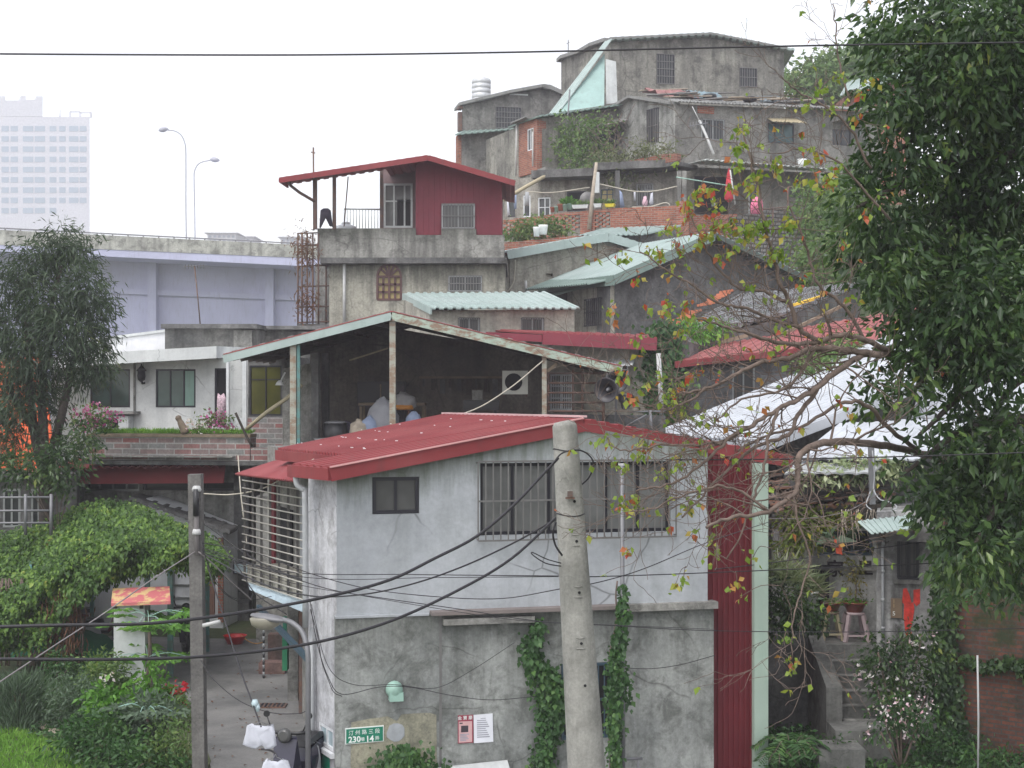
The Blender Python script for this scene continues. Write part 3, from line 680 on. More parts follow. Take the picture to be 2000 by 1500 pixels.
def brick_corner_house():
    w0 = Wall((1013, 66.6), (1048, 65)); w = Wall((1048, 65), (1245, 67))
    t = thing('hill_house', 'cement house with an orange brick corner and thin teal eave, under shrubs', 'house', w.at(1050, 345), 'cement houses stacked on the hillside')
    r0 = w0.rect(1030, 253, 1042, 292); r1 = w.rect(1091, 250, 1107, 290); r2 = w.rect(1168, 250, 1206, 300)
    m = MB(); w.body(m, [(1048, 232), (1245, 205)], [r1, r2], depth=6, bottom=11); m.build('wall', M['conc_hill'], t)
    m = MB(); w0.body(m, [(1013, 238), (1048, 232)], [r0], depth=5, bottom=w0.uv(1013, 346)[1], back=(1.5, 5, 0)); w.box(m, 0, w.uv(1048, 348)[1], .25, w.uv(1048, 233)[1], .004, .03); w.box(m, *w.rect(1049, 236, 1066, 252), .003, .025); m.build('brick_corner', M['brick_hill'], t)
    m = MB(); m.sheet(w0.at(1010, 241, .35), w0.at(1046, 229, .5), w.at(1060, 222, -2), w0.at(1020, 236, -3), .3, .03, .05); m.build('corner_roof', M['asbestos'], t)
    m = MB(); m.sheet(w.at(1042, 230, .5), w.at(1205, 207, .5), w.at(1205, 202, -3), w.at(1042, 226, -3), .3, .03, .06); m.build('roof', M['green_trim'], t)
    window(w0, r0, t, M['frame_white'], M['glass_grey'], muls=(.5,)); window(w, r1, t, M['frame_dark'], M['glass'], bars=5, hbars=1, barm=M['bars_grey'], muls=(.5,), br=.012)
    window(w, r2, t, M['frame_dark'], M['glass'], muls=(.4,))
    m = MB(); m.sheet(w.at(1160, 253, 1.0), w.at(1208, 241, 1.0), w.at(1206, 232, .05), w.at(1162, 245, .05), .15, .02, .02); m.build('awning', M['grey_sheet'], t)
    m = MB(); w.box(m, *w.rect(1049, 331, 1180, 348), -.2, .9); m.build('balcony_slab', M['conc'], t)
    m = MB(); m.tube([w.at(1090, 285, .5), w.at(1100, 232, .5), w.at(1102, 180, .6)], .04, 6); m.build('pipe', M['galv'], t)
    m = MB(); m.tube([w0.at(1013, 345, .15), w0.at(1015, 240, .15)], .05, 6); m.tube([w0.at(1045, 325, .12), w0.at(1045, 258, .12)], .04, 6); m.build('downpipe', M['pvc_white'], t)
brick_corner_house()

def long_house():
    wl = Wall((1197, 67), (1318, 63)); w = Wall((1318, 63), (1720, 66.5))
    t = thing('hill_house', 'long grey cement house with corrugated roof strewn with tarpaulins', 'house', w.at(1318, 330), 'cement houses stacked on the hillside')
    r0 = wl.rect(1264, 215, 1287, 278); r1 = w.rect(1370, 231, 1415, 275); r2 = w.rect(1500, 239, 1551, 282); r3 = w.rect(1626, 252, 1662, 285)
    m = MB(); wl.body(m, [(1197, 215), (1238, 192), (1318, 203)], [r0], depth=1.5, bottom=12); m.build('gable_wall', concrete('pale hill cement', (.34, .34, .32), (.45, .45, .42), mamt=.45, streak=.5), t)
    m = MB(); w.body(m, [(1318, 203), (1720, 220)], [r1, r2, r3], depth=6, bottom=12); m.build('wall', concrete('dark mottled cement', (.21, .205, .19), (.32, .31, .285), mamt=.55, streak=.45), t)
    A = w.at(1314, 203, .5); B = w.at(1730, 221, .5); m = MB()
    C = A + Vector((-.9, 5.2, 1.35)); D = B + Vector((.2, 5.2, 1.1)); m.sheet(A, B, D, C, .19, .05, .03, kind='wave', nv=2); m.build('roof', M['asbestos'], t)
    m = MB(); eave(m, wl, [(1194, 217), (1238, 190), (1318, 202)], .12, -.3, .35); m.build('gable_edge', M['asbestos'], t)
    m = MB(); w.box(m, *w.rect(1362, 207, 1394, 223), .003, .03); m.build('brick_patch', M['brick_hill'], t)
    window(wl, r0, t, M['frame_dark'], M['glass_grey'], muls=(.35,), bars=5, hbars=1, barm=M['bars_grey'], br=.012)
    window(w, r1, t, M['frame_grey'], M['glass'], muls=(.5,), bars=8, hbars=0, barm=M['bars_grey'], br=.01); window(w, r2, t, M['frame_dark'], M['glass_teal'], muls=(.28,)); window(w, r3, t, M['frame_dark'], M['glass'], muls=(.5,))
    m = MB(); m.sheet(w.at(1493, 243, .8), w.at(1557, 246, .8), w.at(1553, 232, .04), w.at(1498, 231, .04), .2, .025, .02, rag=.06); m.build('awning', M['bamboo'], t)
    m = MB(); w.box(m, *w.rect(1624, 238, 1680, 243), .0, .7); m.build('ledge', M['conc'], t)
    # rubbish on the roof
    def on_roof(u, v, h=.05): return A.lerp(B, u).lerp(C.lerp(D, u), v) + Vector((0, 0, h))
    def tarp(u0, u1, v0, v1, mat, lb, sd):
        rg = random.Random(sd); n = 16; k = 5; vs = []; fs = []
        for j in range(k + 1):
            for i in range(n + 1):
                p = on_roof(u0 + (u1 - u0) * i / n, v0 + (v1 - v0) * j / k, .12 + rg.uniform(.05, .28) * (0 < j < k)); vs.append(p + Vector((rg.uniform(-.05, .05), rg.uniform(-.1, .1), 0)))
        for j in range(k):
            for i in range(n): a = j * (n + 1) + i; fs.append([a, a + 1, a + n + 2, a + n + 1])
        N = len(vs); fs += [[x + N for x in f[::-1]] for f in fs]; vs += [v - Vector((0, 0, .03)) for v in vs]
        m = MB(); m.add(vs, fs, True); tag(m.build('tarpaulin', mat), lb, 'tarpaulin', 'tarpaulins on the long corrugated roof')
    tarp(-.02, .16, .45, .98, plain('faded red tarp', (.33, .15, .14), .7, var=.5, scale=1.2), 'crumpled faded red tarpaulin on the peak of the corrugated roof', 3)
    tarp(.14, .27, .45, .95, plain('faded blue tarp', (.17, .24, .27), .7, var=.5, scale=1.2), 'faded blue tarpaulin beside the red one on the corrugated roof', 4)
    tarp(.44, .58, .5, .9, plain('dark plastic sheet', (.1, .12, .13), .6, var=.6, scale=1.5), 'dark plastic sheet over the middle of the corrugated roof', 5)
    rg = random.Random(11)
    for k in range(16):
        u = rg.uniform(.02, .95); v = rg.uniform(.15, .9); L = rg.uniform(.8, 2.4); a = rg.uniform(-.5, .5); p = on_roof(u, v, .16 + .05 * (k % 4)); d = Vector((math.cos(a), math.sin(a), .05 + .1 * math.sin(a))) * L / 2
        m = MB(); m.beam(p - d, p + d, rg.uniform(.12, .3), .04)
        if k == 0: seen_lab = set()
        tag(m.build('loose_board', M['wood_pale'] if k % 3 == 0 else (M['grey_sheet'] if k % 3 == 1 else M['wood'])), '%s %s board %s the long corrugated roof' % (['grey-brown', 'pale', 'dark metal'][k % 3] if 0 else ('pale' if k % 3 == 0 else ('grey sheet' if k % 3 == 1 else 'brown')), 'long' if L > 1.6 else 'short', ['at the left end of', 'near the left end of', 'left of the middle of', 'in the middle of', 'right of the middle of', 'near the right end of', 'at the right end of'][min(6, int(u * 7.2))]), 'board', 'loose boards weighing down the corrugated roof')
        lb_ = COL.objects[-1]['label']; COL.objects[-1]['label'] = lb_ if lb_ not in seen_lab else 'another ' + lb_; seen_lab.add(lb_)
    for k in range(6):
        p = on_roof(.05 + .17 * k + rg.uniform(-.03, .03), rg.uniform(.25, .5), .2); m = MB()
        prf = [(.2, -.09), (.3, -.09), (.33, -.05), (.33, .05), (.3, .09), (.2, .09), (.17, .05), (.17, -.05), (.2, -.09)]; m.lathe(p, prf[:-1], 14); tag(m.build('old_tyre', M['black_plastic']), 'old black tyre on the long corrugated roof, %s from the left' % ['first', 'second', 'third', 'fourth', 'fifth', 'sixth'][k], 'tyre', 'tyres weighing down the corrugated roof')
long_house()
# aerial with a white mast leaning on the long house
t = thing('roof_aerial', 'white leaning mast with fishbone aerial in front of the long cement house', 'aerial', P(1394, 302, 62))
m = MB(); m.tube([P(1394, 302, 61.5), P(1378, 262, 62), P(1366, 236, 62.4)], .06, 6); m.tube([P(1366, 236, 62.4), P(1352, 208, 62.6)], .02, 5); m.build('mast', M['pvc_white'], t)
m = MB(); m.tube([P(1345, 247, 62.2), P(1383, 240, 62.2)], .02, 5)
for k in range(6): x = 1348 + k * 6; m.tube([P(x, 239 - k, 62.2), P(x + 1, 254 - k, 62.2)], .012, 4)
m.build('aerial_rods', M['galv'], t)

def terrace_house():
    w = Wall((985, 62), (1330, 60)); w2 = Wall((1330, 60.5), (1600, 61.5))
    t = thing('terrace_house', 'ground-floor row behind the brick terrace, washing hung before its doors', 'house', w.at(985, 440), 'cement houses stacked on the hillside')
    rs = [w.rect(1051, 386, 1075, 424), w.rect(1107, 374, 1144, 412), w.rect(1173, 370, 1198, 410), w.rect(1243, 359, 1276, 402), w.rect(1022, 382, 1036, 424), w.rect(992, 392, 1006, 424)]
    m = MB(); w.body(m, [(985, 352), (1052, 345), (1170, 340), (1330, 318)], rs, depth=5, bottom=11.2); m.build('wall', concrete('beige terrace render', (.33, .31, .27), (.44, .41, .36), mamt=.4, streak=.5), t)
    window(w, rs[0], t, M['frame_white'], M['glass'], muls=(.55,), rails=(.5,)); window(w, rs[1], t, M['frame_dark'], M['dark'], muls=()); window(w, rs[2], t, M['blue_frame'], M['glass_amber'], muls=(.5,), rails=(.75,))
    window(w, rs[3], t, M['frame_grey'], M['glass_grey'], muls=(.5,), rails=(.7,), bars=6, barm=M['bars_grey'], br=.012); window(w, rs[4], t, M['frame_white'], M['glass'], muls=()); window(w, rs[5], t, M['frame_dark'], M['glass'], muls=())
    r2 = [w2.rect(1356, 344, 1426, 420), w2.rect(1462, 358, 1480, 430), w2.rect(1544, 372, 1556, 386)]
    m = MB(); w2.body(m, [(1330, 325), (1600, 338)], r2, depth=4, bottom=11.2); m.build('side_wall', M['conc_hill'], t)
    window(w2, r2[0], t, M['frame_dark'], M['dark'], muls=(.6,)); window(w2, r2[1], t, M['frame_white'], M['glass_grey'], muls=(), name='door'); window(w2, r2[2], t, M['frame_dark'], M['glass'], muls=())
    m = MB(); m.sheet(w2.at(1338, 330, 2.6), w2.at(1584, 345, 2.2), w2.at(1600, 334, 0), w2.at(1343, 319, 0), .25, .04, .03, rag=.05); m.build('roof', painted('dirty white sheet', (.55, .58, .56), rough=.6, dirt=(.2, .18, .15), damt=.7), t)
    m = MB(); w.box(m, *w.rect(1170, 326, 1325, 334), -.2, 1.2); w.box(m, *w.rect(1050, 340, 1170, 350), -.2, 1.1); m.build('upper_slab', M['conc_dark'], t)
    for x in (1206, 1326, 1336):
        m = MB(); a = P(x, 440, 58.9); m.box((a.x, a.y, (a.z + P(x, 334, 58.9).z) / 2), .18, .2, P(x, 334, 58.9).z - a.z); m.build('post', M['conc'] if x > 1300 else M['conc_dark'], t)
terrace_house()
# brick planter balcony above the terrace
w = Wall((1150, 61.5), (1322, 58.6)); t = thing('brick_planter', 'low brick planter parapet overgrown with shrubs, above the terrace', 'planter', w.at(1150, 345))
m = MB(); m.poly_prism([[w.at(1150, 345), w.at(1322, 314), w.at(1322, 299), w.at(1290, 302), w.at(1150, 330)]], -w.n * .3); m.build('parapet', M['brick_hill'], t)
m = MB(); m.poly_prism([[w.at(1150, 352), w.at(1322, 322), w.at(1322, 314.5), w.at(1150, 345.5)]], -w.n * 1.6); m.build('slab', M['conc_dark'], t)

def brick_terrace():
    w = Wall((982, 58.5), (1345, 56.5)); t = thing('brick_terrace_wall', 'long red brick terrace wall with open lattice panels on the hillside', 'wall', w.at(982, 460))
    top = [(982, 429), (1040, 424), (1105, 415), (1200, 406), (1325, 401)]; bot = lambda x: 466 - (x - 982) * .03
    sec = [(982, 1003, 1), (1003, 1015, 0), (1015, 1030, 1), (1030, 1103, 0), (1103, 1133, 1), (1133, 1162, 0), (1162, 1192, 1), (1192, 1325, 0)]
    def ty(x):
        for (a, b), (c, d) in zip(top[:-1], top[1:]):
            if a <= x <= c: return b + (d - b) * (x - a) / (c - a)
        return top[-1][1]
    m = MB()
    for x0, x1, lat in sec:
        if lat:
            w.box(m, w.uv(x0, 0)[0], w.uv(x0, ty(x0) + 5)[1], w.uv(x1, 0)[0], w.uv(x0, ty(x0))[1], -.2, 0)
        else: m.poly_prism([[w.at(x0, bot(x0)), w.at(x1, bot(x1)), w.at(x1, ty(x1)), w.at(x0, ty(x0))]], -w.n * .2)
    m.build('wall', M['brick_hill'], t)
    for x0, x1, lat in sec:
        if not lat: continue
        m = MB(); u0 = w.uv(x0, 0)[0]; u1 = w.uv(x1, 0)[0]; zt = w.uv(x0, ty(x0) + 5.2)[1]; zb = w.uv(x0, ty(x0) + 36)[1]; r = 0; z = zt - .09
        while z > zb:
            u = u0 + (.14 if r % 2 else 0)
            while u + .16 < u1: w.box(m, u, z, u + .15, z + .078, -.18, -.01); u += .28
            z -= .085; r += 1
        m.build('lattice_panel', M['brick_hill'], t)
    m = MB(); p = w.at(1325, 462, -.2)
    w.box(m, w.uv(1322, 0)[0], w.uv(1322, 465)[1], w.uv(1346, 0)[0], w.uv(1322, 394)[1], -.3, .12); m.build('pier', M['brick_hill'], t)
    w3 = Wall((1346, 57.5), (1600, 60)); m = MB(); m.poly_prism([[w3.at(1346, 470), w3.at(1440, 470), w3.at(1440, 418), w3.at(1346, 421)]], -w3.n * .2); m.build('side_parapet', M['brick_hill'], t)
brick_terrace()
# stone retaining wall and pipe railing right of the terrace
w = Wall((1430, 58), (1600, 60)); t = thing('stone_wall', 'grey rubble stone retaining wall under the pipe railing', 'wall', w.at(1430, 560))
m = MB(); w.body(m, [(1430, 425), (1500, 410), (1600, 405)], depth=1.2, bottom=w.uv(1500, 572)[1]); m.build('wall', M['stone'], t)
t = thing('pipe_railing', 'rusty pipe frame railing in front of the stone wall, beside pink washing', 'railing', w.at(1500, 460, .5))
m = MB()
for x in (1498, 1527, 1547, 1566): m.tube([w.at(x, 462 - (x - 1498) * .1, .4), w.at(x, 368 if x in (1527,) else 406 - (x - 1498) * .1, .4)], .035, 6)
for y in (409, 427, 445, 460): m.tube([w.at(1498 if y == 409 else 1527, y, .4), w.at(1568, y - 7, .4)], .03, 6)
m.tube([w.at(1527, 368, .4), w.at(1545, 366, .4)], .03, 6); m.tube([w.at(1470, 412, .4), w.at(1498, 409, .4)], .03, 6); m.build('pipe_frame', M['rust'], t)

# terrace clutter ------------------------------------------------------------------------------
wt = Wall((982, 58.5), (1345, 56.5))
t = thing('terrace_pole', 'leaning grey wooden pole carrying a pale meter box over the brick terrace', 'pole', wt.at(1152, 448, .1))
m = MB(); m.tube([wt.at(1152, 448, .12), wt.at(1158, 385, .1), wt.at(1166, 318, .1)], [.09, .08, .06], 8); m.build('pole', M['wood_pale'], t)
m = MB(); wt.box(m, *wt.rect(1161, 337, 1171, 377), -.05, .12); m.build('meter_box', M['white_plain'], t)
m = MB(); m.tube([P(983, 391, 60), P(1025, 366, 60.2), P(1070, 341, 60.5)], .08, 8); tag(m.build('bamboo_pole', M['bamboo']), 'long pale bamboo pole slanting over the washing left of the brick terrace', 'pole')
def hang_cloth(name, lb, cat, pts, Y, mat, grp=None, th=.05, seed=1):
    """garment outline (photo pixels) given real thickness and folds"""
    rg = random.Random(seed); vs = [P(x, y, Y) for x, y in pts]; c = sum(vs, Vector()) / len(vs); n = len(vs)
    f = [v + Vector((0, -th / 2 + rg.uniform(-.4, .4) * th, 0)) for v in vs]; b = [v + Vector((0, th / 2, 0)) for v in vs]
    fs = [[2 * n, i, (i + 1) % n] for i in range(n)] + [[2 * n + 1, n + (i + 1) % n, n + i] for i in range(n)] + [[i, n + i, n + (i + 1) % n, (i + 1) % n] for i in range(n)]
    m = MB(); m.add(f + b + [c + Vector((0, -th * 1.3, 0)), c + Vector((0, th * 1.3, 0))], [x[::-1] for x in fs], True)
    return tag(m.build(name, mat), lb, cat, grp)
G = 'washing hung along the brick terrace'
for nm, lb, cat, pts, mat in [
    ('towel', 'narrow white towel hanging at the left end of the brick terrace', 'towel', [(990, 394), (993, 393), (996, 420), (991, 422)], 'cloth_white'),
    ('towel', 'pale blue towel hanging from the slanting bamboo pole', 'towel', [(1003, 382), (1009, 380), (1009, 408), (1004, 409)], 'cloth_blue'),
    ('shirt', 'whitish shirt hanging beside the left doorway of the terrace row', 'shirt', [(1026, 375), (1033, 374), (1034, 402), (1024, 402)], 'cloth_grey'),
    ('towel', 'thin white towel left of the grilled terrace window', 'towel', [(1238, 373), (1241, 373), (1242, 393), (1238, 393)], 'cloth_white'),
    ('shirt', 'pink and white shirt hanging in front of the grilled terrace window', 'shirt', [(1257, 384), (1262, 383), (1265, 395), (1263, 405), (1257, 405), (1254, 396)], 'cloth_rose'),
    ('towel', 'white cloth right of the pink shirt at the terrace window', 'towel', [(1271, 378), (1275, 376), (1276, 397), (1272, 404), (1268, 395)], 'cloth_white'),
    ('trousers', 'grey blue trousers hung beside the dark terrace post', 'trousers', [(1210, 372), (1215, 376), (1220, 404), (1211, 407)], 'cloth_blue'),
    ('towel', 'white cloth hanging in the dark opening of the terrace', 'towel', [(1391, 384), (1396, 384), (1397, 402), (1390, 403)], 'cloth_white'),
    ('jacket', 'bright pink jacket hanging by the pipe railing', 'jacket', [(1470, 388), (1477, 384), (1487, 387), (1490, 400), (1490, 418), (1466, 418), (1466, 400)], 'cloth_pink')]:
    hang_cloth(nm, lb, cat, pts, 58.6 if pts[0][0] < 1400 else 57.4, M[mat], G, .06, pts[0][0])
for nm, pts, r, mm, lb in [
    ('washing_line', [(1030, 374), (1080, 376), (1152, 366)], .02, 'rope', 'pale washing line left of the leaning terrace pole'),
    ('washing_line', [(1165, 358), (1200, 366), (1240, 374), (1280, 373), (1322, 364)], .025, 'rope', 'pale washing line right of the leaning terrace pole'),
    ('washing_line', [(1320, 346), (1370, 354), (1420, 362)], .025, 'vent_green', 'mint green washing line before the dark terrace opening'),
    ('washing_line', [(1235, 405), (1270, 404), (1306, 398), (1306, 440)], .03, 'rope', 'pale rail of bamboo over the right half of the brick terrace')]:
    m = MB(); m.tube(smooth_path([P(x, y, 58.2) for x, y in pts], 5), r, 5); tag(m.build(nm, M[mm]), lb, 'washing line')
t = thing('furled_parasol', 'red furled parasol standing under the terrace awning', 'parasol', P(1424, 430, 58.5))
m = MB(); m.lathe(P(1424, 388, 58.5), [(.05, -.15), (.2, 0), (.17, .4), (.1, 1.0), (.02, 1.25)], 10); m.build('canopy', M['cloth_red'], t)
m = MB(); m.tube([P(1424, 432, 58.5), P(1424, 330, 58.5)], .03, 6); m.build('pole', M['galv'], t)
m = MB(); m.tube([P(1426, 332, 58), P(1436, 400, 58)], .035, 6); tag(m.build('white_pole', M['pvc_white']), 'thin white pole leaning beside the red furled parasol', 'pole')
def flower_pot(c, r, h, mat, lb, cat='flower pot', grp='pots standing on the brick terrace', leaf=None, ls=.12, n=60, name='flower_pot'):
    t = thing(name, lb, cat, c, grp); m = MB(); m.lathe(c, [(r * .7, 0), (r, h * .9), (r * 1.08, h * .9), (r * 1.08, h), (r * .9, h)], 14); m.build('pot', mat, t)
    m = MB(); m.lathe(Vector(c) + Vector((0, 0, h * .9)), [(r * .9, 0), (r * .9, .01)], 12); m.build('soil', M['soil'], t)
    if leaf:
        rng = np.random.default_rng(int(abs(c[0]) * 100)); d = rng.normal(size=(n, 3)); d[:, 2] = np.abs(d[:, 2]) + .4; p = np.array(c) + np.array([0, 0, h]) + d * r * .35
        leaf_object('foliage', p, d, ls, ls * .4, leaf, t, seed=3)
    return t
for x, y, r, h, mm, lb, lf in [(1078, 414, .1, .2, 'terracotta', 'small terracotta pot, first from the left on the brick terrace', None), (1086, 413, .1, .2, 'vent_green', 'small green pot between two terracotta pots on the brick terrace', None),
        (1094, 411, .13, .26, 'terracotta', 'larger terracotta pot on the brick terrace', None), (1103, 411, .12, .24, 'vent_green', 'green pot with a leafy plant on the brick terrace', 'leaf_fresh'), (1113, 409, .13, .24, 'vent_green', 'pale green pot beside the long trough on the terrace', 'leaf_fresh')]:
    flower_pot(wt.at(x, y, -.1), r, h, M[mm], lb, leaf=M[lf] if lf else None, ls=.25)
for x0, x1, y, hh, mm, lb in [(1118, 1150, 408, 8, 'white_plain', 'long cream planting trough left of the terrace pole'), (1160, 1176, 406, 8, 'white_plain', 'short cream planting trough right of the terrace pole'), (1182, 1201, 405, 7, 'yellow_plastic', 'yellow plastic basin on top of the brick terrace')]:
    a = wt.uv(x0, y); b = wt.uv(x1, y - hh); t = thing('planting_trough', lb, 'trough', wt.pt(a[0], a[1]), 'troughs on the brick terrace'); m = MB(); w_ = wt
    m.hexa(w_.pt(a[0] + .04, a[1], .1), w_.pt(b[0] - .04, a[1], .1), w_.pt(b[0] - .04, a[1], -.15), w_.pt(a[0] + .04, a[1], -.15), w_.pt(a[0], b[1], .14), w_.pt(b[0], b[1], .14), w_.pt(b[0], b[1], -.19), w_.pt(a[0], b[1], -.19)); m.build('trough', M[mm], t)
    rng = np.random.default_rng(x0); n = 50; p = np.array([wt.pt(a[0] + (b[0] - a[0]) * rng.uniform(), b[1] + .02, -.02) for _ in range(n)]); d = rng.normal(size=(n, 3)); d[:, 2] = np.abs(d[:, 2]) + .5
    leaf_object('plants', p, d, .25, .1, M['leaf_hill'], t, seed=x0)
t = thing('standing_fan', 'grey round electric fan behind the terrace troughs', 'fan', wt.at(1141, 404, -.6)); m = MB(); m.lathe(wt.at(1141, 386, -.6), [(.15, -.12), (.3, -.08), (.32, 0), (.3, .08), (.1, .12)], 16, axis=(.2, -1, 0)); m.build('fan_head', M['bars_grey'], t)
m = MB(); m.tube([wt.at(1141, 386, -.6), wt.at(1141, 404, -.6)], .04, 6); m.build('stand', M['bars_grey'], t)
m = MB(); m.lathe(P(1567, 327, 60.6), [(.16, 0), (.2, .33), (.2, .35), (.17, .35), (.14, .05)], 14); tag(m.build('white_bucket', M['white_plastic']), 'white plastic bucket standing on the terrace roof edge', 'bucket')

# green strip roof under the terrace, potted garden
m = MB(); m.sheet(P(1130, 459, 54.2), P(1250, 458.5, 54.2), P(1322, 441, 56.2), P(1175, 447, 56.2), .25, .04, .03); m.sheet(P(1250, 458.5, 54.2), P(1262, 457, 54.3), P(1330, 441, 56.2), P(1322, 441, 56.2), .25, .04, .03)
t = thing('green_lean_to', 'narrow pale green sheet roof tucked under the brick terrace wall', 'lean-to', P(1180, 468, 55)); m.build('roof', M['green_roof'], t)
m = MB(); w = Wall((1180, 54.6), (1320, 55.4)); w.body(m, [(1180, 460), (1250, 459), (1320, 447)], depth=1, bottom=10); m.build('wall', M['conc_dark'], t)

# ================================================================ MIDDLE SHEDS AND HOUSES
def shed_b():
    w = Wall((985, 51.5), (1242, 53)); t = thing('cement_shed', 'long cement shed with pale green curved gable roof right of the red rooftop room', 'shed', w.at(985, 600))
    m = MB(); w.body(m, [(985, 500), (1178, 468), (1242, 480)], [w.rect(1066, 534, 1080, 541)], depth=6, bottom=5); m.build('wall', M['conc_warm'], t)
    for r in ((1166, 475, 1184, 570), (994, 506, 1009, 640)): m = MB(); w.box(m, *w.rect(*r), .003, .1); m.build('pilaster', M['conc_warm'], t)
    a, b, c = w.at(984, 492, .45), w.at(1180, 460, .45), w.at(1246, 478, .45); bk = Vector((-1.3, 6.0, .35)); m = MB()
    b1 = a.lerp(b, .8) + Vector((0, 0, .05)); b2 = b + Vector((0, 0, .04))
    for p, q in ((a, b1), (b1, b2), (b2, c)): m.sheet(p, q, q + bk, p + bk, .3, .03, .05)
    m.build('roof', M['green_roof'], t)
    m = MB(); z = Vector((0, 0, -.15))
    for p, q in ((a, b1), (b1, b2), (b2, c)): m.beam(p + z, q + z, .06, .3)
    m.build('fascia', M['green_roof'], t)
    m = MB(); m.tube(smooth_path([w.at(1003, 508, .2), w.at(1000, 550, .2), w.at(985, 575, .2)], 6), .02, 5); m.build('cable', M['rope'], t)
shed_b()

def house_c():
    w0 = Wall((1108, 49.5), (1192, 46)); w = Wall((1192, 46), (1562, 49.5))
    t = thing('gabled_house', 'black-stained gable house with wide pale green metal roof', 'house', w.at(1192, 670))
    r = w0.rect(1144, 585, 1177, 635)
    m = MB(); w.body(m, [(1192, 545), (1375, 470), (1562, 552)], depth=6, bottom=3, back=(-2, 6, 0)); m.build('gable_wall', M['conc_dark'], t)
    m = MB(); w0.body(m, [(1108, 560), (1192, 552)], [r], depth=1.5, bottom=3, back=(.35, 3.0, 0)); m.build('side_wall', M['conc_warm'], t)
    e0 = w.at(1184, 540, .5); rf = w.at(1377, 456, .5); e1 = w.at(1565, 545, .5); bk = Vector((-2.35, 6.6, .15)); m = MB(); m.sheet(e0 + bk, e0, rf, rf + bk, .22, .035, .05); m.sheet(rf, e1, e1 + bk, rf + bk, .22, .035, .05); m.build('roof', M['green_roof'], t)
    m = MB(); z = Vector((0, 0, -.14)); m.beam(e0 + z, rf + z, .06, .3); m.beam(e0 + z * 1.1, e0 + bk + z * 1.1, .06, .32); m.build('fascia', M['green_trim'], t); m = MB(); m.beam(rf + z * .6, e1 + z * .6, .06, .16); m.build('right_fascia', painted('dark green trim', (.09, .12, .105), rough=.7), t)
    m = MB(); m.sheet(w0.at(1072, 567, .9), w0.at(1186, 556, .7), w0.at(1190, 546, .0), w0.at(1072, 548, .0), .2, .04, .03); m.build('awning', M['green_trim'], t)
    m = MB(); m.sheet(w0.at(1092, 577, .5), w0.at(1112, 578, .6), w0.at(1140, 563, .1), w0.at(1092, 570, .0), .2, .04, .03); m.build('bent_sheet', M['green_trim'], t)
    window(w0, r, t, M['frame_grey'], M['glass_grey'], muls=(.6,), bars=8, hbars=1, barm=M['frame_dark'], br=.012)
    m = MB(); m.tube([w0.at(1068, 549, .8), w0.at(1068, 576, .8)], .05, 6); m.build('prop', M['pvc_white'], t)
house_c()

def shed_d():
    w = Wall((840, 41), (1125, 42)); ws = Wall((788, 43.8), (840, 41)); t = thing('low_green_shed', 'low cement shed with ribbed pale green roof under the arched window', 'shed', w.at(840, 680))
    rs = [w.rect(895, 620, 937, 648), w.rect(1017, 620, 1062, 648)]
    m = MB(); w.body(m, [(840, 606), (1122, 605)], rs, depth=3, bottom=3); ws.body(m, [(788, 586), (840, 606)], depth=1, bottom=3, back=(1.2, 1.9, 0)); m.build('wall', M['conc_warm'], t)
    a, b = w.at(838, 603, .35), w.at(1126, 603, .35); c, d = P(1065, 571, 44.2), P(787, 573, 44.2); m = MB(); m.sheet(a, b, c, d, .24, .04, .04, nv=3, sag=.05); m.build('roof', M['green_roof'], t)
    m = MB(); m.beam(a + Vector((0, 0, -.08)), d + Vector((0, 0, -.1)), .05, .2); m.build('fascia', M['green_roof'], t)
    for r in rs: window(w, r, t, M['frame_grey'], M['glass_grey'], muls=(.5,), bars=9, hbars=0, barm=M['bars_dark'], br=.012)
shed_d()

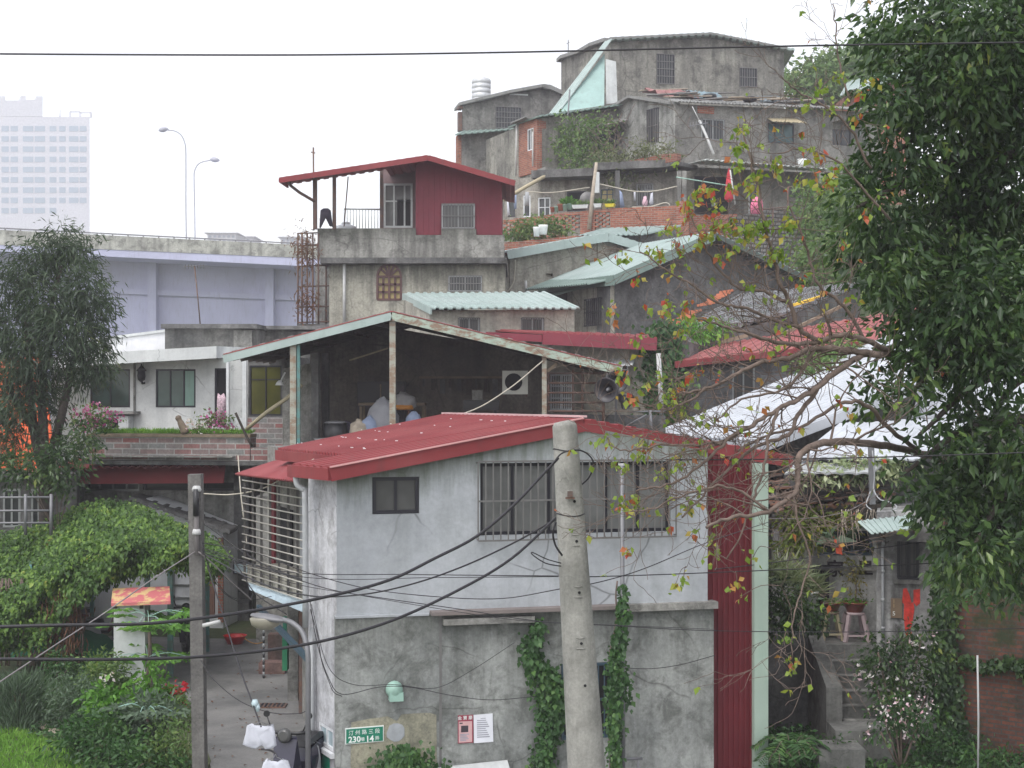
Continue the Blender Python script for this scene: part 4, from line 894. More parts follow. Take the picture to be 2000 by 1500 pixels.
def red_room_house():
    w = Wall((643, 46), (987, 46)); wr = Wall((812, 46.15), (980, 46.15)); wb = Wall((745, 48), (815, 48))
    t = thing('rooftop_room_house', 'cement house with an arched window and a red sheet room on its roof', 'house', w.at(643, 680))
    z0 = w.uv(0, 512)[1]; ac = [w.uv(760, 540)[0], w.uv(0, 540)[1]]
    u0, _, u1, _ = w.rect(737, 516, 783, 585); zb = w.uv(0, 585)[1]; zs = w.uv(0, 540)[1]; cx = (u0 + u1) / 2; rx = (u1 - u0) / 2; zt = w.uv(0, 516)[1]
    arch = [(u0, zb), (u1, zb)] + [(cx + rx * math.cos(a * math.pi / 12), zs + (zt - zs) * math.sin(a * math.pi / 12)) for a in range(13)]
    r2 = w.rect(875, 538, 942, 570)
    m = MB(); w.body(m, [(643, 512), (987, 512)], [r2], depth=7, bottom=4, extra=[arch]); m.build('wall', M['conc_h2'], t)
    m = MB(); a = w.uv(628, 516); b = w.uv(990, 506); w.box(m, a[0], a[1], b[0], b[1] + .02, -7.2, .35); m.build('floor_slab', M['conc_dark'], t)
    m = MB(); w.body(m, [(620, 446), (812, 446), (812, 459), (862, 459), (862, 447), (930, 447), (930, 459), (985, 459)], depth=.1, th=.18, bottom=w.uv(0, 505)[1]); w.box(m, w.uv(745, 0)[0], w.uv(0, 446)[1] - .6, w.uv(985, 0)[0], w.uv(0, 446)[1] - .5, -6, -.25); m.build('parapet', M['conc_par'], t)
    rr = wr.rect(862, 398, 928, 447)
    m = MB(); pts = [(812, 318), (835, 312), (980, 345)]; wr.body(m, pts, [(rr[0], rr[1], rr[2], rr[3])], depth=5, bottom=wr.uv(0, 459)[1], th=.1)
    x = wr.uv(812, 0)[0]
    while x < wr.uv(978, 0)[0]:
        px = 1000 + (wr.pt(x, 0).x / wr.pt(x, 0).y) * F; yt = 318 - 6 * (px - 812) / 23 if px < 835 else 312 + (px - 835) * 33 / 145
        if not (858 < px < 932): wr.box(m, x, wr.uv(0, 458)[1], x + .06, wr.uv(px, yt + 2)[1], .001, .03)
        else: wr.box(m, x, wr.uv(0, 396)[1], x + .06, wr.uv(px, yt + 2)[1], .001, .03)
        x += .18
    m.build('red_wall', M['red_wall'], t)
    rb = wb.rect(749, 358, 806, 445)
    m = MB(); wb.body(m, [(745, 325), (815, 315)], [rb], depth=2.5, bottom=wb.uv(0, 447)[1]); m.build('entrance_wall', painted('brown grey sheet', (.17, .11, .11), rough=.6), t)
    f = window(wb, rb, t, M['frame_grey'], M['glass_grey'], muls=(.36, .72), rails=(.6,), fw=.07); m = MB(); wb.box(m, rb[0] + .45, rb[1] + .07, rb[0] + .92, rb[1] + .95, -.03, -.02); m.build('open_sash', M['dark'], f)
    window(wr, rr, t, M['frame_grey'], M['glass_grey'], muls=(.5,), bars=10, hbars=1, barm=M['bars_grey'], br=.012)
    window(w, r2, t, M['frame_grey'], M['glass'], muls=(.5,), bars=12, hbars=1, barm=M['bars_grey'], br=.012)
    # arched window
    m = MB(); rg = .06
    def seg(p, q, th=.05): m.beam(w.pt(p[0], p[1], -.02), w.pt(q[0], q[1], -.02), .07, th, up=w.n)
    for i in range(len(arch)): seg(arch[i], arch[(i + 1) % len(arch)], .08)
    seg((u0, zs), (u1, zs), .07); seg((cx, zb), (cx, zt), .06)
    for k in (.33, .66): seg((u0, zb + (zs - zb) * k), (u1, zb + (zs - zb) * k), .03)
    for k in (.25, .75): seg((u0 + (u1 - u0) * k, zb), (u0 + (u1 - u0) * k, zs), .03)
    for an in (40, 65, 115, 140): seg((cx, zs), (cx + rx * math.cos(R(an)), zs + (zt - zs) * math.sin(R(an))), .03)
    f = m.build('window', M['frame_brown'], t); f['label'] = 'brown arched window with amber panes'
    m = MB(); m.poly_prism([[w.pt(a_, b_, -.06) for a_, b_ in arch]], -w.n * .02); m.build('pane', M['glass_amber'], f)
    m = MB(); m.tube([w.at(673, 506, .1), w.at(673, 640, .1)], .05, 7); m.build('downpipe', M['pvc_white'], t)
    # roof
    A, B, C = P(546, 348, 45), P(836, 304, 45), P(1006, 354, 45); bk = Vector((0, 6.2, .1)); m = MB(); K = A.lerp(B, .69); bs = Vector((0, 1.7, .05)); m.sheet(A, K, K + bs, A + bs, .3, .03, .03); m.sheet(K, B, B + bk, K + bk, .3, .03, .03); m.sheet(B, C, C + bk, B + bk, .3, .03, .03); m.build('roof', M['red_roof'], t)
    m = MB(); z = Vector((0, -.02, -.07)); m.beam(A + z, B + z, .06, .17); m.beam(B + z, C + z, .06, .17); m.beam(A + z, A + bs + z, .05, .12); m.build('roof_edge', M['red_roof'], t)
    for x, top in ((616, 342), (653, 337)):
        m = MB(); a = P(x, 448, 45.9); b = P(x, top, 45.9); m.beam(a, b, .11, .11); m.build('post', M['rust'], t)
    m = MB(); m.tube([P(563, 352, 45.5), P(567, 362, 45.6), P(585, 376, 45.7), P(614, 393, 45.85)], .05, 6); m.build('brace', M['rust'], t)
    m = MB(); m.beam(P(745, 447, 46.9), P(745, 322, 46.9), .1, .1); m.tube([P(672, 442, 46.2), P(680, 345, 46.2)], .02, 5); m.build('corner_post', M['rust'], t)
    m = MB(); m.tube([P(672, 408, 50.5), P(745, 409, 50.5)], .03, 5)
    for k in range(13): m.tube([P(672 + 6 * k, 409, 50.5), P(672 + 6 * k, 447, 50.5)], .013, 4)
    m.build('rear_railing', M['frame_grey'], t)
    # old cage on the left corner
    m = MB(); ws = w
    for k, (x, Y) in enumerate([(582, 46.3), (590, 46), (600, 46), (611, 46), (622, 46), (637, 46.2)]):
        m.tube([P(x, 455, Y), P(x, 632, Y)], .03, 5)
    for y in (456, 480, 520, 560, 600, 630): m.tube([P(582, y, 46.2), P(643, y - 2, 46.1)], .025, 5)
    m.build('balcony_cage', M['rust'], t)
    m = MB(); m.hexa(*[P(x, y, Y) for x, y, Y in ((580, 640, 46), (643, 640, 46), (643, 640, 50), (580, 640, 50), (580, 632, 46), (643, 632, 46), (643, 632, 50), (580, 632, 50))]); m.build('balcony_floor', M['conc_dark'], t)
    m = MB(); m.hexa(*[P(x, y, Y) for x, y, Y in ((616, 632, 47.6), (643, 632, 47.0), (643, 632, 50), (616, 632, 50), (616, 515, 47.6), (643, 515, 47.0), (643, 515, 50), (616, 515, 50))]); m.build('side_wall', M['conc'], t)
red_room_house()
for i, (cx, cy, n) in enumerate([(600, 500, 180), (592, 470, 90), (603, 590, 160)]):
    rng = np.random.default_rng(i + 5); p = np.array(P(cx, cy, 46)) + rng.normal(size=(n * 2, 3)) * np.array([.22, .15, .3]); d = rng.normal(size=(n * 2, 3)); d[:, 2] -= .8
    tag(leaf_object('hanging_plant', p, d, .17, .035, M['leaf_dry'], seed=i), ['dry brown creeper over the middle of the rooftop house cage', 'dry creeper on top of the rooftop house cage', 'dry potted plants in the bottom of the rooftop house cage'][i], 'creeper', 'dry creepers on the balcony cage')
m = MB(); m.tube([P(613, 448, 46.2), P(612, 288, 46.2)], .03, 6); m.tube([P(607, 297, 46.2), P(616, 299, 46.2)], .02, 5); tag(m.build('mast_aerial', M['rust']), 'thin dark mast rising above the red canopy roof', 'aerial')
c = P(675, 446, 47.2); t = thing('rooftop_tank', 'low steel dome of a water tank behind the roof parapet', 'water tank', c); m = MB(); m.lathe(c, [(.38, -.4), (.4, -.05), (.34, .06), (.18, .12), (.02, .14)], 16); m.build('tank_body', M['steel_tank'], t)
m = MB(); m.lathe(c, [(.14, .12), (.13, .2), (.02, .22)], 12); m.build('tank_lid', M['steel_tank'], t)
hang_cloth('trousers', 'dark trousers drying spread between the red canopy posts', 'trousers', [(626, 411), (632, 407), (641, 407), (646, 411), (650, 443), (644, 442), (641, 424), (636, 418), (630, 428), (626, 446), (624, 445)], 45.7, M['cloth_dark'], None, .05, 9)
# potted garden left of the terrace, under the brick lattice
rng = np.random.default_rng(21); bl = [(P(x, y, 55.5), (r, r * .8, r * .75)) for x, y, r in [(1000, 462, .4), (1020, 450, .5), (1045, 442, .5), (1068, 450, .45), (1095, 452, .4), (1040, 462, .4), (1085, 440, .35)]]
t = thing('potted_garden', 'dense green potted shrubs with a white bucket below the brick lattice', 'shrubs', P(1040, 478, 55.5)); ps, ds = sprays(bl, rng, 22, 8, .14); leaf_object('foliage', ps, ds, .16, .07, M['leaf_hill'], t, seed=2)
m = MB(); m.hexa(*[P(x, y, Y) for x, y, Y in ((985, 500, 54.6), (1150, 482, 54.6), (1150, 482, 57), (985, 500, 57), (985, 474, 54.6), (1150, 458, 54.6), (1150, 458, 57), (985, 474, 57))]); m.build('bed_edge', M['brick_hill'], t)
for x, y, lb in [(1048, 462, 'white square planter tub among the potted shrubs'), (1061, 458, 'white bucket beside the square tub among the potted shrubs')]:
    m = MB(); m.lathe(P(x, y, 54.5), [(.14, 0), (.18, .3), (.19, .36), (.15, .36)], 12 if x > 1050 else 4); tag(m.build('planter_tub', M['white_plastic']), lb, 'planter', 'white tubs among the potted shrubs')

def grey_flat_house():
    w = Wall((322, 41), (500, 41)); w2 = Wall((500, 42.5), (660, 42.5)); t = thing('flat_roof_block', 'low dark cement block with flat roof slab below the flyover', 'building', w.at(322, 740))
    m = MB(); w.body(m, [(322, 642), (500, 642)], depth=5, bottom=4); w2.body(m, [(500, 642), (660, 650)], depth=4, bottom=4); m.build('wall', concrete('sooty cement', (.14, .14, .135), (.22, .215, .2), mamt=.5, streak=.7), t)
    m = MB(); w.box(m, *w.rect(457, 645, 493, 735), .003, .06); m.build('pale_pilaster', M['conc'], t)
    m = MB(); w.box(m, w.uv(319, 0)[0], w.uv(0, 642)[1], w.uv(505, 0)[0], w.uv(0, 633.5)[1], -5.3, .3); w2.box(m, w2.uv(500, 0)[0], w2.uv(0, 644)[1], w2.uv(650, 0)[0], w2.uv(0, 637)[1], -4, .25); m.build('roof_slab', M['conc_dark'], t)
grey_flat_house()
w = Wall((150, 43), (324, 43)); t = thing('white_parapet_house', 'plain white painted rooftop wall between the left tree and the dark block', 'building', w.at(180, 745)); m = MB(); w.body(m, [(150, 668), (324, 646)], depth=5, bottom=3); m.build('wall', painted('bright white block', (.8, .8, .82), rough=.8, damt=.1), t)
m = MB(); eave(m, w, [(150, 668), (324, 646)], .08, -.4, .06); m.build('coping', M['white_plain'], t)
# fishbone aerial standing on the dark block
t = thing('roof_aerial', 'thin fishbone aerial on the dark block, seen against the flyover', 'aerial', P(391, 634, 42.5)); m = MB(); m.tube([P(391, 634, 42.5), P(387, 590, 42.5), P(380, 520, 42.5)], .02, 5); m.build('mast', M['rust'], t)
m = MB(); m.tube([P(360, 521, 42.5), P(398, 518, 42.5)], .014, 4)
for k in range(7): m.tube([P(362 + 6 * k, 517, 42.3), P(362 + 6 * k, 524, 42.7)], .009, 4)
m.build('aerial_rods', M['galv'], t)

def white_house():
    w = Wall((100, 38), (485, 37)); wr = Wall((483, 36.5), (556, 36.2))
    t = thing('white_house', 'white upper-storey house with two dark sliding windows behind a flowering balcony', 'house', w.at(130, 900))
    rs = [w.rect(176, 721, 254, 796), w.rect(304, 721, 382, 796), w.rect(419, 719, 443, 830)]
    m = MB(); w.body(m, [(100, 706), (485, 700)], rs, depth=5, bottom=w.uv(0, 905)[1]); m.build('wall', M['white_wall'], t)
    f = window(w, rs[0], t, M['frame_dark'], M['glass_green'], muls=(.5,), fw=.045); f = window(w, rs[1], t, M['frame_dark'], M['glass_green'], muls=(.36, .7), fw=.045)
    m = MB(); w.box(m, rs[1][2] - .3, rs[1][1] + .05, rs[1][2] - .05, rs[1][3] - .05, -.04, -.03); m.build('sash', painted('pale green sash glass', (.18, .3, .25), rough=.3), f)
    window(w, rs[2], t, M['frame_dark'], M['dark'], muls=(), name='doorway')
    m = MB(); a = w.at(128, 712, .8); b = w.at(300, 700, .8); c = w.at(446, 692, .8); bk = Vector((0, 5.6, .1)); h = Vector((0, 0, .19))
    for p, q in ((a, b), (b, c)): m.hexa(p - h * .6, q - h * .6, q + bk - h * .6, p + bk - h * .6, p + h, q + h, q + bk + h, p + bk + h)
    m.build('roof_slab', M['white_plain'], t)
    m = MB(); w.box(m, *w.rect(212, 803, 275, 808), 0, .45); m.build('shelf', M['conc'], t)
    m = MB(); w.box(m, w.uv(262, 0)[0], w.uv(0, 808)[1], w.uv(265, 0)[0], w.uv(0, 706)[1], .003, .05); m.build('pipe', M['conc'], t)
    # glazed porch on the right
    r = [wr.rect(487, 714, 550, 812)]; m = MB(); wr.body(m, [(484, 700), (556, 697)], r, depth=1.5, bottom=wr.uv(0, 814)[1]); m.build('porch_wall', M['conc_dark'], t)
    window(wr, r[0], t, M['frame_dark'], M['glass_olive'], muls=(.5,), rails=(.72,), fw=.04)
    m = MB(); wr.box(m, *wr.rect(484, 815, 556, 905), -.3, .02); m.build('porch_base', M['brick_grey'], t)
    for x in (478, 445):
        m = MB(); m.beam(P(x, 838, 33.8), P(x, 702, 33.8), .1 if x > 450 else .06, .1); m.build('porch_post', M['frame_white'], t)
    m = MB(); m.hexa(*[P(x, y, Y) for x, y, Y in ((446, 832, 33.9), (476, 838, 33.9), (476, 838, 34), (446, 832, 34), (446, 815, 33.9), (476, 817, 33.9), (476, 817, 34), (446, 815, 34))]); m.build('porch_panel', M['frame_white'], t)
    return t
white_house()
w = Wall((100, 38), (485, 37))
t = thing('wall_lantern', 'black wall lantern between the two windows of the white house', 'lantern', w.at(282, 745, .1)); c = w.at(282, 742, .18)
m = MB(); m.lathe(c, [(.02, -.06), (.09, 0), (.11, .1), (.1, .22), (.14, .24), (.03, .36), (.01, .42)], 8); m.build('lantern_body', M['black_plastic'], t); m = MB(); m.tube([c + Vector((0, 0, .05)), c + Vector((0, .1, -.1)), w.at(282, 748, 0)], .03, 6); m.build('bracket', M['black_plastic'], t)
t = thing('air_conditioner', 'dark fan of an air conditioner low on the white wall', 'air conditioner', w.at(232, 836, .1)); m = MB(); w.box(m, *w.rect(215, 812, 262, 838), .02, .35); m.build('casing', M['white_plain'], t); m = MB(); m.lathe(w.at(233, 825, .35), [(.14, 0), (.14, .02), (.05, .03)], 18, axis=w.n); m.build('fan', M['dark'], t)
hang_cloth('flowered_dress', 'flowered dress hanging at the doorway of the white house', 'dress', [(426, 768), (431, 773), (437, 768), (442, 780), (441, 822), (424, 822), (424, 780)], 36.3, M['flower_cloth'], None, .06, 4)

def balcony():
    w = Wall((172, 33.6), (560, 33)); t = thing('balcony_planter', 'long grey and red block balcony wall topped with grass and flowers', 'balcony', w.at(172, 898))
    m = MB(); w.body(m, [(172, 852), (488, 850)], depth=.35, bottom=w.uv(0, 897)[1], th=.12); w.box(m, w.uv(489, 0)[0], w.uv(0, 897)[1], w.uv(556, 0)[0], w.uv(0, 872)[1], -.4, -.02); m.build('wall', M['brick_grey'], t)
    m = MB(); w.box(m, w.uv(170, 0)[0], w.uv(0, 852)[1], w.uv(490, 0)[0], w.uv(0, 846)[1], -.45, .05); m.build('coping', M['wood'], t)
    m = MB(); w.box(m, w.uv(168, 0)[0], w.uv(0, 905)[1], w.uv(600, 0)[0], w.uv(0, 897.5)[1], -4.5, .1); m.build('floor_slab', M['conc_dark'], t)
    m = MB(); w.box(m, *w.rect(190, 889, 460, 893), .02, .25); m.build('pale_ledge', M['conc'], t)
    rng = np.random.default_rng(8); n = 2600; u = rng.uniform(w.uv(180, 0)[0], w.uv(486, 0)[0], n); zz = w.uv(0, 846)[1]; p = np.array([w.pt(a, zz, rng.uniform(-.4, -.02)) for a in u]); d = rng.normal(size=(n, 3)) * .5; d[:, 2] = 1
    leaf_object('grass_strip', p, d, .15, .02, M['grass'], t, seed=4)
balcony()
def flowers(name, lb, blobs, Y, leafm, petalm, np_=.5, ls=.12, cat='flowers', seed=1, grp=None, base=None, dens=26, ps_=.07):
    rng = np.random.default_rng(seed); bl = [(P(x, y, Y), (r, r * .7, r * .8)) for x, y, r in blobs]; c = base or P(blobs[0][0], max(b[1] for b in blobs), Y)
    t = thing(name, lb, cat, c, grp); a, b = sprays(bl, rng, dens, 6, .09); leaf_object('foliage', a, b, ls, ls * .45, leafm, t, seed=seed)
    a, b = sprays(bl, rng, dens * np_, 5, .07, inner=.05); leaf_object('blossom', a, b, ps_, ps_ * .9, petalm, t, seed=seed + 1)
    m = MB(); 
    for x, y, r in blobs: m.tube([c, P(x, y, Y)], .015, 4)
    m.build('stems', M['bark'], t); return t
flowers('magenta_shrub', 'magenta flowering shrub at the left end of the balcony wall', [(165, 818, .28), (190, 812, .3), (212, 818, .25), (185, 832, .25)], 33.7, M['leaf_hill'], M['petal_pink'], 1.0, seed=3)
flowers('magenta_shrub', 'magenta flowering shrub by the white porch posts', [(405, 824, .22), (425, 822, .25), (442, 828, .18)], 33.5, M['leaf_hill'], M['petal_pink'], 1.1, seed=5)
flowers('white_flowers', 'white flowers between driftwood and the magenta shrub on the balcony', [(380, 836, .2), (395, 838, .16)], 33.4, M['leaf_hill'], M['petal_white'], 1.3, seed=6)
m = MB(); m.tube(smooth_path([P(362, 846, 33.3), P(354, 828, 33.3), P(346, 812, 33.3)], 5), [.09, .1, .09, .08, .085, .08, .075, .06, .07, .075, .04], 8); tag(m.build('driftwood', M['wood']), 'curled brown driftwood stump standing on the balcony grass', 'driftwood')

def lower_left_building():
    w = Wall((140, 35.2), (494, 34.6)); t = thing('lower_building', 'grey cement ground floor under the balcony with a long dark window strip', 'building', w.at(160, 1210))
    rs = [w.rect(166, 941, 272, 960), w.rect(280, 941, 463, 959)]
    m = MB(); w.body(m, [(140, 905), (494, 898)], rs, depth=6, bottom=0); m.build('wall', concrete('grey plaster with fog', (.24, .24, .22), (.36, .355, .33), mamt=.5, streak=.6), t)
    window(w, rs[0], t, M['frame_grey'], M['glass'], muls=(.25, .5, .75), depth=.1); window(w, rs[1], t, M['frame_dark'], M['glass'], muls=(.33, .66), depth=.1)
    m = MB(); w.box(m, w.uv(463, 0)[0], 0, w.uv(492, 0)[0], w.uv(0, 896)[1], .003, .25); m.build('column', M['conc_dark'], t)
    m = MB(); a, b = w.at(160, 940, 1.0), w.at(463, 938, 1.0); c, d = w.at(460, 903, .75), w.at(145, 905, .75); m.hexa(a, b, b - w.n * .04, a - w.n * .04, d, c, c - w.n * .04, d - w.n * .04); m.build('awning_band', M['red_roof'], t)
    m = MB(); m.sheet(w.at(138, 909, 1.3), w.at(462, 906, 1.3), w.at(462, 896, .1), w.at(150, 898, .1), .2, .05, .03, kind='wave'); m.build('awning', M['red_roof'], t)
    m = MB(); w.box(m, *w.rect(446, 1050, 492, 1215), .004, .02); m.build('rendered_panel', M['conc'], t)
lower_left_building()
def small_gable_house():
    w = Wall((140, 34.5), (436, 33.6)); t = thing('small_gable_house', 'small white gable house with black tar roof edge behind the vine arbour', 'house', w.at(300, 1215))
    m = MB(); w.body(m, [(140, 1060), (210, 1010), (262, 975), (285, 973), (436, 1032)], depth=.7, bottom=0); m.build('wall', painted('bright white wall', (.74, .75, .76), rough=.85, dirt=(.3, .3, .3), damt=.35), t)
    m = MB(); bk = Vector((0, .8, 0)); a, b, c = w.at(205, 1008, .35), w.at(272, 968, .35), w.at(462, 1034, .35); m.sheet(a, b, b + bk * 1.2, a + bk * 1.2, .3, .02, .09); m.sheet(b, c, c + bk * 1.2, b + bk * 1.2, .3, .02, .09); m.build('roof', M['conc_dark'], t)
    m = MB(); w.box(m, *w.rect(427, 1050, 437, 1215), .003, .04); m.build('brick_edge', M['brick'], t)
    m = MB()
    for y in (1140, 1165, 1180): w.box(m, *w.rect(333, y, 372, y + 3), .003, .05)
    w.box(m, *w.rect(339, 1100, 342, 1195), .003, .05); m.build('battens', M['frame_grey'], t)
    m = MB(); w.box(m, *w.rect(396, 1105, 420, 1200), .003, .05); m.build('brown_door', painted('brown streaked door', (.22, .12, .09), rough=.8, rust=(.3, .15, .1), ramt=.6), t)
small_gable_house()
w = Wall((440, 34.3), (500, 34.1)); t = thing('notice_board', 'small pale blue framed notice on the grey wall left of the cage', 'notice', w.at(480, 1118)); m = MB(); w.box(m, *w.rect(466, 1095, 498, 1119), .25, .3); m.build('frame', M['frame_dark'], t); m = MB(); w.box(m, *w.rect(469, 1098, 495, 1116), .302, .31); m.build('sheet', M['glass_blue'], t)

# ================================================================ OPEN SHED AND STRIP ROOF HOUSE
def strip_house():
    w = Wall((1040, 37), (1280, 36)); t = thing('red_strip_house', 'grey cement house with a long flat crimson roof band, behind the loudspeakers', 'house', w.at(1180, 860))
    rs = [w.rect(1074, 730, 1118, 802), w.rect(1183, 706, 1228, 738)]
    m = MB(); w.body(m, [(1040, 672), (1280, 682)], rs, depth=5, bottom=2); m.build('wall', M['conc_warm'], t)
    f = window(w, rs[0], t, M['frame_white'], M['glass_grey'], muls=(.5,), bars=10, hbars=2, barm=M['frame_white'], boff=.08, br=.012); window(w, rs[1], t, M['frame_white'], M['glass'], muls=(.5,), rails=(.5,))
    m = MB(); m.sheet(w.at(1190, 716, .6), w.at(1246, 714, .6), w.at(1240, 703, .02), w.at(1192, 702, .02), .15, .02, .02, rag=.04); m.build('window_awning', M['white_plain'], t)
    a, b, c = P(945, 650, 37.5), P(1075, 664, 35.6), P(1283, 671, 35.4); m = MB()
    for p, q, h in ((P(950, 655, 37.4), P(1060, 661, 35.8), .18), (P(1060, 661, 35.8), P(1283, 673, 35.4), .3)): m.beam(p, q, .06, h)
    m.build('fascia', M['red_wall'], t)
    m = MB(); m.sheet(P(1060, 650, 35.8), P(1283, 661, 35.4), P(1290, 655, 41), P(960, 644, 42), .3, .03, .04); m.build('roof', M['red_roof'], t)
strip_house()

def open_shed():
    A, B, C = P(437, 693, 30.6), P(765, 609, 30.6), P(1214, 716, 30.6); bk = Vector((0, 6.0, .1))
    t = thing('open_shed', 'open workshop shed with low gable roof of rusting pale green edges', 'shed', P(765, 880, 31))
    m = MB(); m.sheet(A, B, B + bk, A + bk, .3, .04, .03); m.sheet(B, C, C + bk, B + bk, .3, .04, .03); m.build('roof', M['grey_sheet'], t)
    m = MB(); z = Vector((0, -.03, -.09)); m.beam(A + z, B + z, .07, .17); m.build('left_fascia', M['green_roof'], t); m = MB(); m.beam(B + z, C + z, .07, .18); m.build('right_fascia', M['shed_trim'], t)
    m = MB(); z = Vector((0, -.04, .005)); m.beam(A + z, B + z, .05, .03); m.beam(B + z, C + z, .05, .03); m.build('roof_lip', M['red_old'], t)
    m = MB()
    for k in range(1, 7):
        d = Vector((0, k * .95, -.07))
        m.beam(A + d, B + d, .06, .1); m.beam(B + d, C + d, .06, .1)
    for f in (.2, .45, .7, .9): m.beam(A.lerp(B, f) + Vector((0, 0, -.14)), A.lerp(B, f) + bk + Vector((0, 0, -.14)), .08, .1)
    for f in (.2, .4, .6, .8): m.beam(B.lerp(C, f) + Vector((0, 0, -.14)), B.lerp(C, f) + bk + Vector((0, 0, -.14)), .08, .1)
    m.build('rafters', M['bark_dark'], t)
    def ytop(x): return 693 + (609 - 693) * (x - 437) / 328 if x < 765 else 609 + 107 * (x - 765) / 449
    for x, wd, mm in ((573, .13, 'shed_post'), (767, .13, 'shed_post'), (1063, .1, 'shed_post'), (583, .07, 'teal_post')):
        a = P(x, ytop(x) + 14, 30.7); m = MB(); m.beam((a.x, a.y, 3.6), a, wd, wd); m.build('post', M[mm], t)
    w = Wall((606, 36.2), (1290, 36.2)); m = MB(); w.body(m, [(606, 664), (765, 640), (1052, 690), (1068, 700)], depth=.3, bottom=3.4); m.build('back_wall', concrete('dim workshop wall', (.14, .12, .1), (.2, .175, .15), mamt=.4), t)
    wp = Wall((592, 33.6), (630, 33.4)); m = MB(); wp.body(m, [(552, 720), (612, 708)], depth=.2, bottom=3.4); m.build('partition', M['conc'], t)
    wl = Wall((618, 31.8), (618.5, 36)); m = MB()
    for x, Y in ((616, 32), (636, 34.5)): m = MB(); a = P(x, 690, Y); m.box((a.x, a.y, (a.z + 3.5) / 2), .16, .2, a.z - 3.5); m.build('inner_post', M['conc_dark'], t)
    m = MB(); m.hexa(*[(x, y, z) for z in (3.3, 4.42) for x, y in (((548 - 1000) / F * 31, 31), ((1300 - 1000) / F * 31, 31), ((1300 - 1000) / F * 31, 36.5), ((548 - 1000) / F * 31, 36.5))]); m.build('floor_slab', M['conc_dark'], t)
    m = MB(); m.hexa(*[(x, y, z) for z in (0, 3.29) for x, y in (((500 - 1000) / F * 32, 32), ((1290 - 1000) / F * 32, 32), ((1290 - 1000) / F * 32, 36.4), ((500 - 1000) / F * 32, 36.4))]); m.build('lower_wall', M['conc'], t)
    # right hand low wall and railing
    wr = Wall((1070, 31.2), (1300, 31.2)); m = MB(); wr.body(m, [(1070, 808), (1300, 812)], depth=.15, bottom=3.5, th=.1); m.build('parapet', M['conc_dark'], t)
    m = MB()
    for x in (1071, 1119, 1137, 1177): m.tube([wr.at(x, 808, .1), wr.at(x, 722 if x < 1180 else 735, .1)], .03, 5)
    for y in (729, 748, 767, 786, 803): m.tube([wr.at(1071, y, .12), wr.at(1178, y, .12)], .025, 5)
    m.tube([wr.at(1178, 740, .1), wr.at(1178, 826, .1)], .035, 6); m.build('rack_frame', M['rust'], t)
    m = MB(); m.beam(P(1068, 726, 30.8), P(1088, 710, 30.8), .07, .07); m.build('knee_brace', M['wood'], t)
    return t
open_shed()
wb = Wall((606, 36.2), (1290, 36.2))
t = thing('air_conditioner', 'off-white air conditioner with round fan hung under the right end of the shed roof', 'air conditioner', P(1006, 770, 33)); wq = Wall((980, 33), (1032, 33)); m = MB(); wq.box(m, *wq.rect(981, 724, 1031, 770), -.35, 0); m.build('casing', painted('aged cream casing', (.62, .61, .55), rough=.6), t)
m = MB(); c = wq.at(1003, 746, .004); m.lathe(c, [(.2, 0), (.2, .012), (.05, .02)], 20, axis=wq.n); m.build('fan', M['dark'], t); m = MB(); m.beam(wq.at(984, 773, -.3), wq.at(984, 773, .02), .04, .04); m.beam(wq.at(1028, 773, -.3), wq.at(1028, 773, .02), .04, .04); m.build('bracket', M['rust'], t)
t = thing('workbench', 'long dim workbench across the back of the open shed', 'table', P(760, 830, 34.5)); m = MB(); a = P(700, 792, 34); b = P(830, 792, 34); m.hexa(a, b, b + Vector((0, .9, 0)), a + Vector((0, .9, 0)), *(p + Vector((0, 0, .06)) for p in (a, b, b + Vector((0, .9, 0)), a + Vector((0, .9, 0))))); m.build('table_top', M['wood'], t)
for x in (704, 826):
    for dy in (.1, .8): m = MB(); p = P(x, 794, 34); m.beam((p.x, 34 + dy, 4.42), (p.x, 34 + dy, p.z), .06, .06); m.build('leg', M['wood'], t)
def sack(x, y, Y, rx, rz, mat, lb, grp='sacks and bundles in the open shed', sd=1):
    rg = random.Random(sd); m = MB(); c = P(x, y, Y); pr = [(rx * k, h * rz) for k, h in ((.75, -.95), (1, -.5), (1.0, 0), (.85, .5), (.45, .9), (.15, 1.1))]
    m.lathe(c, pr, 12)
    for v in m.v: v += Vector((rg.uniform(-1, 1), rg.uniform(-1, 1), rg.uniform(-1, 1))) * rx * .13
    tag(m.build('sack', mat), lb, 'sack', grp)
sack(748, 815, 32.2, .34, .4, plain('dull grey sack', (.27, .27, .29), .9), 'large pale grey plastic sack left of the middle shed post', sd=2)  # sack toned down to a dull grey base colour
sack(722, 832, 32.0, .2, .2, M['cloth_blue'], 'small bluish bundle beside the pale sack in the shed', sd=3)
sack(700, 838, 31.9, .2, .2, M['wood_pale'], 'tan crumpled bundle on the shed floor', sd=4); sack(676, 842, 32.2, .22, .2, M['cloth_dark'], 'dark bundle at the left of the shed floor', sd=5)
sack(788, 785, 33, .3, .2, plain('dull grey cushion', (.26, .25, .25), .9), 'white cushion on the orange stool behind the middle post', sd=6)  # cushion toned down to a dull grey base colour
sack(808, 818, 32, .18, .15, M['cloth_blue'], 'faded blue bag under the orange stool', sd=7)
t = thing('orange_stool', 'round orange topped stool behind the middle shed post', 'stool', P(778, 832, 32.9)); m = MB(); m.lathe(P(778, 800, 32.9), [(.34, 0), (.36, .04), (.34, .1), (.05, .12)], 16); m.build('seat', plain('orange vinyl', (.5, .2, .03), .5), t)
for dx, dy in ((-.25, -.2), (.25, -.2), (.25, .2), (-.25, .2)):
    m = MB(); p = P(778, 800, 32.9) + Vector((dx, dy, 0)); m.tube([p, Vector((p.x, p.y, 4.43))], .02, 5); m.build('leg', M['rust'], t)
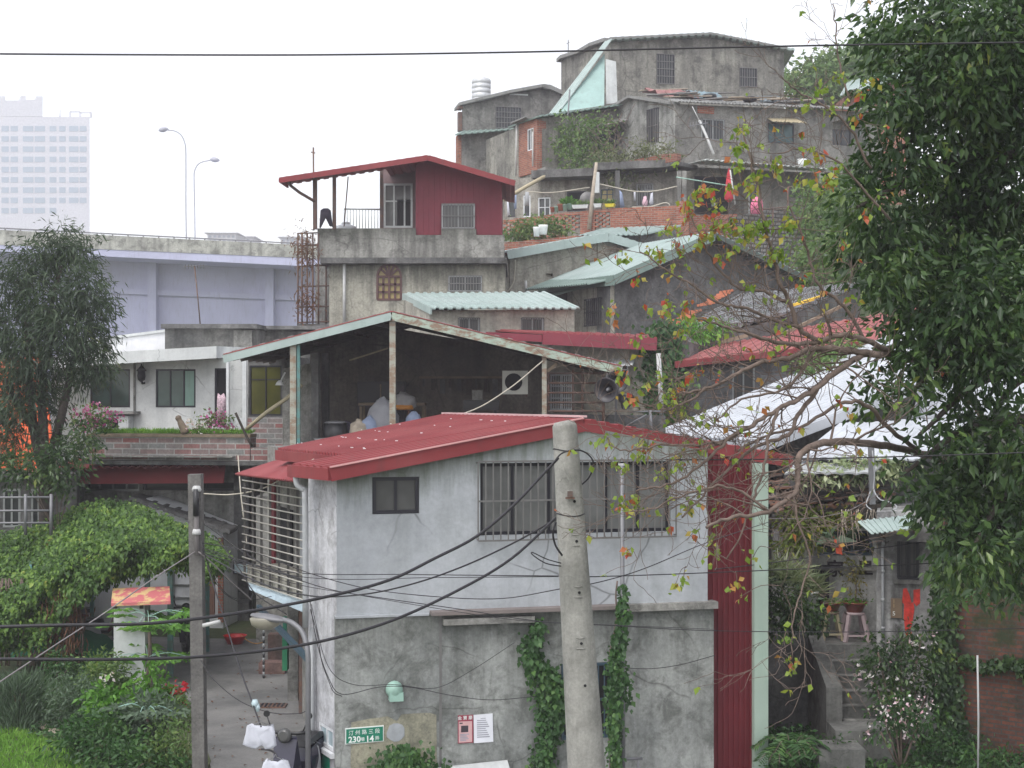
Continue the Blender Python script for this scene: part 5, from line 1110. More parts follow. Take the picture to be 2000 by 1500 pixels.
t = thing('metal_drum', 'dark metal drum with a shiny lid in the left of the open shed', 'drum', P(655, 850, 32)); c = Vector((P(655, 830, 32).x, 32, 4.43)); m = MB(); m.lathe(c, [(.26, 0), (.28, .25), (.26, .5)], 16); m.build('drum_body', M['black_plastic'], t); m = MB(); m.lathe(c, [(.27, .5), (.2, .54), (.02, .55)], 16); m.build('lid', M['galv'], t)
t = thing('wash_basin', 'dark enamel basin on the shed floor', 'basin', P(690, 850, 31.5)); m = MB(); c = Vector((P(640, 850, 31.4).x, 31.4, 4.43)); m.lathe(c, [(.2, 0), (.3, .18), (.31, .18), (.2, .02)], 16); m.build('bowl', M['frame_grey'], t)
t = thing('work_cabinet', 'tall dark cabinet against the back of the shed', 'cabinet', P(735, 830, 35.6)); wq = Wall((696, 35.5), (790, 35.5)); m = MB(); wq.box(m, *wq.rect(698, 745, 790, 858), -.5, 0); m.build('carcass', M['frame_dark'], t); m = MB(); wq.box(m, *wq.rect(742, 750, 745, 850), .002, .02); m.build('door_edge', M['wood'], t)
t = thing('machine_table', 'dark machine table with a pale box near the right of the shed', 'table', P(935, 830, 34)); wq = Wall((905, 34), (975, 34)); m = MB(); wq.box(m, *wq.rect(905, 782, 975, 800), -.7, 0); wq.box(m, *wq.rect(910, 801, 915, 860), -.1, 0); wq.box(m, *wq.rect(965, 801, 970, 860), -.1, 0); m.build('table_body', M['black_plastic'], t); m = MB(); wq.box(m, *wq.rect(922, 762, 942, 781.5), -.4, -.1); m.build('pale_box', M['conc'], t)
t = thing('wall_shelf', 'dark shelf with hanging tools on the shed back wall', 'shelf', P(860, 770, 36)); m = MB(); wb.box(m, *wb.rect(820, 735, 980, 739), .003, .3); m.build('shelf_board', M['wood'], t)
for k in range(9): m = MB(); x = 826 + 17 * k; wb.box(m, *wb.rect(x, 740, x + 4 + k % 3 * 3, 755 + (k * 7) % 19), .1, .16); m.build('hanging_tool', M['bark_dark'] if k % 2 else M['conc_dark'], t)
for (p0, r, mm, nm, lb) in [([(482, 838), (520, 806), (560, 778), (590, 751)], .045, 'bamboo', 'bamboo_pole', 'pale bamboo pole leaning from the balcony up to the shed post'),
    ([(460, 806), (478, 845), (492, 872)], .03, 'bark_dark', 'dark_stick', 'dark stick leaning at the end of the balcony wall')]:
    m = MB(); m.tube(smooth_path([P(x, y, 32.6 - .5 * (nm == 'bamboo_pole') * (x > 500)) for x, y in p0], 3), r, 6); tag(m.build(nm, M[mm]), lb, 'pole')
t = thing('hanging_lamp', 'small white lamp hanging on an arm left of the shed post', 'lamp', P(545, 745, 31.5)); m = MB(); m.tube([P(557, 727, 31.5), P(548, 745, 31.5)], .02, 5); m.build('arm', M['pvc_white'], t); m = MB(); m.lathe(P(546, 750, 31.5), [(.1, -.03), (.06, .04), (.02, .08)], 10); m.build('lamp_shade', M['pvc_white'], t)
m = MB(); m.tube([P(682, 704, 33), P(758, 680, 33)], .02, 5); tag(m.build('bamboo_stick', M['bamboo']), 'thin bamboo stick hung under the left half of the shed roof', 'stick')
def horn(c, ax, r, lb):
    c = Vector(c); ax = Vector(ax).normalized(); t = thing('horn_loudspeaker', lb, 'loudspeaker', c, 'horn loudspeakers on the shed corner')
    pr = [(.05, .38), (.07, .3), (.1, .24), (.15, .15), (.21, .06), (r, 0), (r + .012, -.005), (r + .012, .01), (.2, .07)][::-1]
    m = MB(); m.lathe(c, [(r * .18, .34), (r * .25, .26), (r * .4, .15), (r * .68, .05), (r, -.02), (r + .015, -.02), (r + .015, .01), (r * .72, .09), (r * .45, .19), (r * .3, .3), (r * .3, .42), (r * .1, .44)], 22, axis=-ax); m.build('bell', M['bars_grey'] if 0 else plain('grey horn shell', (.035, .032, .037), .4), t)
    m = MB(); m.lathe(c, [(.02, .05), (.05, .12), (.05, .3)], 12, axis=-ax); m.build('driver_cone', M['galv'], t)
    m = MB(); m.lathe(c, [(.08, .4), (.09, .42), (.09, .56), (.07, .58)], 12, axis=-ax); m.build('driver_housing', M['bars_grey'], t)
horn(P(1184, 762, 30.1), (-.45, -1, -.1), .25, 'lower left horn loudspeaker facing forward on the shed corner')
horn(P(1205, 745, 30.5), (.1, -1, -.12), .23, 'upper horn loudspeaker tucked under the shed roof tip')
horn(P(1226, 785, 30.6), (.75, -.55, -.5), .18, 'lower right horn loudspeaker pointing away to the right')
t = thing('loudspeaker_mast', 'short pipe mast carrying the three horn loudspeakers', 'pole', P(1205, 812, 30.9)); m = MB(); m.tube([P(1203, 830, 30.95), P(1203, 735, 30.95)], .03, 6); m.tube([P(1188, 756, 30.95), P(1222, 766, 30.95)], .025, 6); m.build('mast', M['galv'], t)

# ================================================================ MAIN HOUSE
wf = Wall((658, 20.0), (1382, 21.2)); wside = Wall((602, 21.05), (658, 20.0))
def main_house():
    t = thing('main_house', 'two-storey grey rendered house with dull red metal roof in the centre', 'house', wf.at(658, 1562))
    r_s = wf.rect(727, 932, 819, 1003); r_b = wf.rect(938, 905, 1310, 1038)
    zl = wf.uv(900, 1196)[1]                       # ledge between the storeys
    m = MB(); wf.body(m, [(658, 925), (1140, 832), (1382, 882)], [r_s, r_b], depth=5.6, bottom=zl, th=.16, back=(-1.3, 5.4, 0)); m.build('upper_wall', M['render'], t)
    # lower storey a little proud
    wl = Wall((658, 19.96), (1396, 21.18)); r_d = wl.rect(1096, 1297, 1204, 1438)
    u1 = wl.uv(860, 1200)[0]; zb = wl.uv(700, 1388)[1]; uL = wl.uv(661, 0)[0]; uR = wl.uv(1394, 0)[0]; e = .002
    def lowpanel(ua, ub, za, zc, mat, nm, holes=()):
        q = MB(); q.poly_prism([[wl.pt(ua, za), wl.pt(ub, za), wl.pt(ub, zc), wl.pt(ua, zc)]] + [[wl.pt(a, b), wl.pt(c, b), wl.pt(c, d), wl.pt(a, d)] for a, b, c, d in holes], -wl.n * .2); return q.build(nm, mat, t)
    lowpanel(wl.uv(655, 0)[0], u1 - .002, 0, zl - .01, M['render_low'], 'lower_wall'); lowpanel(u1, uR, 0, zl - .01, M['render_low'], 'lower_wall', [r_d])
    q = MB(); q.poly_prism([[wl.pt(u1 - .015, 0, .004), wl.pt(u1 + .02, 0, .004), wl.pt(u1 + .02, zl - .02, .004), wl.pt(u1 - .015, zl - .02, .004)]], -wl.n * .01); q.build('joint', M['bars_grey'], t)
    pt_ = [(wl.uv(x, y)) for x, y in [(686, 1411), (720, 1404), (757, 1399), (775, 1408), (784, 1395), (815, 1393), (838, 1392), (852, 1396), (853, 1500), (853, 1540), (684, 1540)]]
    q = MB(); q.poly_prism([[wl.pt(a, b, .012) for a, b in pt_]], -wl.n * .01); q.build('plaster_patch', M['render_patch'], t)
    q = MB(); cc = wl.uv(773, 1430); q.poly_prism([[wl.pt(cc[0] + .12 * math.cos(a * .45) * (1 + .1 * (a % 3)), cc[1] + .13 * math.sin(a * .45), .02) for a in range(14)]], -wl.n * .006); q.build('grey_patch', M['render'], t)
    q = MB(); q.poly_prism([[wl.pt(a, b, -.22) for a, b in ((.0, 0), (uR, 0), (uR, zl - .02), (.0, zl - .02))]], (-1.2, 5.0, 0)); q.build('lower_core', M['conc'], t)
    # side (whitewashed) face
    r_w = wside.rect(622, 1408, 651, 1470); m = MB(); wside.body(m, [(602, 928), (657, 925)], [r_w], depth=.5, bottom=0, th=.12, back=(.25, 3.5, 0)); m.build('side_wall', M['whitewash'], t)
    f = window(wside, r_w, t, M['frame_white'], M['glass_blue'], muls=(.5,), fw=.05, sill=M['frame_white'])
    # windows
    window(wf, r_s, t, M['frame_dark'], M['glass_grey'], muls=(.5,), fw=.055, depth=.07)
    f = window(wf, r_b, t, M['frame_dark'], glass('grey screened glass', (.2, .205, .2), .25), muls=(.17, .36, .5, .66, .83), rails=(), fw=.05, depth=.12, bars=27, hbars=1, barm=M['bars_grey'], boff=.1, br=.011, cage=True)
    window(wl, r_d, t, M['blue_frame'], M['dark'], muls=(.5,), rails=(.5,), fw=.05, bars=9, barm=M['blue_frame'], boff=.03, name='window', lab='dull blue framed lower window behind the ivy')
    # ledges
    q = MB(); a = wl.uv(866, 1192); b = wl.uv(1216, 1213); wl.box(q, wl.uv(840, 0)[0], zl - .005, wl.uv(1214, 0)[0], zl + .045, -.12, .16); q.build('ledge', painted('weathered grey ledge board', (.2, .17, .16), rough=.8, damt=.5), t)
    q = MB(); wl.box(q, wl.uv(864, 0)[0], wl.uv(864, 1219)[1], wl.uv(1040, 0)[0], wl.uv(864, 1207)[1], .002, .14); q.build('lower_ledge', M['conc'], t)
    q = MB(); wl.box(q, wl.uv(1216, 0)[0], zl - .06, wl.uv(1399, 0)[0], zl + .04, -.2, .08); q.build('ledge_end', M['conc'], t)
    q = MB(); wl.box(q, wl.uv(655, 0)[0], zl - .02, wl.uv(838, 0)[0], zl + .01, -.12, .02); q.build('string_course', M['render'], t)
    # red cladding on the right and pale corner trim
    wc = Wall((1383, 21.32), (1472, 21.5)); L = wc.L; q = MB(); u = -.02; zt0, zt1 = wc.uv(1383, 880)[1], wc.uv(1472, 898)[1]
    q.poly_prism([[wc.pt(-.04, 0), wc.pt(L, 0), wc.pt(L, zt1), wc.pt(-.04, zt0)]], (-.9, 4.5, 0))
    while u < L - .03: wc.box(q, u, 0, u + .035, zt0 + (zt1 - zt0) * max(0, u) / L - .03, .001, .022); u += .085
    q.build('red_cladding', M['red_clad'], t)
    wt_ = Wall((1472, 21.4), (1499, 21.45)); q = MB(); z1 = wt_.uv(1480, 905)[1]; wt_.box(q, 0, 0, wt_.L, z1, -.12, .03); q.build('corner_trim', M['trim_pale'], t)
    # roof
    FL, FR, RE = P(645, 916, 19.7), P(1139, 820, 20.8), P(1546, 893, 21.7); BL, BR = P(566, 885, 24.6), P(868, 812, 27.2)
    nL = P(565, 909, 20.75); bk2 = BR - FR
    q = MB()
    # left slope: front strip reaches further out than the rear one
    q.sheet(nL, FL, FR, FR + (bk2 * .17), .22, .035, .03)
    q.sheet(P(541, 880, 25.0), P(668, 893, 20.95), FR + (bk2 * .171), BR, .24, .05, .03)
    q.build('roof', M['red_roof'], t)
    q = MB(); q.sheet(FR, RE, RE + bk2 * .9, BR, .22, .035, .03); q.build('right_roof', M['red_roof'], t)
    z = Vector((0, 0, -.075)); q = MB(); q.beam(FL + z, FR + z, .07, .19); q.beam(FR + z, RE + z, .07, .17); q.beam(nL + z, FL + z * 1.0, .07, .17); q.beam(P(541, 880, 25.0) + z, P(668, 893, 20.95) + z, .07, .17); q.build('fascia', M['red_roof'], t)
    q = MB(); z2 = Vector((0, -.03, .025)); q.beam(FL + z2, FR + z2, .06, .018); q.build('bright_flashing', painted('pink worn flashing', (.6, .3, .29), rough=.4), t)
    q = MB(); z2 = Vector((0, 0, .05)); q.beam(BR + z2, FR + z2, .12, .03); q.build('ridge_cap', painted('bleached ridge cap', (.62, .42, .42), rough=.35), t)
    # rows of roof screws with pale washers
    q = MB(); rg = random.Random(2)
    for k in (.12, .3, .48, .66, .84):
        for j in range(26):
            if rg.random() < .8: continue
            e = P(541, 880, 25.0).lerp(P(668, 893, 20.95), (j + rg.uniform(-.3, .3)) / 26); f = BR.lerp(FR + bk2 * .171, j / 26); p = e.lerp(f, k + rg.uniform(-.01, .01)); q.box(p + Vector((0, 0, .058)), rg.uniform(.015, .045), .02, .01)
    q.build('roof_screws', M['frame_white'], t)
    # downpipe
    q = MB(); q.tube(smooth_path([P(578, 930, 20.6), P(580, 945, 20.6), P(586, 952, 20.6), P(594, 958, 20.6), P(596, 975, 20.6), P(597, 1225, 20.6)], 4), .045, 10); q.build('downpipe', M['pvc'], t)
    q = MB(); q.tube([P(609, 1225, 20.7), P(611, 1562, 20.7)], .035, 8); q.build('lower_downpipe', M['pvc'], t)
    # veranda cage behind on the left
    A, B = (483, 26.4), (606, 23.9); wg = Wall(A, B); ux = wg.L
    def zed(px, py): return wg.uv(px, py)[1]
    zt = zed(486, 938); zt2 = zt; zb = zed(486, 1133); zb2 = zb
    q = MB()
    for i in range(8):
        k = i / 7; q.beam(wg.pt(ux * k, zb, .05), wg.pt(ux * k, zt, .05), .04, .04)
    q.build('cage_uprights', M['bars_dark'], t)
    q = MB()
    for j in range(14):
        k = j / 13; q.tube([wg.pt(-.02, zb + (zt - zb) * k, .09), wg.pt(ux, zb2 + (zt2 - zb2) * k, .09)], .014, 5)
    q.build('cage_rails', M['bars_pale'], t)
    q = MB(); q.poly_prism([[wg.pt(0, zb - .03), wg.pt(ux, zb2 - .03), wg.pt(ux, zb2 + .28), wg.pt(0, zb + .28)]], (1.3, .4, 0)); q.build('veranda_parapet', M['conc_warm'], t)
    q = MB(); q.sheet(P(459, 927, 27.5), P(575, 941, 21.9), P(606, 905, 22.3), P(548, 898, 27.5), .16, .03, .02, kind='wave'); q.build('cage_roof', M['red_roof'], t)
    ww = Wall((530, 27.6), (625, 24.6)); q = MB(); q.poly_prism([[ww.pt(-.3, 2.0), ww.pt(ww.L, 2.0), ww.pt(ww.L, 4.6), ww.pt(-.3, 4.6)]], (1.5, .5, 0)); q.build('veranda_wall', M['conc'], t)
    q = MB(); ww.box(q, .05, 2.3, .4, 4.0, .01, .05); q.build('red_shelf', M['red_clad'], t)
    q = MB(); ww.box(q, .6, 2.2, 1.6, 3.5, .01, .04); q.build('dark_doorway', M['dark'], t)
    q = MB(); q.sheet(P(488, 1152, 26.0), P(602, 1200, 23.0), wg.pt(ux, zb2 - .04), wg.pt(0, zb - .04), .8, .01, .02); q.build('blue_awning', painted('pale blue awning sheet', (.42, .52, .58), rough=.5), t)
    q = MB(); a = P(572, 1370, 26.2); q.box((a.x, 26.3, 1.1), .19, .22, 2.2); q.build('veranda_pillar', M['conc'], t)
    q = MB(); a = P(589, 1395, 25.2); q.beam((a.x, 25.2, 0), (a.x, 25.2, 2.3), .09, .09); q.build('brown_post', M['rust'], t)
    q = MB(); q.beam(P(505, 1185, 27), P(602, 1288, 22.2), .08, .08); q.build('teal_brace', M['blue_frame'], t)
    # lower left back wall (alley side)
    q = MB(); q.poly_prism([[(-3.62, 26.9, 0), (-2.45, 23.0, 0), (-2.45, 23.0, 2.25), (-3.62, 26.9, 2.25)]], (1.2, .4, 0)); q.build('alley_wall', M['conc_dark'], t)
    # vent hood
    c = wl.at(768, 1346, .03); q = MB(); q.lathe(c, [(.115, 0), (.12, .1), (.1, .16), (.05, .2), (.01, .21)], 16, axis=(wl.n + Vector((0, 0, .25))).normalized()); q.box(c + wl.n * .1 + Vector((.02, 0, -.07)), .19, .16, .12, wl.rz); q.build('vent_hood', M['vent_green'], t)
    return t, wl
main_t, wl = main_house()

# sign, posters, board on the main house
t = thing('street_sign', 'green address sign with white writing on the house wall', 'sign', wl.at(711, 1451)); m = MB(); r = wl.rect(674, 1422, 749, 1449); rt = .055
def slanted(r, o0, o1, g=0.0): 
    s_ = .015; return [wl.pt(r[0] + g, r[1] + g, o0), wl.pt(r[2] - g, r[1] + g + s_, o0), wl.pt(r[2] - g, r[3] - g + s_, o0), wl.pt(r[0] + g, r[3] - g, o0)]
m.poly_prism([slanted(r, .03, 0)], -wl.n * .02); m.build('sign_border', M['sign_white'], t); m = MB(); m.poly_prism([slanted(r, .036, 0, .012)], -wl.n * .005); m.build('sign_plate', M['sign_green'], t)
text_obj('汀 州 路 三 段', wl, 711, 1429, .072, M['sign_white'], t, off=.038, rot=.03)
text_obj('230', wl, 692, 1443.5, .115, M['sign_white'], t, off=.038, bold=.003, rot=.03); text_obj('巷', wl, 708, 1443, .06, M['sign_white'], t, off=.038, rot=.03); text_obj('14', wl, 721.5, 1442, .115, M['sign_white'], t, off=.038, bold=.003, rot=.03); text_obj('弄', wl, 736, 1441, .065, M['sign_white'], t, off=.038, rot=.03)
t = thing('wall_poster', 'pink and maroon poster pasted left of the white notice', 'poster', wl.at(909, 1450)); m = MB(); r = wl.rect(894, 1397, 924, 1450); wl.box(m, *r, .01, .016); m.build('sheet', M['poster_red'], t); m = MB(); r2 = wl.rect(895.5, 1409, 921.5, 1448.5); wl.box(m, *r2, .017, .02); m.build('panel', M['poster_pink'], t); m = MB(); wl.box(m, *wl.rect(900, 1417, 914, 1429), .021, .023); wl.box(m, *wl.rect(897, 1411, 903, 1413), .021, .023); m.build('picture', M['ink'], t)
text_obj('金 寶 巖', wl, 908, 1402, .06, M['sign_white'], t, off=.019)
m = MB()
for k in range(5): wl.box(m, *wl.rect(898, 1433 + 3 * k, 916 - (k * 5) % 7, 1434 + 3 * k), .021, .0225)
m.build('print_lines', M['ink_grey'], t)
t = thing('paper_notice', 'plain white paper notice pasted on the house wall', 'notice', wl.at(943, 1450)); m = MB(); m.poly_prism([[wl.at(925.5, 1451, .02), wl.at(963, 1448, .02), wl.at(961.5, 1393, .02), wl.at(924.5, 1396, .02)]], -wl.n * .01); m.build('sheet', M['paper'], t)
m = MB()
for k in range(10): wl.box(m, *wl.rect(931 if k else 938, 1402 + 4 * k, 956 - (k * 7) % 9 - (8 if k == 0 else 0), 1402.9 + 4 * k), .0205, .0215)
m.build('print_lines', M['ink_grey'], t)
t = thing('alley_number_plate', 'small dark green plate below the side window', 'sign', wside.at(637, 1500)); m = MB(); m.poly_prism([[wside.at(625, 1493, .02), wside.at(645, 1508, .02), wside.at(644, 1474, .02), wside.at(624, 1460, .02)]], -wside.n * .015); m.build('plate', M['sign_green'], t)
m = MB(); a = wl.at(850, 1515, .5); b = wl.at(990, 1515, .5); c = wl.at(988, 1482, .1); d = wl.at(846, 1497, .1); m.hexa(a, b, b + Vector((0, .04, 0)), a + Vector((0, .04, 0)), d, c, c + Vector((0, .04, 0)), d + Vector((0, .04, 0))); tag(m.build('leaning_board', M['white_plain']), 'pale grey board leaning on the house wall at the bottom edge', 'board')
for x0, x1, y, lb in ((1192, 1242, 1473, 'rusty pipe stub just right of the concrete pole foot'), (1098, 1124, 1491, 'short pipe stub left of the concrete pole foot')):
    m = MB(); m.tube([wl.at(x0, y, .3), wl.at(x1, y - 2, .3)], .022, 6); m.tube([wl.at(x1 - 8, y, .3), wl.at(x1 - 8, y + 90, .3)], .02, 6); tag(m.build('pipe_rail', M['galv']), lb, 'railing')

# ================================================================ POLES
def ellipse_hole(mb, c, ax, w, h): pass
t = thing('concrete_pole', 'thick leaning concrete utility pole in front of the house', 'utility pole', P(1151, 1500, 14) + Vector((.05, 0, -2.0)))
top, bot = P(1103, 832, 14), P(1145.5, 1500, 14); ax = (bot - top); gl = (bot.z - .0) / (top.z - bot.z); foot = bot + ax * ((bot.z) / (top.z - bot.z)); m = MB(); n = 12; pts = [top.lerp(foot, k / n) for k in range(n + 1)]; L = (foot - top).length
rad = lambda d: .12 + .0195 * d
pp = [top + Vector((-.003, 0, .05)), top + Vector((0, 0, .035))] + pts; rr = [.05, .1] + [rad((q - top).length) for q in pts]
m.tube(pp, rr, 28); m.build('shaft', M['pole_conc'], t)
def poleat(px, py, extra=0.0):
    k = (P(0, py, 14).z - top.z) / (foot.z - top.z); c = top.lerp(foot, k); r = rad((c - top).length); a = (px - (1000 + c.x / c.y * F)) / F * 14; a = max(-r * .9, min(r * .9, a)); return c + Vector((a, -math.sqrt(max(0, r * r - a * a)) - extra, 0)), r
m = MB()
for y in (1052, 1152, 1251):
    c, r = poleat(1122 + (y - 1052) * .05, y, .004); 
    for s_ in (-1, 1): 
        cc = c + Vector((0, 0, .055 * s_)); m.tube([cc + Vector((-.045, .012, 0)), cc + Vector((0, -.006, -.006 * s_)), cc + Vector((.045, .012, 0))], .006, 5)
m.build('step_lips', M['pole_conc'], t); m = MB()
for x, y in ((1125, 1054), (1130, 1153), (1134, 1251), (1141, 1332), (1153, 1497), (1121, 977)):
    c, r = poleat(x, y, .002); m.lathe(c, [(.014, 0), (.014, .006)], 10, axis=(0, -1, 0))
m.build('bolt_holes', M['dark'], t); m = MB()
for y, dz in ((878, 0), (1004, 0)):
    k = (P(0, y, 14).z - top.z) / (foot.z - top.z); c = top.lerp(foot, k); r = rad((c - top).length) + .004; m.tube([c + Vector((r * math.cos(a * .449), r * math.sin(a * .449), .01 * math.sin(a))) for a in range(15)], .006, 5)
m.build('cable_bands', M['cable'], t); c, r = poleat(1112, 962, .03); m = MB(); m.box(c, .05, .05, .05); m.box(c + Vector((0, 0, -.04)), .09, .03, .015); m.build('bracket', M['rust'], t)
t = thing('dark_pole', 'slim dark square utility pole beside the alley, left of the house', 'utility pole', P(389, 1523, 21)); m = MB(); a, b = P(382, 926, 21), Vector((P(391, 1523, 21).x, 21, 0)); m.beam(b, a, .19, .19); m.v[0] += Vector((-.01, 0, 0)); m.build('shaft', M['pole_dark'], t)
m = MB(); m.tube([P(384, 1085, 20.85), P(384, 948, 20.85)], .035, 8); m.build('conduit', M['cable_grey'], t); m = MB(); m.tube([P(383, 1008, 20.82), P(383, 955, 20.82)], .045, 8); m.build('joint_sleeve', M['black_plastic'], t)
m = MB(); m.lathe(P(384, 956, 20.85), [(.06, -.03), (.07, .0), (.05, .05), (.01, .06)], 10); m.build('insulator', M['pvc_white'], t); m = MB(); m.lathe(P(384, 1040, 20.85), [(.06, -.03), (.065, .0), (.05, .05)], 10); m.build('insulator', M['pvc_white'], t)
t = thing('roof_standard', 'thin grey galvanised standard pipe with white cap beside the concrete pole', 'pole', wl.at(1197, 1500, .5)); m = MB(); m.tube([wl.at(1196, 1560, .55), wl.at(1193, 905, .55)], .03, 8); m.build('pipe', M['galv'], t); m = MB(); p = wl.at(1193, 903, .55); m.beam(p + Vector((-.05, 0, 0)), p + Vector((.05, 0, 0)), .03, .03); m.build('cap', M['pvc_white'], t)
t = thing('alley_street_lamp', 'grey street lamp on a bent pipe leaning over the alley', 'street lamp', P(602, 1562, 19.4))
m = MB(); m.tube([Vector((P(601, 1500, 19.4).x, 19.4, 0))] + smooth_path([P(602, 1330, 19.4), P(601, 1275, 19.4), P(592, 1238, 19.5), P(573, 1218, 19.6), P(552, 1210, 19.7)], 6), .037, 12); m.build('pipe', M['galv'], t)
m = MB(); a, b = P(556, 1212, 19.7), P(488, 1200, 19.9); ax = (b - a).normalized(); m.lathe(a, [(.03, -.04), (.06, 0), (.1, .1), (.115, .25), (.1, .4), (.05, .52), (.01, .54)], 14, axis=ax)
for v in m.v:
    d = (v - a).dot(ax); c = a + ax * d; v.z = c.z + (v.z - c.z) * .45
m.build('lamp_head', M['galv'], t); m = MB(); m.lathe(a.lerp(b, .55) + Vector((0, 0, -.02)), [(.12, .02), (.14, 0), (.12, -.09), (.06, -.15)], 16); 
for v in m.v: v.x = a.lerp(b, .55).x + (v.x - a.lerp(b, .55).x) * 1.6
m.build('lamp_glass', glass('yellowed lamp bowl', (.3, .28, .22), .3), t)
m = MB(); m.tube([P(1910, 1520, 20), P(1911, 1400, 20), P(1909, 1280, 20)], .014, 8); tag(m.build('white_stake', M['pvc_white']), 'thin white pipe stake in front of the mossy brick wall', 'pole')

# ================================================================ CABLES
def cable(lb, pts, r, mat='cable', name='cable', cat='cable', n=8, grp=None, seg=6):
    m = MB(); m.tube(smooth_path([P(*p) for p in pts], seg), r, seg); return tag(m.build(name, M[mat]), lb, cat, grp)
cable('long overhead cable crossing the white sky at the top', [(-40, 105, 13), (300, 107, 13), (640, 107, 13), (1000, 102, 13), (1400, 93, 13), (1700, 87, 13), (2060, 82, 13)], .0085, n=10)
cable('thin cable in the lower left corner of the long sky line', [(1300, 898, 13.2), (1500, 897, 13.2), (1750, 892, 13.2), (2060, 882, 13.2)], .007)['label'] = 'thin dark cable crossing the red eave and the white roofs on the right'
cable('thick twisted cable rising from the left edge to the top of the concrete pole', [(-40, 1225, 10.5), (120, 1221, 10.6), (300, 1217, 10.8), (480, 1195, 11.2), (640, 1165, 11.6), (760, 1133, 12), (850, 1090, 12.4), (930, 1048, 12.8), (1000, 990, 13.2), (1062, 925, 13.6), (1090, 895, 13.8)], .0135)
cable('lower thick cable rising from the left edge to the pole band', [(-40, 1287, 10.0), (200, 1288, 10.3), (400, 1282, 10.7), (600, 1258, 11.1), (760, 1214, 11.6), (900, 1150, 12.3), (1000, 1090, 13.0), (1085, 1012, 13.7)], .0125)
cable('middle cable from the alley up to the pole band', [(395, 1080, 20.8), (500, 1135, 18), (600, 1163, 16.5), (700, 1162, 15.5), (800, 1142, 14.8), (900, 1108, 14.3), (1000, 1062, 14), (1086, 1014, 13.8)], .009)
cable('black cable looping at the top left of the concrete pole', [(1068, 925, 13.7), (1080, 905, 13.7), (1100, 884, 13.75), (1135, 880, 13.78), (1158, 900, 13.9), (1152, 930, 14.1), (1130, 952, 14.2)], .008)
cable('black cable loop left of the pole between bracket and window', [(1086, 1020, 13.7), (1080, 1040, 13.7), (1085, 1065, 13.75), (1098, 1085, 13.8)], .01)
cable('small drooping cable loop at the middle of the pole', [(1096, 1100, 13.75), (1068, 1092, 13.7), (1040, 1079, 13.7), (1042, 1085, 13.7), (1066, 1100, 13.7), (1096, 1106, 13.75)], .006)
for lb, pts, r in [
    ('pair of level service wires across the upper wall, upper one', [(395, 1075, 20.8), (560, 1117, 19.3), (800, 1122, 18.5), (1090, 1125, 14.3), (1130, 1127, 14.2), (1400, 1118, 15), (2060, 1090, 16)], .006),
    ('pair of level service wires across the upper wall, lower one', [(395, 1082, 20.8), (600, 1128, 19.2), (850, 1128, 18.4), (1090, 1126, 14.3)], .005),
    ('sagging service wire dipping lowest below the upper windows', [(395, 1060, 20.8), (500, 1080, 19.6), (600, 1118, 19.3), (720, 1150, 18.9), (860, 1166, 18.5), (980, 1169, 17.5), (1095, 1150, 15), (1170, 1137, 15), (1260, 1110, 16), (1380, 1060, 18), (1500, 1020, 20)], .006),
    ('service wire slanting down past the ledge to the right edge', [(395, 1070, 20.8), (520, 1110, 19.4), (640, 1150, 19.2), (760, 1170, 19), (900, 1190, 18.8), (1050, 1213, 19), (1200, 1222, 19.3), (1400, 1232, 19.5), (1700, 1234, 20), (2060, 1225, 20)], .006),
    ('second slanting service wire running along the ledge', [(395, 1078, 20.8), (560, 1136, 19.3), (700, 1162, 19.1), (840, 1186, 18.9), (1000, 1210, 19), (1150, 1219, 19.2), (1395, 1229, 20.9)], .0045),
    ('thin wire sagging over the lower wall past the vent hood', [(605, 1170, 19.3), (618, 1250, 19.4), (640, 1320, 19.5), (668, 1356, 19.7), (740, 1342, 19.8), (800, 1342, 19.9), (880, 1358, 20), (960, 1367, 20.1), (1048, 1360, 20.2)], .0055),
    ('second thin wire over the lower wall rising to the upper right', [(608, 1180, 19.3), (640, 1300, 19.5), (690, 1337, 19.75), (770, 1337, 19.85), (850, 1344, 20), (920, 1310, 20.1), (1005, 1255, 20.3)], .0045),
    ('wire running right from the ivy across the lower wall', [(1210, 1304, 20.6), (1270, 1306, 20.7), (1330, 1298, 20.8), (1396, 1280, 20.9)], .0055),
    ('wire sagging low across the alley from the dark pole', [(392, 1290, 20.85), (420, 1330, 20.6), (470, 1370, 20.2), (530, 1392, 19.8), (585, 1393, 19.5), (602, 1385, 19.4)], .006),
    ('wires from pale alley wall drooping beside the grille, nearer', [(395, 1072, 20.8), (420, 1130, 21), (450, 1165, 21.5), (490, 1172, 22), (530, 1165, 22.4)], .005),
    ('wires from pale alley wall drooping beside the grille, farther', [(395, 1060, 20.8), (412, 1120, 21.2), (440, 1160, 21.6), (480, 1178, 22), (495, 1160, 22.4)], .0045),
    ('diagonal black cable from roof edge down to the washing', [(418, 1045, 21), (430, 1060, 21), (470, 1115, 20.8), (500, 1160, 20.6), (560, 1200, 20.4)], .009),
    ('taut dark wire descending across the alley towards the white shorts', [(405, 1105, 20.8), (440, 1215, 19.8), (470, 1310, 19), (492, 1370, 18.3), (510, 1420, 17.9)], .011),
    ('thin dark wire from the stair house to the pole on the right', [(1395, 1112, 21), (1500, 1100, 21.5), (1640, 1080, 22), (1720, 1070, 23), (1850, 1052, 23.4)], .008)]:
    cable(lb, pts, r)
cable('pale guy wire descending left from the dark pole', [(385, 1075, 20.85), (300, 1130, 20.2), (200, 1200, 19.4), (100, 1265, 18.6), (-20, 1345, 17.6)], .009, 'cable_grey')
cable('pale rope running from the balcony to the shed roof corner', [(395, 964, 27), (450, 966, 27), (510, 955, 26), (560, 930, 24.5), (566, 925, 22)], .013, 'rope')
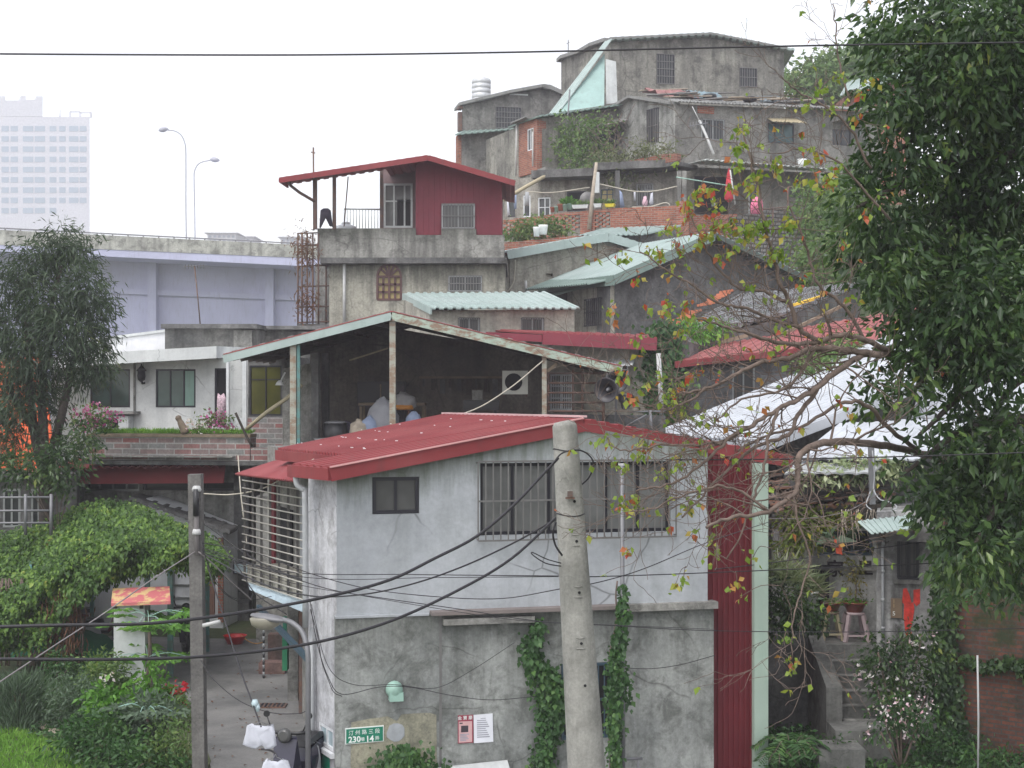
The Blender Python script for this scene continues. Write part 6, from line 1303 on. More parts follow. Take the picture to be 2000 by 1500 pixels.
cable('pale rope drawn up over the red roof to the far shed post', [(566, 924, 21), (600, 905, 22), (660, 872, 24), (740, 842, 28), (905, 808, 30), (990, 762, 30.4), (1060, 705, 30.6)], .014, 'rope')
cable('thin pale string hanging from roof edge beside the grille', [(465, 890, 30), (470, 960, 29.5), (476, 1010, 29.3), (482, 1062, 29)], .012, 'rope')
cable('pale stiff wire from the dark pole into the alley', [(388, 1078, 20.8), (420, 1105, 21), (450, 1135, 21.3), (492, 1172, 21.8)], .011, 'cable_grey')
cable('dark cable hanging along the wall face beside the downpipe', [(606, 1190, 20.3), (620, 1240, 20.2), (628, 1290, 20.1), (642, 1330, 20.0), (652, 1352, 19.95), (668, 1360, 19.9)], .006)
cable('old dark cable draped along the black roof edge by the alley', [(395, 1020, 30), (430, 1045, 29), (470, 1075, 27), (530, 1110, 24), (600, 1135, 21.5)], .012)
cable('thin wire sagging below the tile eave of the stair house', [(1500, 1013, 23.6), (1580, 1012, 23.7), (1650, 1000, 23.8), (1700, 975, 23.9)], .007, 'cable_grey')

# ================================================================ WASHING AND ALLEY THINGS
def hanger(mb, x, y, Y, w=22):
    mb.tube([P(x - w, y + 8, Y), P(x - 3, y, Y), P(x, y - 6, Y), P(x + 3, y, Y), P(x + w, y + 8, Y)], .006, 5)
YW = 17.9
def garment(name, lb, cat, outline, Y, mat, folds, hg):
    t = thing(name, lb, cat, P(hg[0], hg[1], Y))
    # cloth grid inside the outline with folds and real thickness
    pts = [P(x, y, Y) for x, y in outline]; m = MB(); c = sum(pts, Vector()) / len(pts); rings = 5; vs = []; n = len(pts)
    for k in range(rings + 1):
        s = k / rings
        for i, p in enumerate(pts):
            q = c.lerp(p, s); q = q + Vector((0, -.02 * (1 - s * s) + .018 * math.sin(q.x * folds * 1.4 + q.z * 9) * s, 0)); vs.append(q)
    fs = []
    for k in range(rings):
        for i in range(n): a, b = k * n + i, k * n + (i + 1) % n; fs.append([a, b, b + n, a + n])
    N = len(vs); vs2 = [Vector((v.x, 2 * Y - v.y + .02, v.z)) for v in vs]; fs2 = [[i + N for i in f[::-1]] for f in fs]
    rim = [[rings * n + i, rings * n + (i + 1) % n, N + rings * n + (i + 1) % n, N + rings * n + i] for i in range(n)]
    m.add(vs + vs2, fs + fs2 + rim, True); m.build('cloth', mat, t)
    m = MB(); hanger(m, hg[0], hg[1], Y); m.build('hanger', M['galv'], t); return t
garment('white_shorts', 'white boxer shorts on a wire hanger above the alley', 'shorts', [(491, 1414), (500, 1417), (520, 1418), (534, 1414), (537, 1432), (540, 1456), (530, 1462), (518, 1463), (513, 1457), (507, 1457), (499, 1463), (486, 1459), (474, 1454), (480, 1432), (482, 1418)], YW, M['cloth_white'], 60, (510, 1411))
garment('white_tee', 'white T-shirt on a wire hanger at the bottom edge', 'shirt', [(521, 1482), (530, 1487), (542, 1488), (552, 1482), (562, 1487), (567, 1500), (568, 1545), (512, 1545), (511, 1500), (515, 1488)], YW - .2, M['cloth_white'], 50, (538, 1479))
garment('grey_shirt', 'grey long shirt hanging behind the lamp pipe at the bottom edge', 'shirt', [(595, 1448), (605, 1444), (614, 1450), (622, 1458), (626, 1480), (628, 1540), (574, 1540), (576, 1500), (580, 1460)], 20.3, M['cloth_grey'], 40, (604, 1444))
cable('short black strap holding the hangers under the shorts', [(510, 1463, YW), (525, 1465, YW), (536, 1470, YW), (541, 1479, YW - .1)], .012)
t = thing('clothes_clip', 'shiny clear clip tied on the taut wire above the shorts', 'clip', P(498, 1375, 18.3)); m = MB(); m.lathe(P(498, 1374, 18.25), [(.03, -.05), (.05, 0), (.03, .05)], 10); m.lathe(P(503, 1382, 18.25), [(.02, -.05), (.035, 0), (.02, .05)], 10); m.build('clip_body', M['glass_blue'], t)
m = MB(); m.tube([P(396, 1222, 20.6), P(430, 1214, 20.6)], .03, 8); tag(m.build('light_tube', M['pvc_white']), 'white fluorescent tube fixed to the dark pole over the alley', 'light tube')
t = thing('red_basin', 'bright red plastic basin on the alley paving', 'basin', P(459, 1250, 32)); c = Vector((P(459, 1248, 32).x, 32, .012)); m = MB(); m.lathe(c, [(.17, 0), (.25, .17), (.27, .18), (.24, .17), (.17, .02)], 20); m.v = [Vector((c.x + (v.x - c.x) * 1.0, v.y, v.z)) for v in m.v]; m.build('bowl', M['red_plastic'], t)
def scooter(loc, rz, body, lb, grp='scooters parked in the alley'):
    """side view along local x: front wheel at +x"""
    t = thing('motor_scooter', lb, 'scooter', (0, 0, 0), grp); 
    for x in (-.62, .62):
        q = MB(); q.lathe((x, -.05, .24), [(.13, 0), (.22, -.0), (.24, .03), (.24, .07), (.22, .1), (.13, .1)], 18, axis=(0, 1, 0)); wq = q.build('wheel', M['black_plastic'], t)
        q = MB(); q.lathe((x, -.052, .24), [(.12, 0), (.12, .104)], 12, axis=(0, 1, 0)); q.build('rim', M['galv'], wq)
    def loft(pts, ws, nm, mat):
        q = MB(); q.add([Vector((x, s * w, z)) for (x, z), w in zip(pts, ws) for s in (-1, 1)], [], True); n = len(pts)
        fs = [[2 * i, 2 * ((i + 1) % n), 2 * ((i + 1) % n) + 1, 2 * i + 1] for i in range(n)]
        c = Vector((sum(p[0] for p in pts) / n, 0, sum(p[1] for p in pts) / n)); wm = max(ws) * 1.15
        q.add([c + Vector((0, -wm, 0)), c + Vector((0, wm, 0))], []); fs += [[2 * i, 2 * n, 2 * ((i + 1) % n)] for i in range(n)] + [[2 * i + 1, 2 * ((i + 1) % n) + 1, 2 * n + 1] for i in range(n)]
        for f in fs: q.f.append(f); q.sm.append(False)
        return q.build(nm, mat, t)
    loft([(-.85, .62), (-.9, .7), (-.6, .74), (-.1, .68), (-.05, .5), (-.2, .3), (-.6, .34)], [.08, .08, .13, .14, .16, .14, .12], 'rear_body', body)
    loft([(-.82, .75), (-.4, .84), (.0, .8), (.02, .72), (-.4, .74), (-.8, .72)], [.1, .14, .13, .13, .13, .1], 'seat', M['black_plastic'])
    loft([(-.2, .28), (.32, .26), (.38, .32), (-.1, .34)], [.16, .16, .15, .15], 'footboard', M['black_plastic'])
    loft([(.3, .3), (.36, .3), (.62, .5), (.52, .95), (.44, .98), (.4, .6)], [.16, .17, .14, .17, .13, .16], 'front_shield', body)
    loft([(.42, .46), (.6, .53), (.82, .42), (.8, .36), (.62, .46)], [.07, .08, .07, .07, .07], 'front_mudguard', body)
    q = MB(); q.tube([(.5, 0, .45), (.62, -.06, .25)], .03, 6); q.tube([(.5, 0, .45), (.62, .06, .25)], .03, 6); q.tube([(.42, -.34, 1.04), (.47, -.15, 1.02), (.47, .15, 1.02), (.42, .34, 1.04)], .025, 6); q.build('handlebar', M['black_plastic'], t)
    q = MB(); q.lathe((.53, 0, 1.0), [(.04, -.05), (.1, 0), (.1, .05), (.06, .08)], 14, axis=(1, 0, .1)); q.build('headlight', M['glass_grey'], t)
    for s in (-1, 1): q = MB(); q.tube([(.45, .22 * s, 1.03), (.44, .3 * s, 1.22)], .01, 5); q.lathe((.44, .31 * s, 1.26), [(.042, -.01), (.047, .01)], 12, axis=(-1, 0, 0)); q.build('mirror', M['black_plastic'], t)
    t.location = loc; t.rotation_euler = (0, 0, rz); return t
s1 = scooter((-6.75, 30.2, .012), 2.0, plain('black scooter paint', (.02, .02, .022), .25), 'black motor scooter half hidden behind the teal posts of the arbour')
s2 = scooter((-8.75, 30.6, .012), 0.5, plain('silver scooter paint', (.4, .41, .43), .3), 'silver motor scooter standing under the left part of the arbour')
s4 = scooter((-9.3, 31.9, .012), 0.2, plain('wine scooter paint', (.12, .02, .03), .3), 'dark red motor scooter deeper in the shade under the arbour')
s3 = scooter((-2.97, 20.05, .012), -1.8, plain('dark scooter paint', (.03, .028, .05), .25), 'dark scooter with round bright mirror at the foot of the house')
rng = np.random.default_rng(6); n = 260; X = rng.uniform(-5.6, -3.3, n); Y = rng.uniform(21.5, 34, n); pos = np.stack([X, Y, np.full(n, .03)], 1); d = rng.normal(size=(n, 3)); d[:, 2] = .1
tag(leaf_object('fallen_leaves', pos, d, .07, .04, M['leaf_dry'], seed=9, origin=(-4, 28, 0), nrm=np.array([0, 0, 3])), kind='stuff')
c = P(532, 1380, 25.75); t = thing('drain_cover', 'dark iron drain cover at the foot of the veranda pillar', 'drain cover', (c.x, c.y, .02)); m = MB(); m.box((c.x, c.y, .022), .5, .34, .02); m.build('frame', M['rust'], t)
for k in range(6): m = MB(); m.box((c.x - .19 + .075 * k, c.y, .036), .03, .28, .012); m.build('grate_bar', M['frame_dark'], t)
# small clutter on the alley side of the main house
for nm, lb, cat, bx, mt in [('stone_step', 'low pinkish block step by the alley doorway', 'step', [(505, 1313), (556, 1295), 28.6, .35], 'terracotta'), ('doorway_plinth', 'tall brown plinth behind the striped post', 'plinth', [(523, 1300), (556, 1240), 29.6, .3], 'wood')]:
    (x0, y0), (x1, y1), Y, d = bx; w = Wall((x0, Y), (x1, Y)); m = MB(); w.box(m, 0, 0.0, w.L, w.uv(0, y1)[1], -d, 0); tag(m.build(nm, concrete(nm + ' surface', (.2, .12, .1), (.27, .17, .15))), lb, cat)
t = thing('striped_post', 'thin black and white striped post at the alley doorway', 'post', Vector((P(515, 1290, 28.2).x, 28.2, 0)))
for k in range(18):
    m = MB(); m.tube([(P(515, 0, 28.2).x, 28.2, .07 * k), (P(515, 0, 28.2).x, 28.2, .07 * (k + 1) - .001)], .022, 8)
    m.build('stripe', M['pvc'] if k % 2 else M['black_plastic'], t)
t = thing('green_box', 'tall green metal letter box hung on the veranda pillar', 'letter box', P(556, 1312, 25.8)); w = Wall((550, 25.8), (562, 25.8)); m = MB(); w.box(m, *w.rect(551, 1245, 561, 1310), -.2, 0); m.build('casing', M['green_net'], t); m = MB(); w.box(m, *w.rect(552, 1243, 560, 1249), .002, .03); w.box(m, *w.rect(552, 1205, 559, 1240), -.1, -.04); m.build('label_plate', M['sign_green'], t)
t = thing('hose', 'thin orange hose leading from the red basin to the striped post', 'hose', P(490, 1255, 31)); m = MB(); m.tube(smooth_path([P(470, 1240, 32), P(485, 1252, 31.8), P(500, 1257, 31), P(516, 1254, 30)], 5), .012, 5); m.build('hose_line', plain('orange hose', (.6, .3, .08), .6), t)
# pillar with painted cap
def pillar():
    Y = 27.5; w = Wall((222, Y), (283, Y)); t = thing('gate_pillar', 'white pillar with flaked red and yellow sloping cap beside the papaya', 'pillar', w.at(250, 1340)); m = MB(); w.box(m, 0, 0, w.L, w.uv(0, 1176)[1], -.35, 0); m.build('shaft', M['white_plain'], t)
    a, b, c, d = P(217, 1178, 27.2), P(333, 1174, 27.2), P(331, 1145, 27.9), P(220, 1149, 27.9); m = MB(); dz = Vector((0, 0, -.06)); m.hexa(a + dz, b + dz, c + dz, d + dz, a, b, c, d); m.build('cap', M['cap_paint'], t)
    m = MB()
    for x in (226, 277): m.box(w.at(x, 1184, .03), .06, .05, .08)
    m.build('cap_bracket', M['bark_dark'], t)
pillar()
# arbour frame
def arbour_frame():
    t = thing('vine_arbour_frame', 'teal steel frame holding up the big vine over the garden entrance', 'arbour', Vector((-7, 28.5, 0)))
    for x, Y, wd in ((288, 28.5, .09), (333, 28.3, .1), (120, 28.4, .08), (60, 30.5, .08), (405, 31, .08), (180, 31.5, .08)):
        m = MB(); a = P(x, 1090, Y); m.beam((a.x, Y, 0), (a.x, Y, a.z), wd, wd); m.build('post', M['teal_post'], t)
    m = MB()
    for Y in (28.9, 30, 31.2): m.beam(P(60, 1112, Y), P(400, 1105, Y), .05, .05)
    for x in (60, 180, 290, 400): m.beam(P(x, 1108, 28.9), P(x, 1080, 31.2), .05, .05)
    m.build('roof_bars', M['teal_post'], t)
arbour_frame()
t = thing('green_net_cover', 'dark green netting draped over stored things under the arbour', 'netting', P(120, 1300, 29.6)); rg = random.Random(3); m = MB(); vs = []; nx, ny = 10, 6
for j in range(ny + 1):
    for i in range(nx + 1):
        x = -10.4 + 2.0 * i / nx; y = 29.4 + 1.6 * j / ny; h = .6 * math.sin(math.pi * (i + .5) / (nx + 1)) ** .5 * math.sin(math.pi * (j + .4) / (ny + 1)) ** .4 + rg.uniform(-.08, .08); vs.append((x, y, max(.02, h)))
fs = [[j * (nx + 1) + i, j * (nx + 1) + i + 1, (j + 1) * (nx + 1) + i + 1, (j + 1) * (nx + 1) + i] for j in range(ny) for i in range(nx)]; m.add(vs, fs, True); m.build('net', M['green_net'], t)
t = thing('under_arbour_shed', 'dark timber lean-to in the shade below the vine', 'shed', Vector((-9, 32, 0))); m = MB(); m.hexa((-12.5, 32.2, 0), (-9.9, 32.2, 0), (-9.9, 33, 0), (-12.5, 33, 0), (-12.5, 32.2, 1.5), (-9.9, 32.2, 1.5), (-9.9, 33, 1.7), (-12.5, 33, 1.7)); m.build('back_boards', M['bark_dark'], t)
# fence, tarp and left side
w = Wall((-60, 29.6), (100, 29.6)); t = thing('pipe_fence', 'pale pipe railing on the wall behind the vine at the left edge', 'fence', w.at(50, 1035)); m = MB()
for y in (972, 998, 1022): m.tube([w.at(-60, y, 0), w.at(100, y - 1, 0)], .025, 6)
m.build('rail', M['galv'], t)
for x in (-20, 50, 100): m = MB(); m.tube([w.at(x, 1045, 0), w.at(x, 965, 0)], .035, 6); m.build('post', M['galv'], t)
w = Wall((-80, 33), (150, 33.5)); t = thing('dark_wall_building', 'dark timber fronted building behind the pipe railing at the left edge', 'building', w.at(60, 1220)); m = MB(); w.body(m, [(-80, 935), (150, 935)], [w.rect(5, 955, 40, 1030), w.rect(60, 955, 90, 1030)], depth=3, bottom=0); m.build('wall', M['conc_dark'], t)
window(w, w.rect(5, 955, 40, 1030), t, M['frame_grey'], M['glass'], muls=(.5,)); window(w, w.rect(60, 955, 90, 1030), t, M['frame_grey'], M['glass'], muls=(.5,))
m = MB(); w.box(m, w.uv(-80, 0)[0], w.uv(0, 935)[1], w.uv(152, 0)[0], w.uv(0, 925)[1], -3, .4); m.build('roof_slab', M['conc_dark'], t)
def tarp():
    rg = random.Random(5); t = thing('orange_tarpaulin', 'bright orange tarpaulin tent showing through the left tree', 'tarpaulin', P(50, 920, 35)); A = [P(-60, 905, 34), P(125, 905, 34.5), P(150, 800, 37), P(150, 690, 39), P(-60, 740, 39)]
    prof = [(34.2, 912), (34.6, 850), (35.4, 780), (36.6, 715), (38, 690)]; vs = []; nx = 14
    for Y, y in prof:
        for i in range(nx + 1): x = -70 + (175 if Y < 35 else 160) * i / nx; p = P(x, y + 12 * abs(math.sin(i * 1.1)) + rg.uniform(-4, 4), Y); vs.append(p + Vector((0, rg.uniform(-.12, .12), 0)))
    fs = [[j * (nx + 1) + i, j * (nx + 1) + i + 1, (j + 1) * (nx + 1) + i + 1, (j + 1) * (nx + 1) + i] for j in range(len(prof) - 1) for i in range(nx)]
    m = MB(); m.add(vs, fs, True); N = len(vs); m.add([v + Vector((0, .06, 0)) for v in vs], [f[::-1] for f in fs], True); m.build('sheet', M['orange_tarp'], t)
    m = MB()
    for x in (-40, 40, 120): p = P(x, 900, 34.4); q = P(x, 700, 38); m.beam((q.x, 38.2, 1), q, .08, .08)
    m.build('support_poles', M['rust'], t)
tarp()

# ================================================================ RIGHT SIDE: TILED AND WHITE ROOFS
def slate_house():
    t = thing('tiled_house', 'old house with grey slate tile roof edged by a row of orange tiles', 'house', P(1450, 700, 41)); A, B, C, D = P(1290, 668, 39.5), P(1530, 612, 40.5), P(1680, 552, 47), P(1440, 576, 46)
    m = MB(); m.sheet(A, B, C, D, .3, .05, .12, kind='wave', nv=10); m.build('roof', M['slate'], t)
    m = MB(); n = 24
    for k in range(n):
        p = (A + Vector((-.45, 0, .02))).lerp(D + Vector((-.3, 0, .12)), (k + .5) / n) + Vector((0, 0, .02 * math.sin(k * 1.7))); d = (D - A).normalized(); s = Vector((-1, .3, -.15)).normalized()
        if k in (14, 15): continue
        m.beam(p - s * .22, p + s * .22, .17, .07)
    m.build('edge_tiles', M['orange_tile'], t)
    m = MB(); z = Vector((0, 0, -4)); m.add([A, B, B + z, A + z, D, C, C + z, D + z], [[0, 1, 2, 3], [5, 4, 7, 6], [4, 0, 3, 7], [1, 5, 6, 2]]); 
    for v in m.v: v.z -= .14
    m.build('wall', M['conc_dark'], t)
    m = MB(); q0, q1 = P(1450, 690, 38.6), P(1660, 590, 40); m.beam(q0, q1, .1, .08); m.beam(P(1410, 668, 39.3), P(1460, 655, 39.3), .1, .1); m.build('eave_board', M['wood'], t)
slate_house()
m = MB(); m.tube([P(1540, 598, 38.5), P(1620, 573, 39.2)], .035, 6); m.tube([P(1548, 598, 38.4), P(1590, 586, 38.8)], .02, 6); tag(m.build('yellow_pole', plain('yellow pole paint', (.75, .5, .05), .5)), 'yellow pole lying along the slate roof eave', 'pole')
def red_house():
    t = thing('red_roof_house', 'dark walled house with chalky red sheet roof behind the bare branches', 'house', P(1500, 830, 36)); A, B, C, D = P(1318, 706, 35.6), P(1790, 655, 37), P(1810, 598, 42), P(1425, 664, 41.5)
    m = MB(); m.sheet(A, B, C, D, .3, .03, .05, nv=2); m.build('roof', M['red_old'], t); m = MB(); z = Vector((0, -.03, -.08)); m.beam(A + z, B + z, .06, .16); m.build('fascia', M['red_roof'], t)
    w = Wall((1340, 36.2), (1800, 37.2)); m = MB(); r = w.rect(1430, 716, 1475, 800); w.body(m, [(1340, 712), (1800, 668)], [r], depth=3, bottom=1); m.build('wall', concrete('dim grey wall', (.13, .13, .135), (.22, .22, .225), mamt=.5), t)
    window(w, r, t, M['frame_grey'], M['glass_grey'], muls=(.5,), name='sheet_door')
red_house()
m = MB(); m.tube([P(1286, 690, 35.3), P(1290, 760, 35.3), P(1292, 810, 35.3)], .06, 8); tag(m.build('standpipe', M['pvc_white']), 'pale plastic standpipe in front of the ivy wall', 'pipe')
m = MB(); m.tube([P(1270, 800, 31), P(1272, 850, 31)], .035, 6); m.tube([P(1223, 832, 31), P(1263, 810, 31)], .02, 5); m.tube([P(1225, 804, 31.2), P(1300, 803, 31.2)], .018, 5); tag(m.build('scrap_pipes', M['galv']), 'thin grey pipes and rods leaning right of the loudspeakers', 'pipes')
w = Wall((1262, 36.3), (1345, 36)); t = thing('ivy_wall', 'low dark wall smothered in ivy right of the crimson band', 'wall', w.at(1300, 850)); m = MB(); w.body(m, [(1268, 640), (1300, 636), (1345, 668)], depth=1.5, bottom=1); m.build('wall', M['conc_dark'], t)

def white_roofs():
    t = thing('white_roof_building', 'long white sheet roof rising to the right behind the bare branches', 'building', P(1500, 900, 30)); A, B, C, D = P(1276, 846, 32.5), P(1484, 862, 26.0), P(1800, 742, 27.5), P(1790, 632, 36)
    m = MB(); m.sheet(A, B, C, D, .35, .035, .05, nv=3); m.build('roof', M['white_metal'], t)
    m = MB(); z = Vector((0, 0, -.12)); m.beam(B + z, C + z, .06, .18); m.beam(A + z * .8, B + z * .8, .05, .1); m.build('fascia', M['white_metal'], t)
    m = MB(); q = Vector((.25, .7, -.2)); z = Vector((0, 0, -4.2)); A2, B2, C2, D2 = (p + Vector((0, 0, -.25)) for p in (A + Vector((.3, .2, 0)), B + Vector((0, .9, 0)), C + Vector((0, .9, 0)), D)); m.add([A2, B2, C2, D2] + [Vector((p.x, p.y, .0)) for p in (A2, B2, C2, D2)], [[4, 5, 1, 0], [5, 6, 2, 1], [6, 7, 3, 2], [7, 4, 0, 3]]); m.build('wall', M['conc_dark'], t)
    t = thing('white_roof_annex', 'lower curved white sheet roof above the tiled eave', 'annex', P(1700, 950, 25)); m = MB(); m.sheet(P(1556, 893, 24.6), P(1800, 898, 24.2), P(1900, 815, 27.0), P(1640, 826, 26.6), .35, .02, .03, nv=4, sag=-.12); m.build('roof', M['white_metal'], t)
    m = MB(); m.sheet(P(1532, 925, 24.0), P(1700, 925, 23.8), P(1740, 898, 24.8), P(1556, 902, 24.9), .25, .03, .03, kind='wave'); m.build('grey_sheet', painted('pale grey sheet', (.42, .43, .44), rough=.6, damt=.6), t)
    m = MB(); w = Wall((1530, 25.0), (1900, 25)); w.box(m, w.uv(1560, 0)[0], 0, w.uv(1860, 0)[0], w.uv(0, 905)[1], -3, 0); m.build('wall', M['conc_dark'], t)
    t = thing('far_white_roof', 'white roof glimpsed through the big tree at the right edge', 'building', P(1950, 850, 33)); m = MB(); m.sheet(P(1780, 818, 29), P(2150, 800, 29), P(2150, 728, 37), P(1800, 740, 37), .35, .035, .04); m.build('roof', M['white_metal'], t); m = MB(); w = Wall((1790, 30), (2150, 30)); w.box(m, 0, 0, w.L, w.uv(0, 812)[1], -5, 0); m.build('wall', M['conc'], t)
white_roofs()
t = thing('crest_roof', 'pale green sheet roof glimpsed on the right of the hilltop', 'building', P(1680, 220, 80)); m = MB(); m.sheet(P(1640, 186, 78), P(1760, 150, 78), P(1770, 132, 84), P(1655, 160, 84), .4, .04, .05); m.build('roof', M['green_roof'], t); m = MB(); w = Wall((1650, 79), (1770, 79)); w.body(m, [(1650, 188), (1770, 152)], depth=4, bottom=12); m.build('wall', M['brick_hill'], t)

# ================================================================ RIGHT HOUSE WITH STAIRS
def stair_house():
    wr = Wall((1530, 24.85), (1722, 24.7)); t = thing('stair_house', 'shady old house with broken tile roof above the concrete steps', 'house', wr.at(1600, 1245))
    r1 = wr.rect(1600, 1036, 1705, 1086); rn = wr.rect(1586, 1103, 1620, 1185)
    m = MB(); wr.body(m, [(1530, 985), (1715, 960)], [r1, rn], depth=3, bottom=0); m.build('wall', concrete('shaded house render', (.5, .495, .48), (.62, .615, .6), mamt=.35), t)
    window(wr, r1, t, M['blue_frame'], M['glass'], muls=(.33, .62), depth=.1); window(wr, rn, t, M['frame_dark'], M['dark'], muls=(), name='niche')
    m = MB(); wr.box(m, wr.uv(1588, 0)[0], wr.uv(0, 1094)[1], wr.uv(1712, 0)[0], wr.uv(0, 1088)[1], 0, .12); m.build('sill', M['conc'], t)
    text_obj('家', wr, 1631, 1113, .3, M['ink'], t, off=.006, bold=.008); text_obj('里', wr, 1690, 1111, .26, M['ink'], t, off=.006, bold=.01)
    wf2 = Wall((1712, 23.6), (1842, 23.3)); r2 = wf2.rect(1752, 1037, 1795, 1132)
    m = MB(); wf2.body(m, [(1712, 1000), (1842, 995)], [r2], depth=2.8, bottom=0, back=(.74, 2.8, 0)); m.build('front_wall', concrete('stained front render', (.34, .335, .33), (.46, .455, .45), mamt=.55, streak=.8, white=(.5, .5, .52), wamt=.35), t)
    window(wf2, r2, t, M['frame_dark'], M['glass_grey'], muls=(.5,), bars=5, hbars=0, barm=M['frame_dark'], br=.012, boff=.02, sill=M['conc'], depth=.08)
    m = MB(); a = wf2.at(1676, 1018, .7); m.sheet(wf2.at(1706, 1034, .75), wf2.at(1790, 1024, .75), wf2.at(1782, 1006, .02), wf2.at(1676, 1014, .35), .1, .02, .015); m.build('window_awning', M['green_roof'], t)
    m = MB(); m.tube([wf2.at(1722, 1034, .65), wf2.at(1735, 1056, .05)], .02, 5); m.tube([wf2.at(1785, 1028, .6), wf2.at(1788, 1045, .05)], .02, 5); m.build('awning_stay', M['rust'], t)
    m = MB(); m.tube([wf2.at(1724, 1036, .09), wf2.at(1725, 1275, .09)], .025, 7)
    for y in (1060, 1115, 1170, 1225): m.tube([wf2.at(1725, y - 3, .09), wf2.at(1725, y + 3, .09)], .034, 7)
    m.build('conduit', M['pvc'], t)
    m = MB(); wf2.box(m, wf2.uv(1700, 0)[0], wf2.uv(0, 1001)[1], wf2.uv(1846, 0)[0], wf2.uv(0, 974)[1], -1.0, .3); m.build('concrete_lintel', M['conc_dark'], t)
    A, B, C, D = P(1500, 1004, 24.5), P(1742, 974, 24.4), P(1765, 925, 26.4), P(1470, 938, 26.6); m = MB(); m.sheet(A, B, C, D, .22, .05, .06, kind='wave', nv=6); m.build('roof', M['old_tile'], t)
    m = MB(); rg = random.Random(7)
    for k in range(34):
        u, v = rg.random(), rg.random(); p = A.lerp(B, u).lerp(D.lerp(C, u), v) + Vector((0, 0, .1)); a = rg.uniform(-.3, .5); d = Vector((math.cos(a), .4 * math.sin(a), .15 * math.sin(a) + .12)) * rg.uniform(.15, .5); m.beam(p - d, p + d, rg.uniform(.05, .2), .03)
    m.build('broken_tiles', M['old_tile'], t)
    m = MB(); m.beam(A + Vector((0, 0, -.12)), B + Vector((0, 0, -.12)), .08, .12); m.build('eave_board', M['bark_dark'], t)
    # steps: landing at the top, treads facing the viewer
    xl, xr = P(1613, 0, 23.8).x, P(1716, 0, 23.8).x; m = MB(); zs = P(0, 1259, 23.8).z
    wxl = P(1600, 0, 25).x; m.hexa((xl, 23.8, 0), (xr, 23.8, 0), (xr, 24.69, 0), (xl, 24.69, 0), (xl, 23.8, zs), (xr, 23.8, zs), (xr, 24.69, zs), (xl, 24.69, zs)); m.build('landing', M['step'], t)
    ys = [1292, 1321, 1351, 1380, 1409]; Y = 23.798
    for k, y in enumerate(ys):
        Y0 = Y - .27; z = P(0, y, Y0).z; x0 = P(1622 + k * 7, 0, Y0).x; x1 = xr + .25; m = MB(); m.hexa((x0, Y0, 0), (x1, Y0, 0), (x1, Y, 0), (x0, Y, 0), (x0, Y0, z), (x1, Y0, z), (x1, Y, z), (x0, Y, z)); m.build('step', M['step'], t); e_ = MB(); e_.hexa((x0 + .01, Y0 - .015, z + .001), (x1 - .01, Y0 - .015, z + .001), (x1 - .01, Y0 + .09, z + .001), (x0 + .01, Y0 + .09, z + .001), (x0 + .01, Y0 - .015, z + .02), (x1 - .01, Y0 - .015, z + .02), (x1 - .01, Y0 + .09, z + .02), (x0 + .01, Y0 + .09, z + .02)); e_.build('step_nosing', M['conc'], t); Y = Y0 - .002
    # sloping curb on the left
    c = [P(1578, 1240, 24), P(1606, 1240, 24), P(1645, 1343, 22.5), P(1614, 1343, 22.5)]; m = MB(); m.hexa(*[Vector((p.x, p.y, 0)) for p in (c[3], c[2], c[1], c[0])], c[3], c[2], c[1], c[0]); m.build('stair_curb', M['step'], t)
    for (a, y, Yn, x0, x1) in ((0, 1440, 21.7, 1632, 1745), (1, 1478, 21.1, 1600, 1690)):
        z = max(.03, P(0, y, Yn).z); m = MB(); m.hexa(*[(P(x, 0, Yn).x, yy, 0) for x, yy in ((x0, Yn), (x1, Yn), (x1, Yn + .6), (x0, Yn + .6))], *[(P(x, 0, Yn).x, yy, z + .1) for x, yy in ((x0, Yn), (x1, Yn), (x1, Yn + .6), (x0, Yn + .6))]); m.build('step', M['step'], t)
    m = MB(); m.hexa(*[(x, y, z) for z in (0, P(0, 1240, 24).z) for x, y in ((P(1499, 0, 24).x, 24.0), (P(1577, 0, 24).x, 24.0), (P(1577, 0, 24.8).x, 24.8), (P(1499, 0, 24.8).x, 24.8))]); m.build('retaining_wall', M['conc_dark'], t)
    return wf2, wr
wf2, wr2 = stair_house()
t = thing('roof_pole', 'grey steel pole with curled cable rising through the tiled roof', 'pole', P(1704, 985, 23.3)); m = MB(); m.beam(P(1704, 985, 23.3), P(1701, 862, 23.3), .09, .07); m.build('pole', M['galv'], t); m = MB(); m.tube(smooth_path([P(1704, 880, 23.2), P(1708, 930, 23.2), P(1706, 955, 23.2), P(1718, 975, 23.1), P(1735, 980, 23.1), P(1752, 990, 23.0), P(1740, 998, 23.0)], 5), .011, 6); m.tube(smooth_path([P(1700, 960, 23.2), P(1692, 985, 23.1), P(1702, 996, 23)], 5), .01, 6); m.build('curled_cable', M['pvc'], t)
t = thing('brown_notice', 'small brown notice board with pale marks beside the red paint', 'notice', wf2.at(1751, 1208)); m = MB(); wf2.box(m, *wf2.rect(1740, 1168, 1762, 1207), .005, .03); m.build('board', M['board_brown'], t)
text_obj('1', wf2, 1746, 1174, .09, M['ochre'], t, off=.032); text_obj('1', wf2, 1746, 1183, .09, M['ochre'], t, off=.032); text_obj('5', wf2, 1746, 1198, .1, M['sign_white'], t, off=.032)
t = thing('red_brushed_mark', 'large red brushed paint mark on the front wall under the barred window', 'wall marking', wf2.at(1780, 1245))
m = MB()
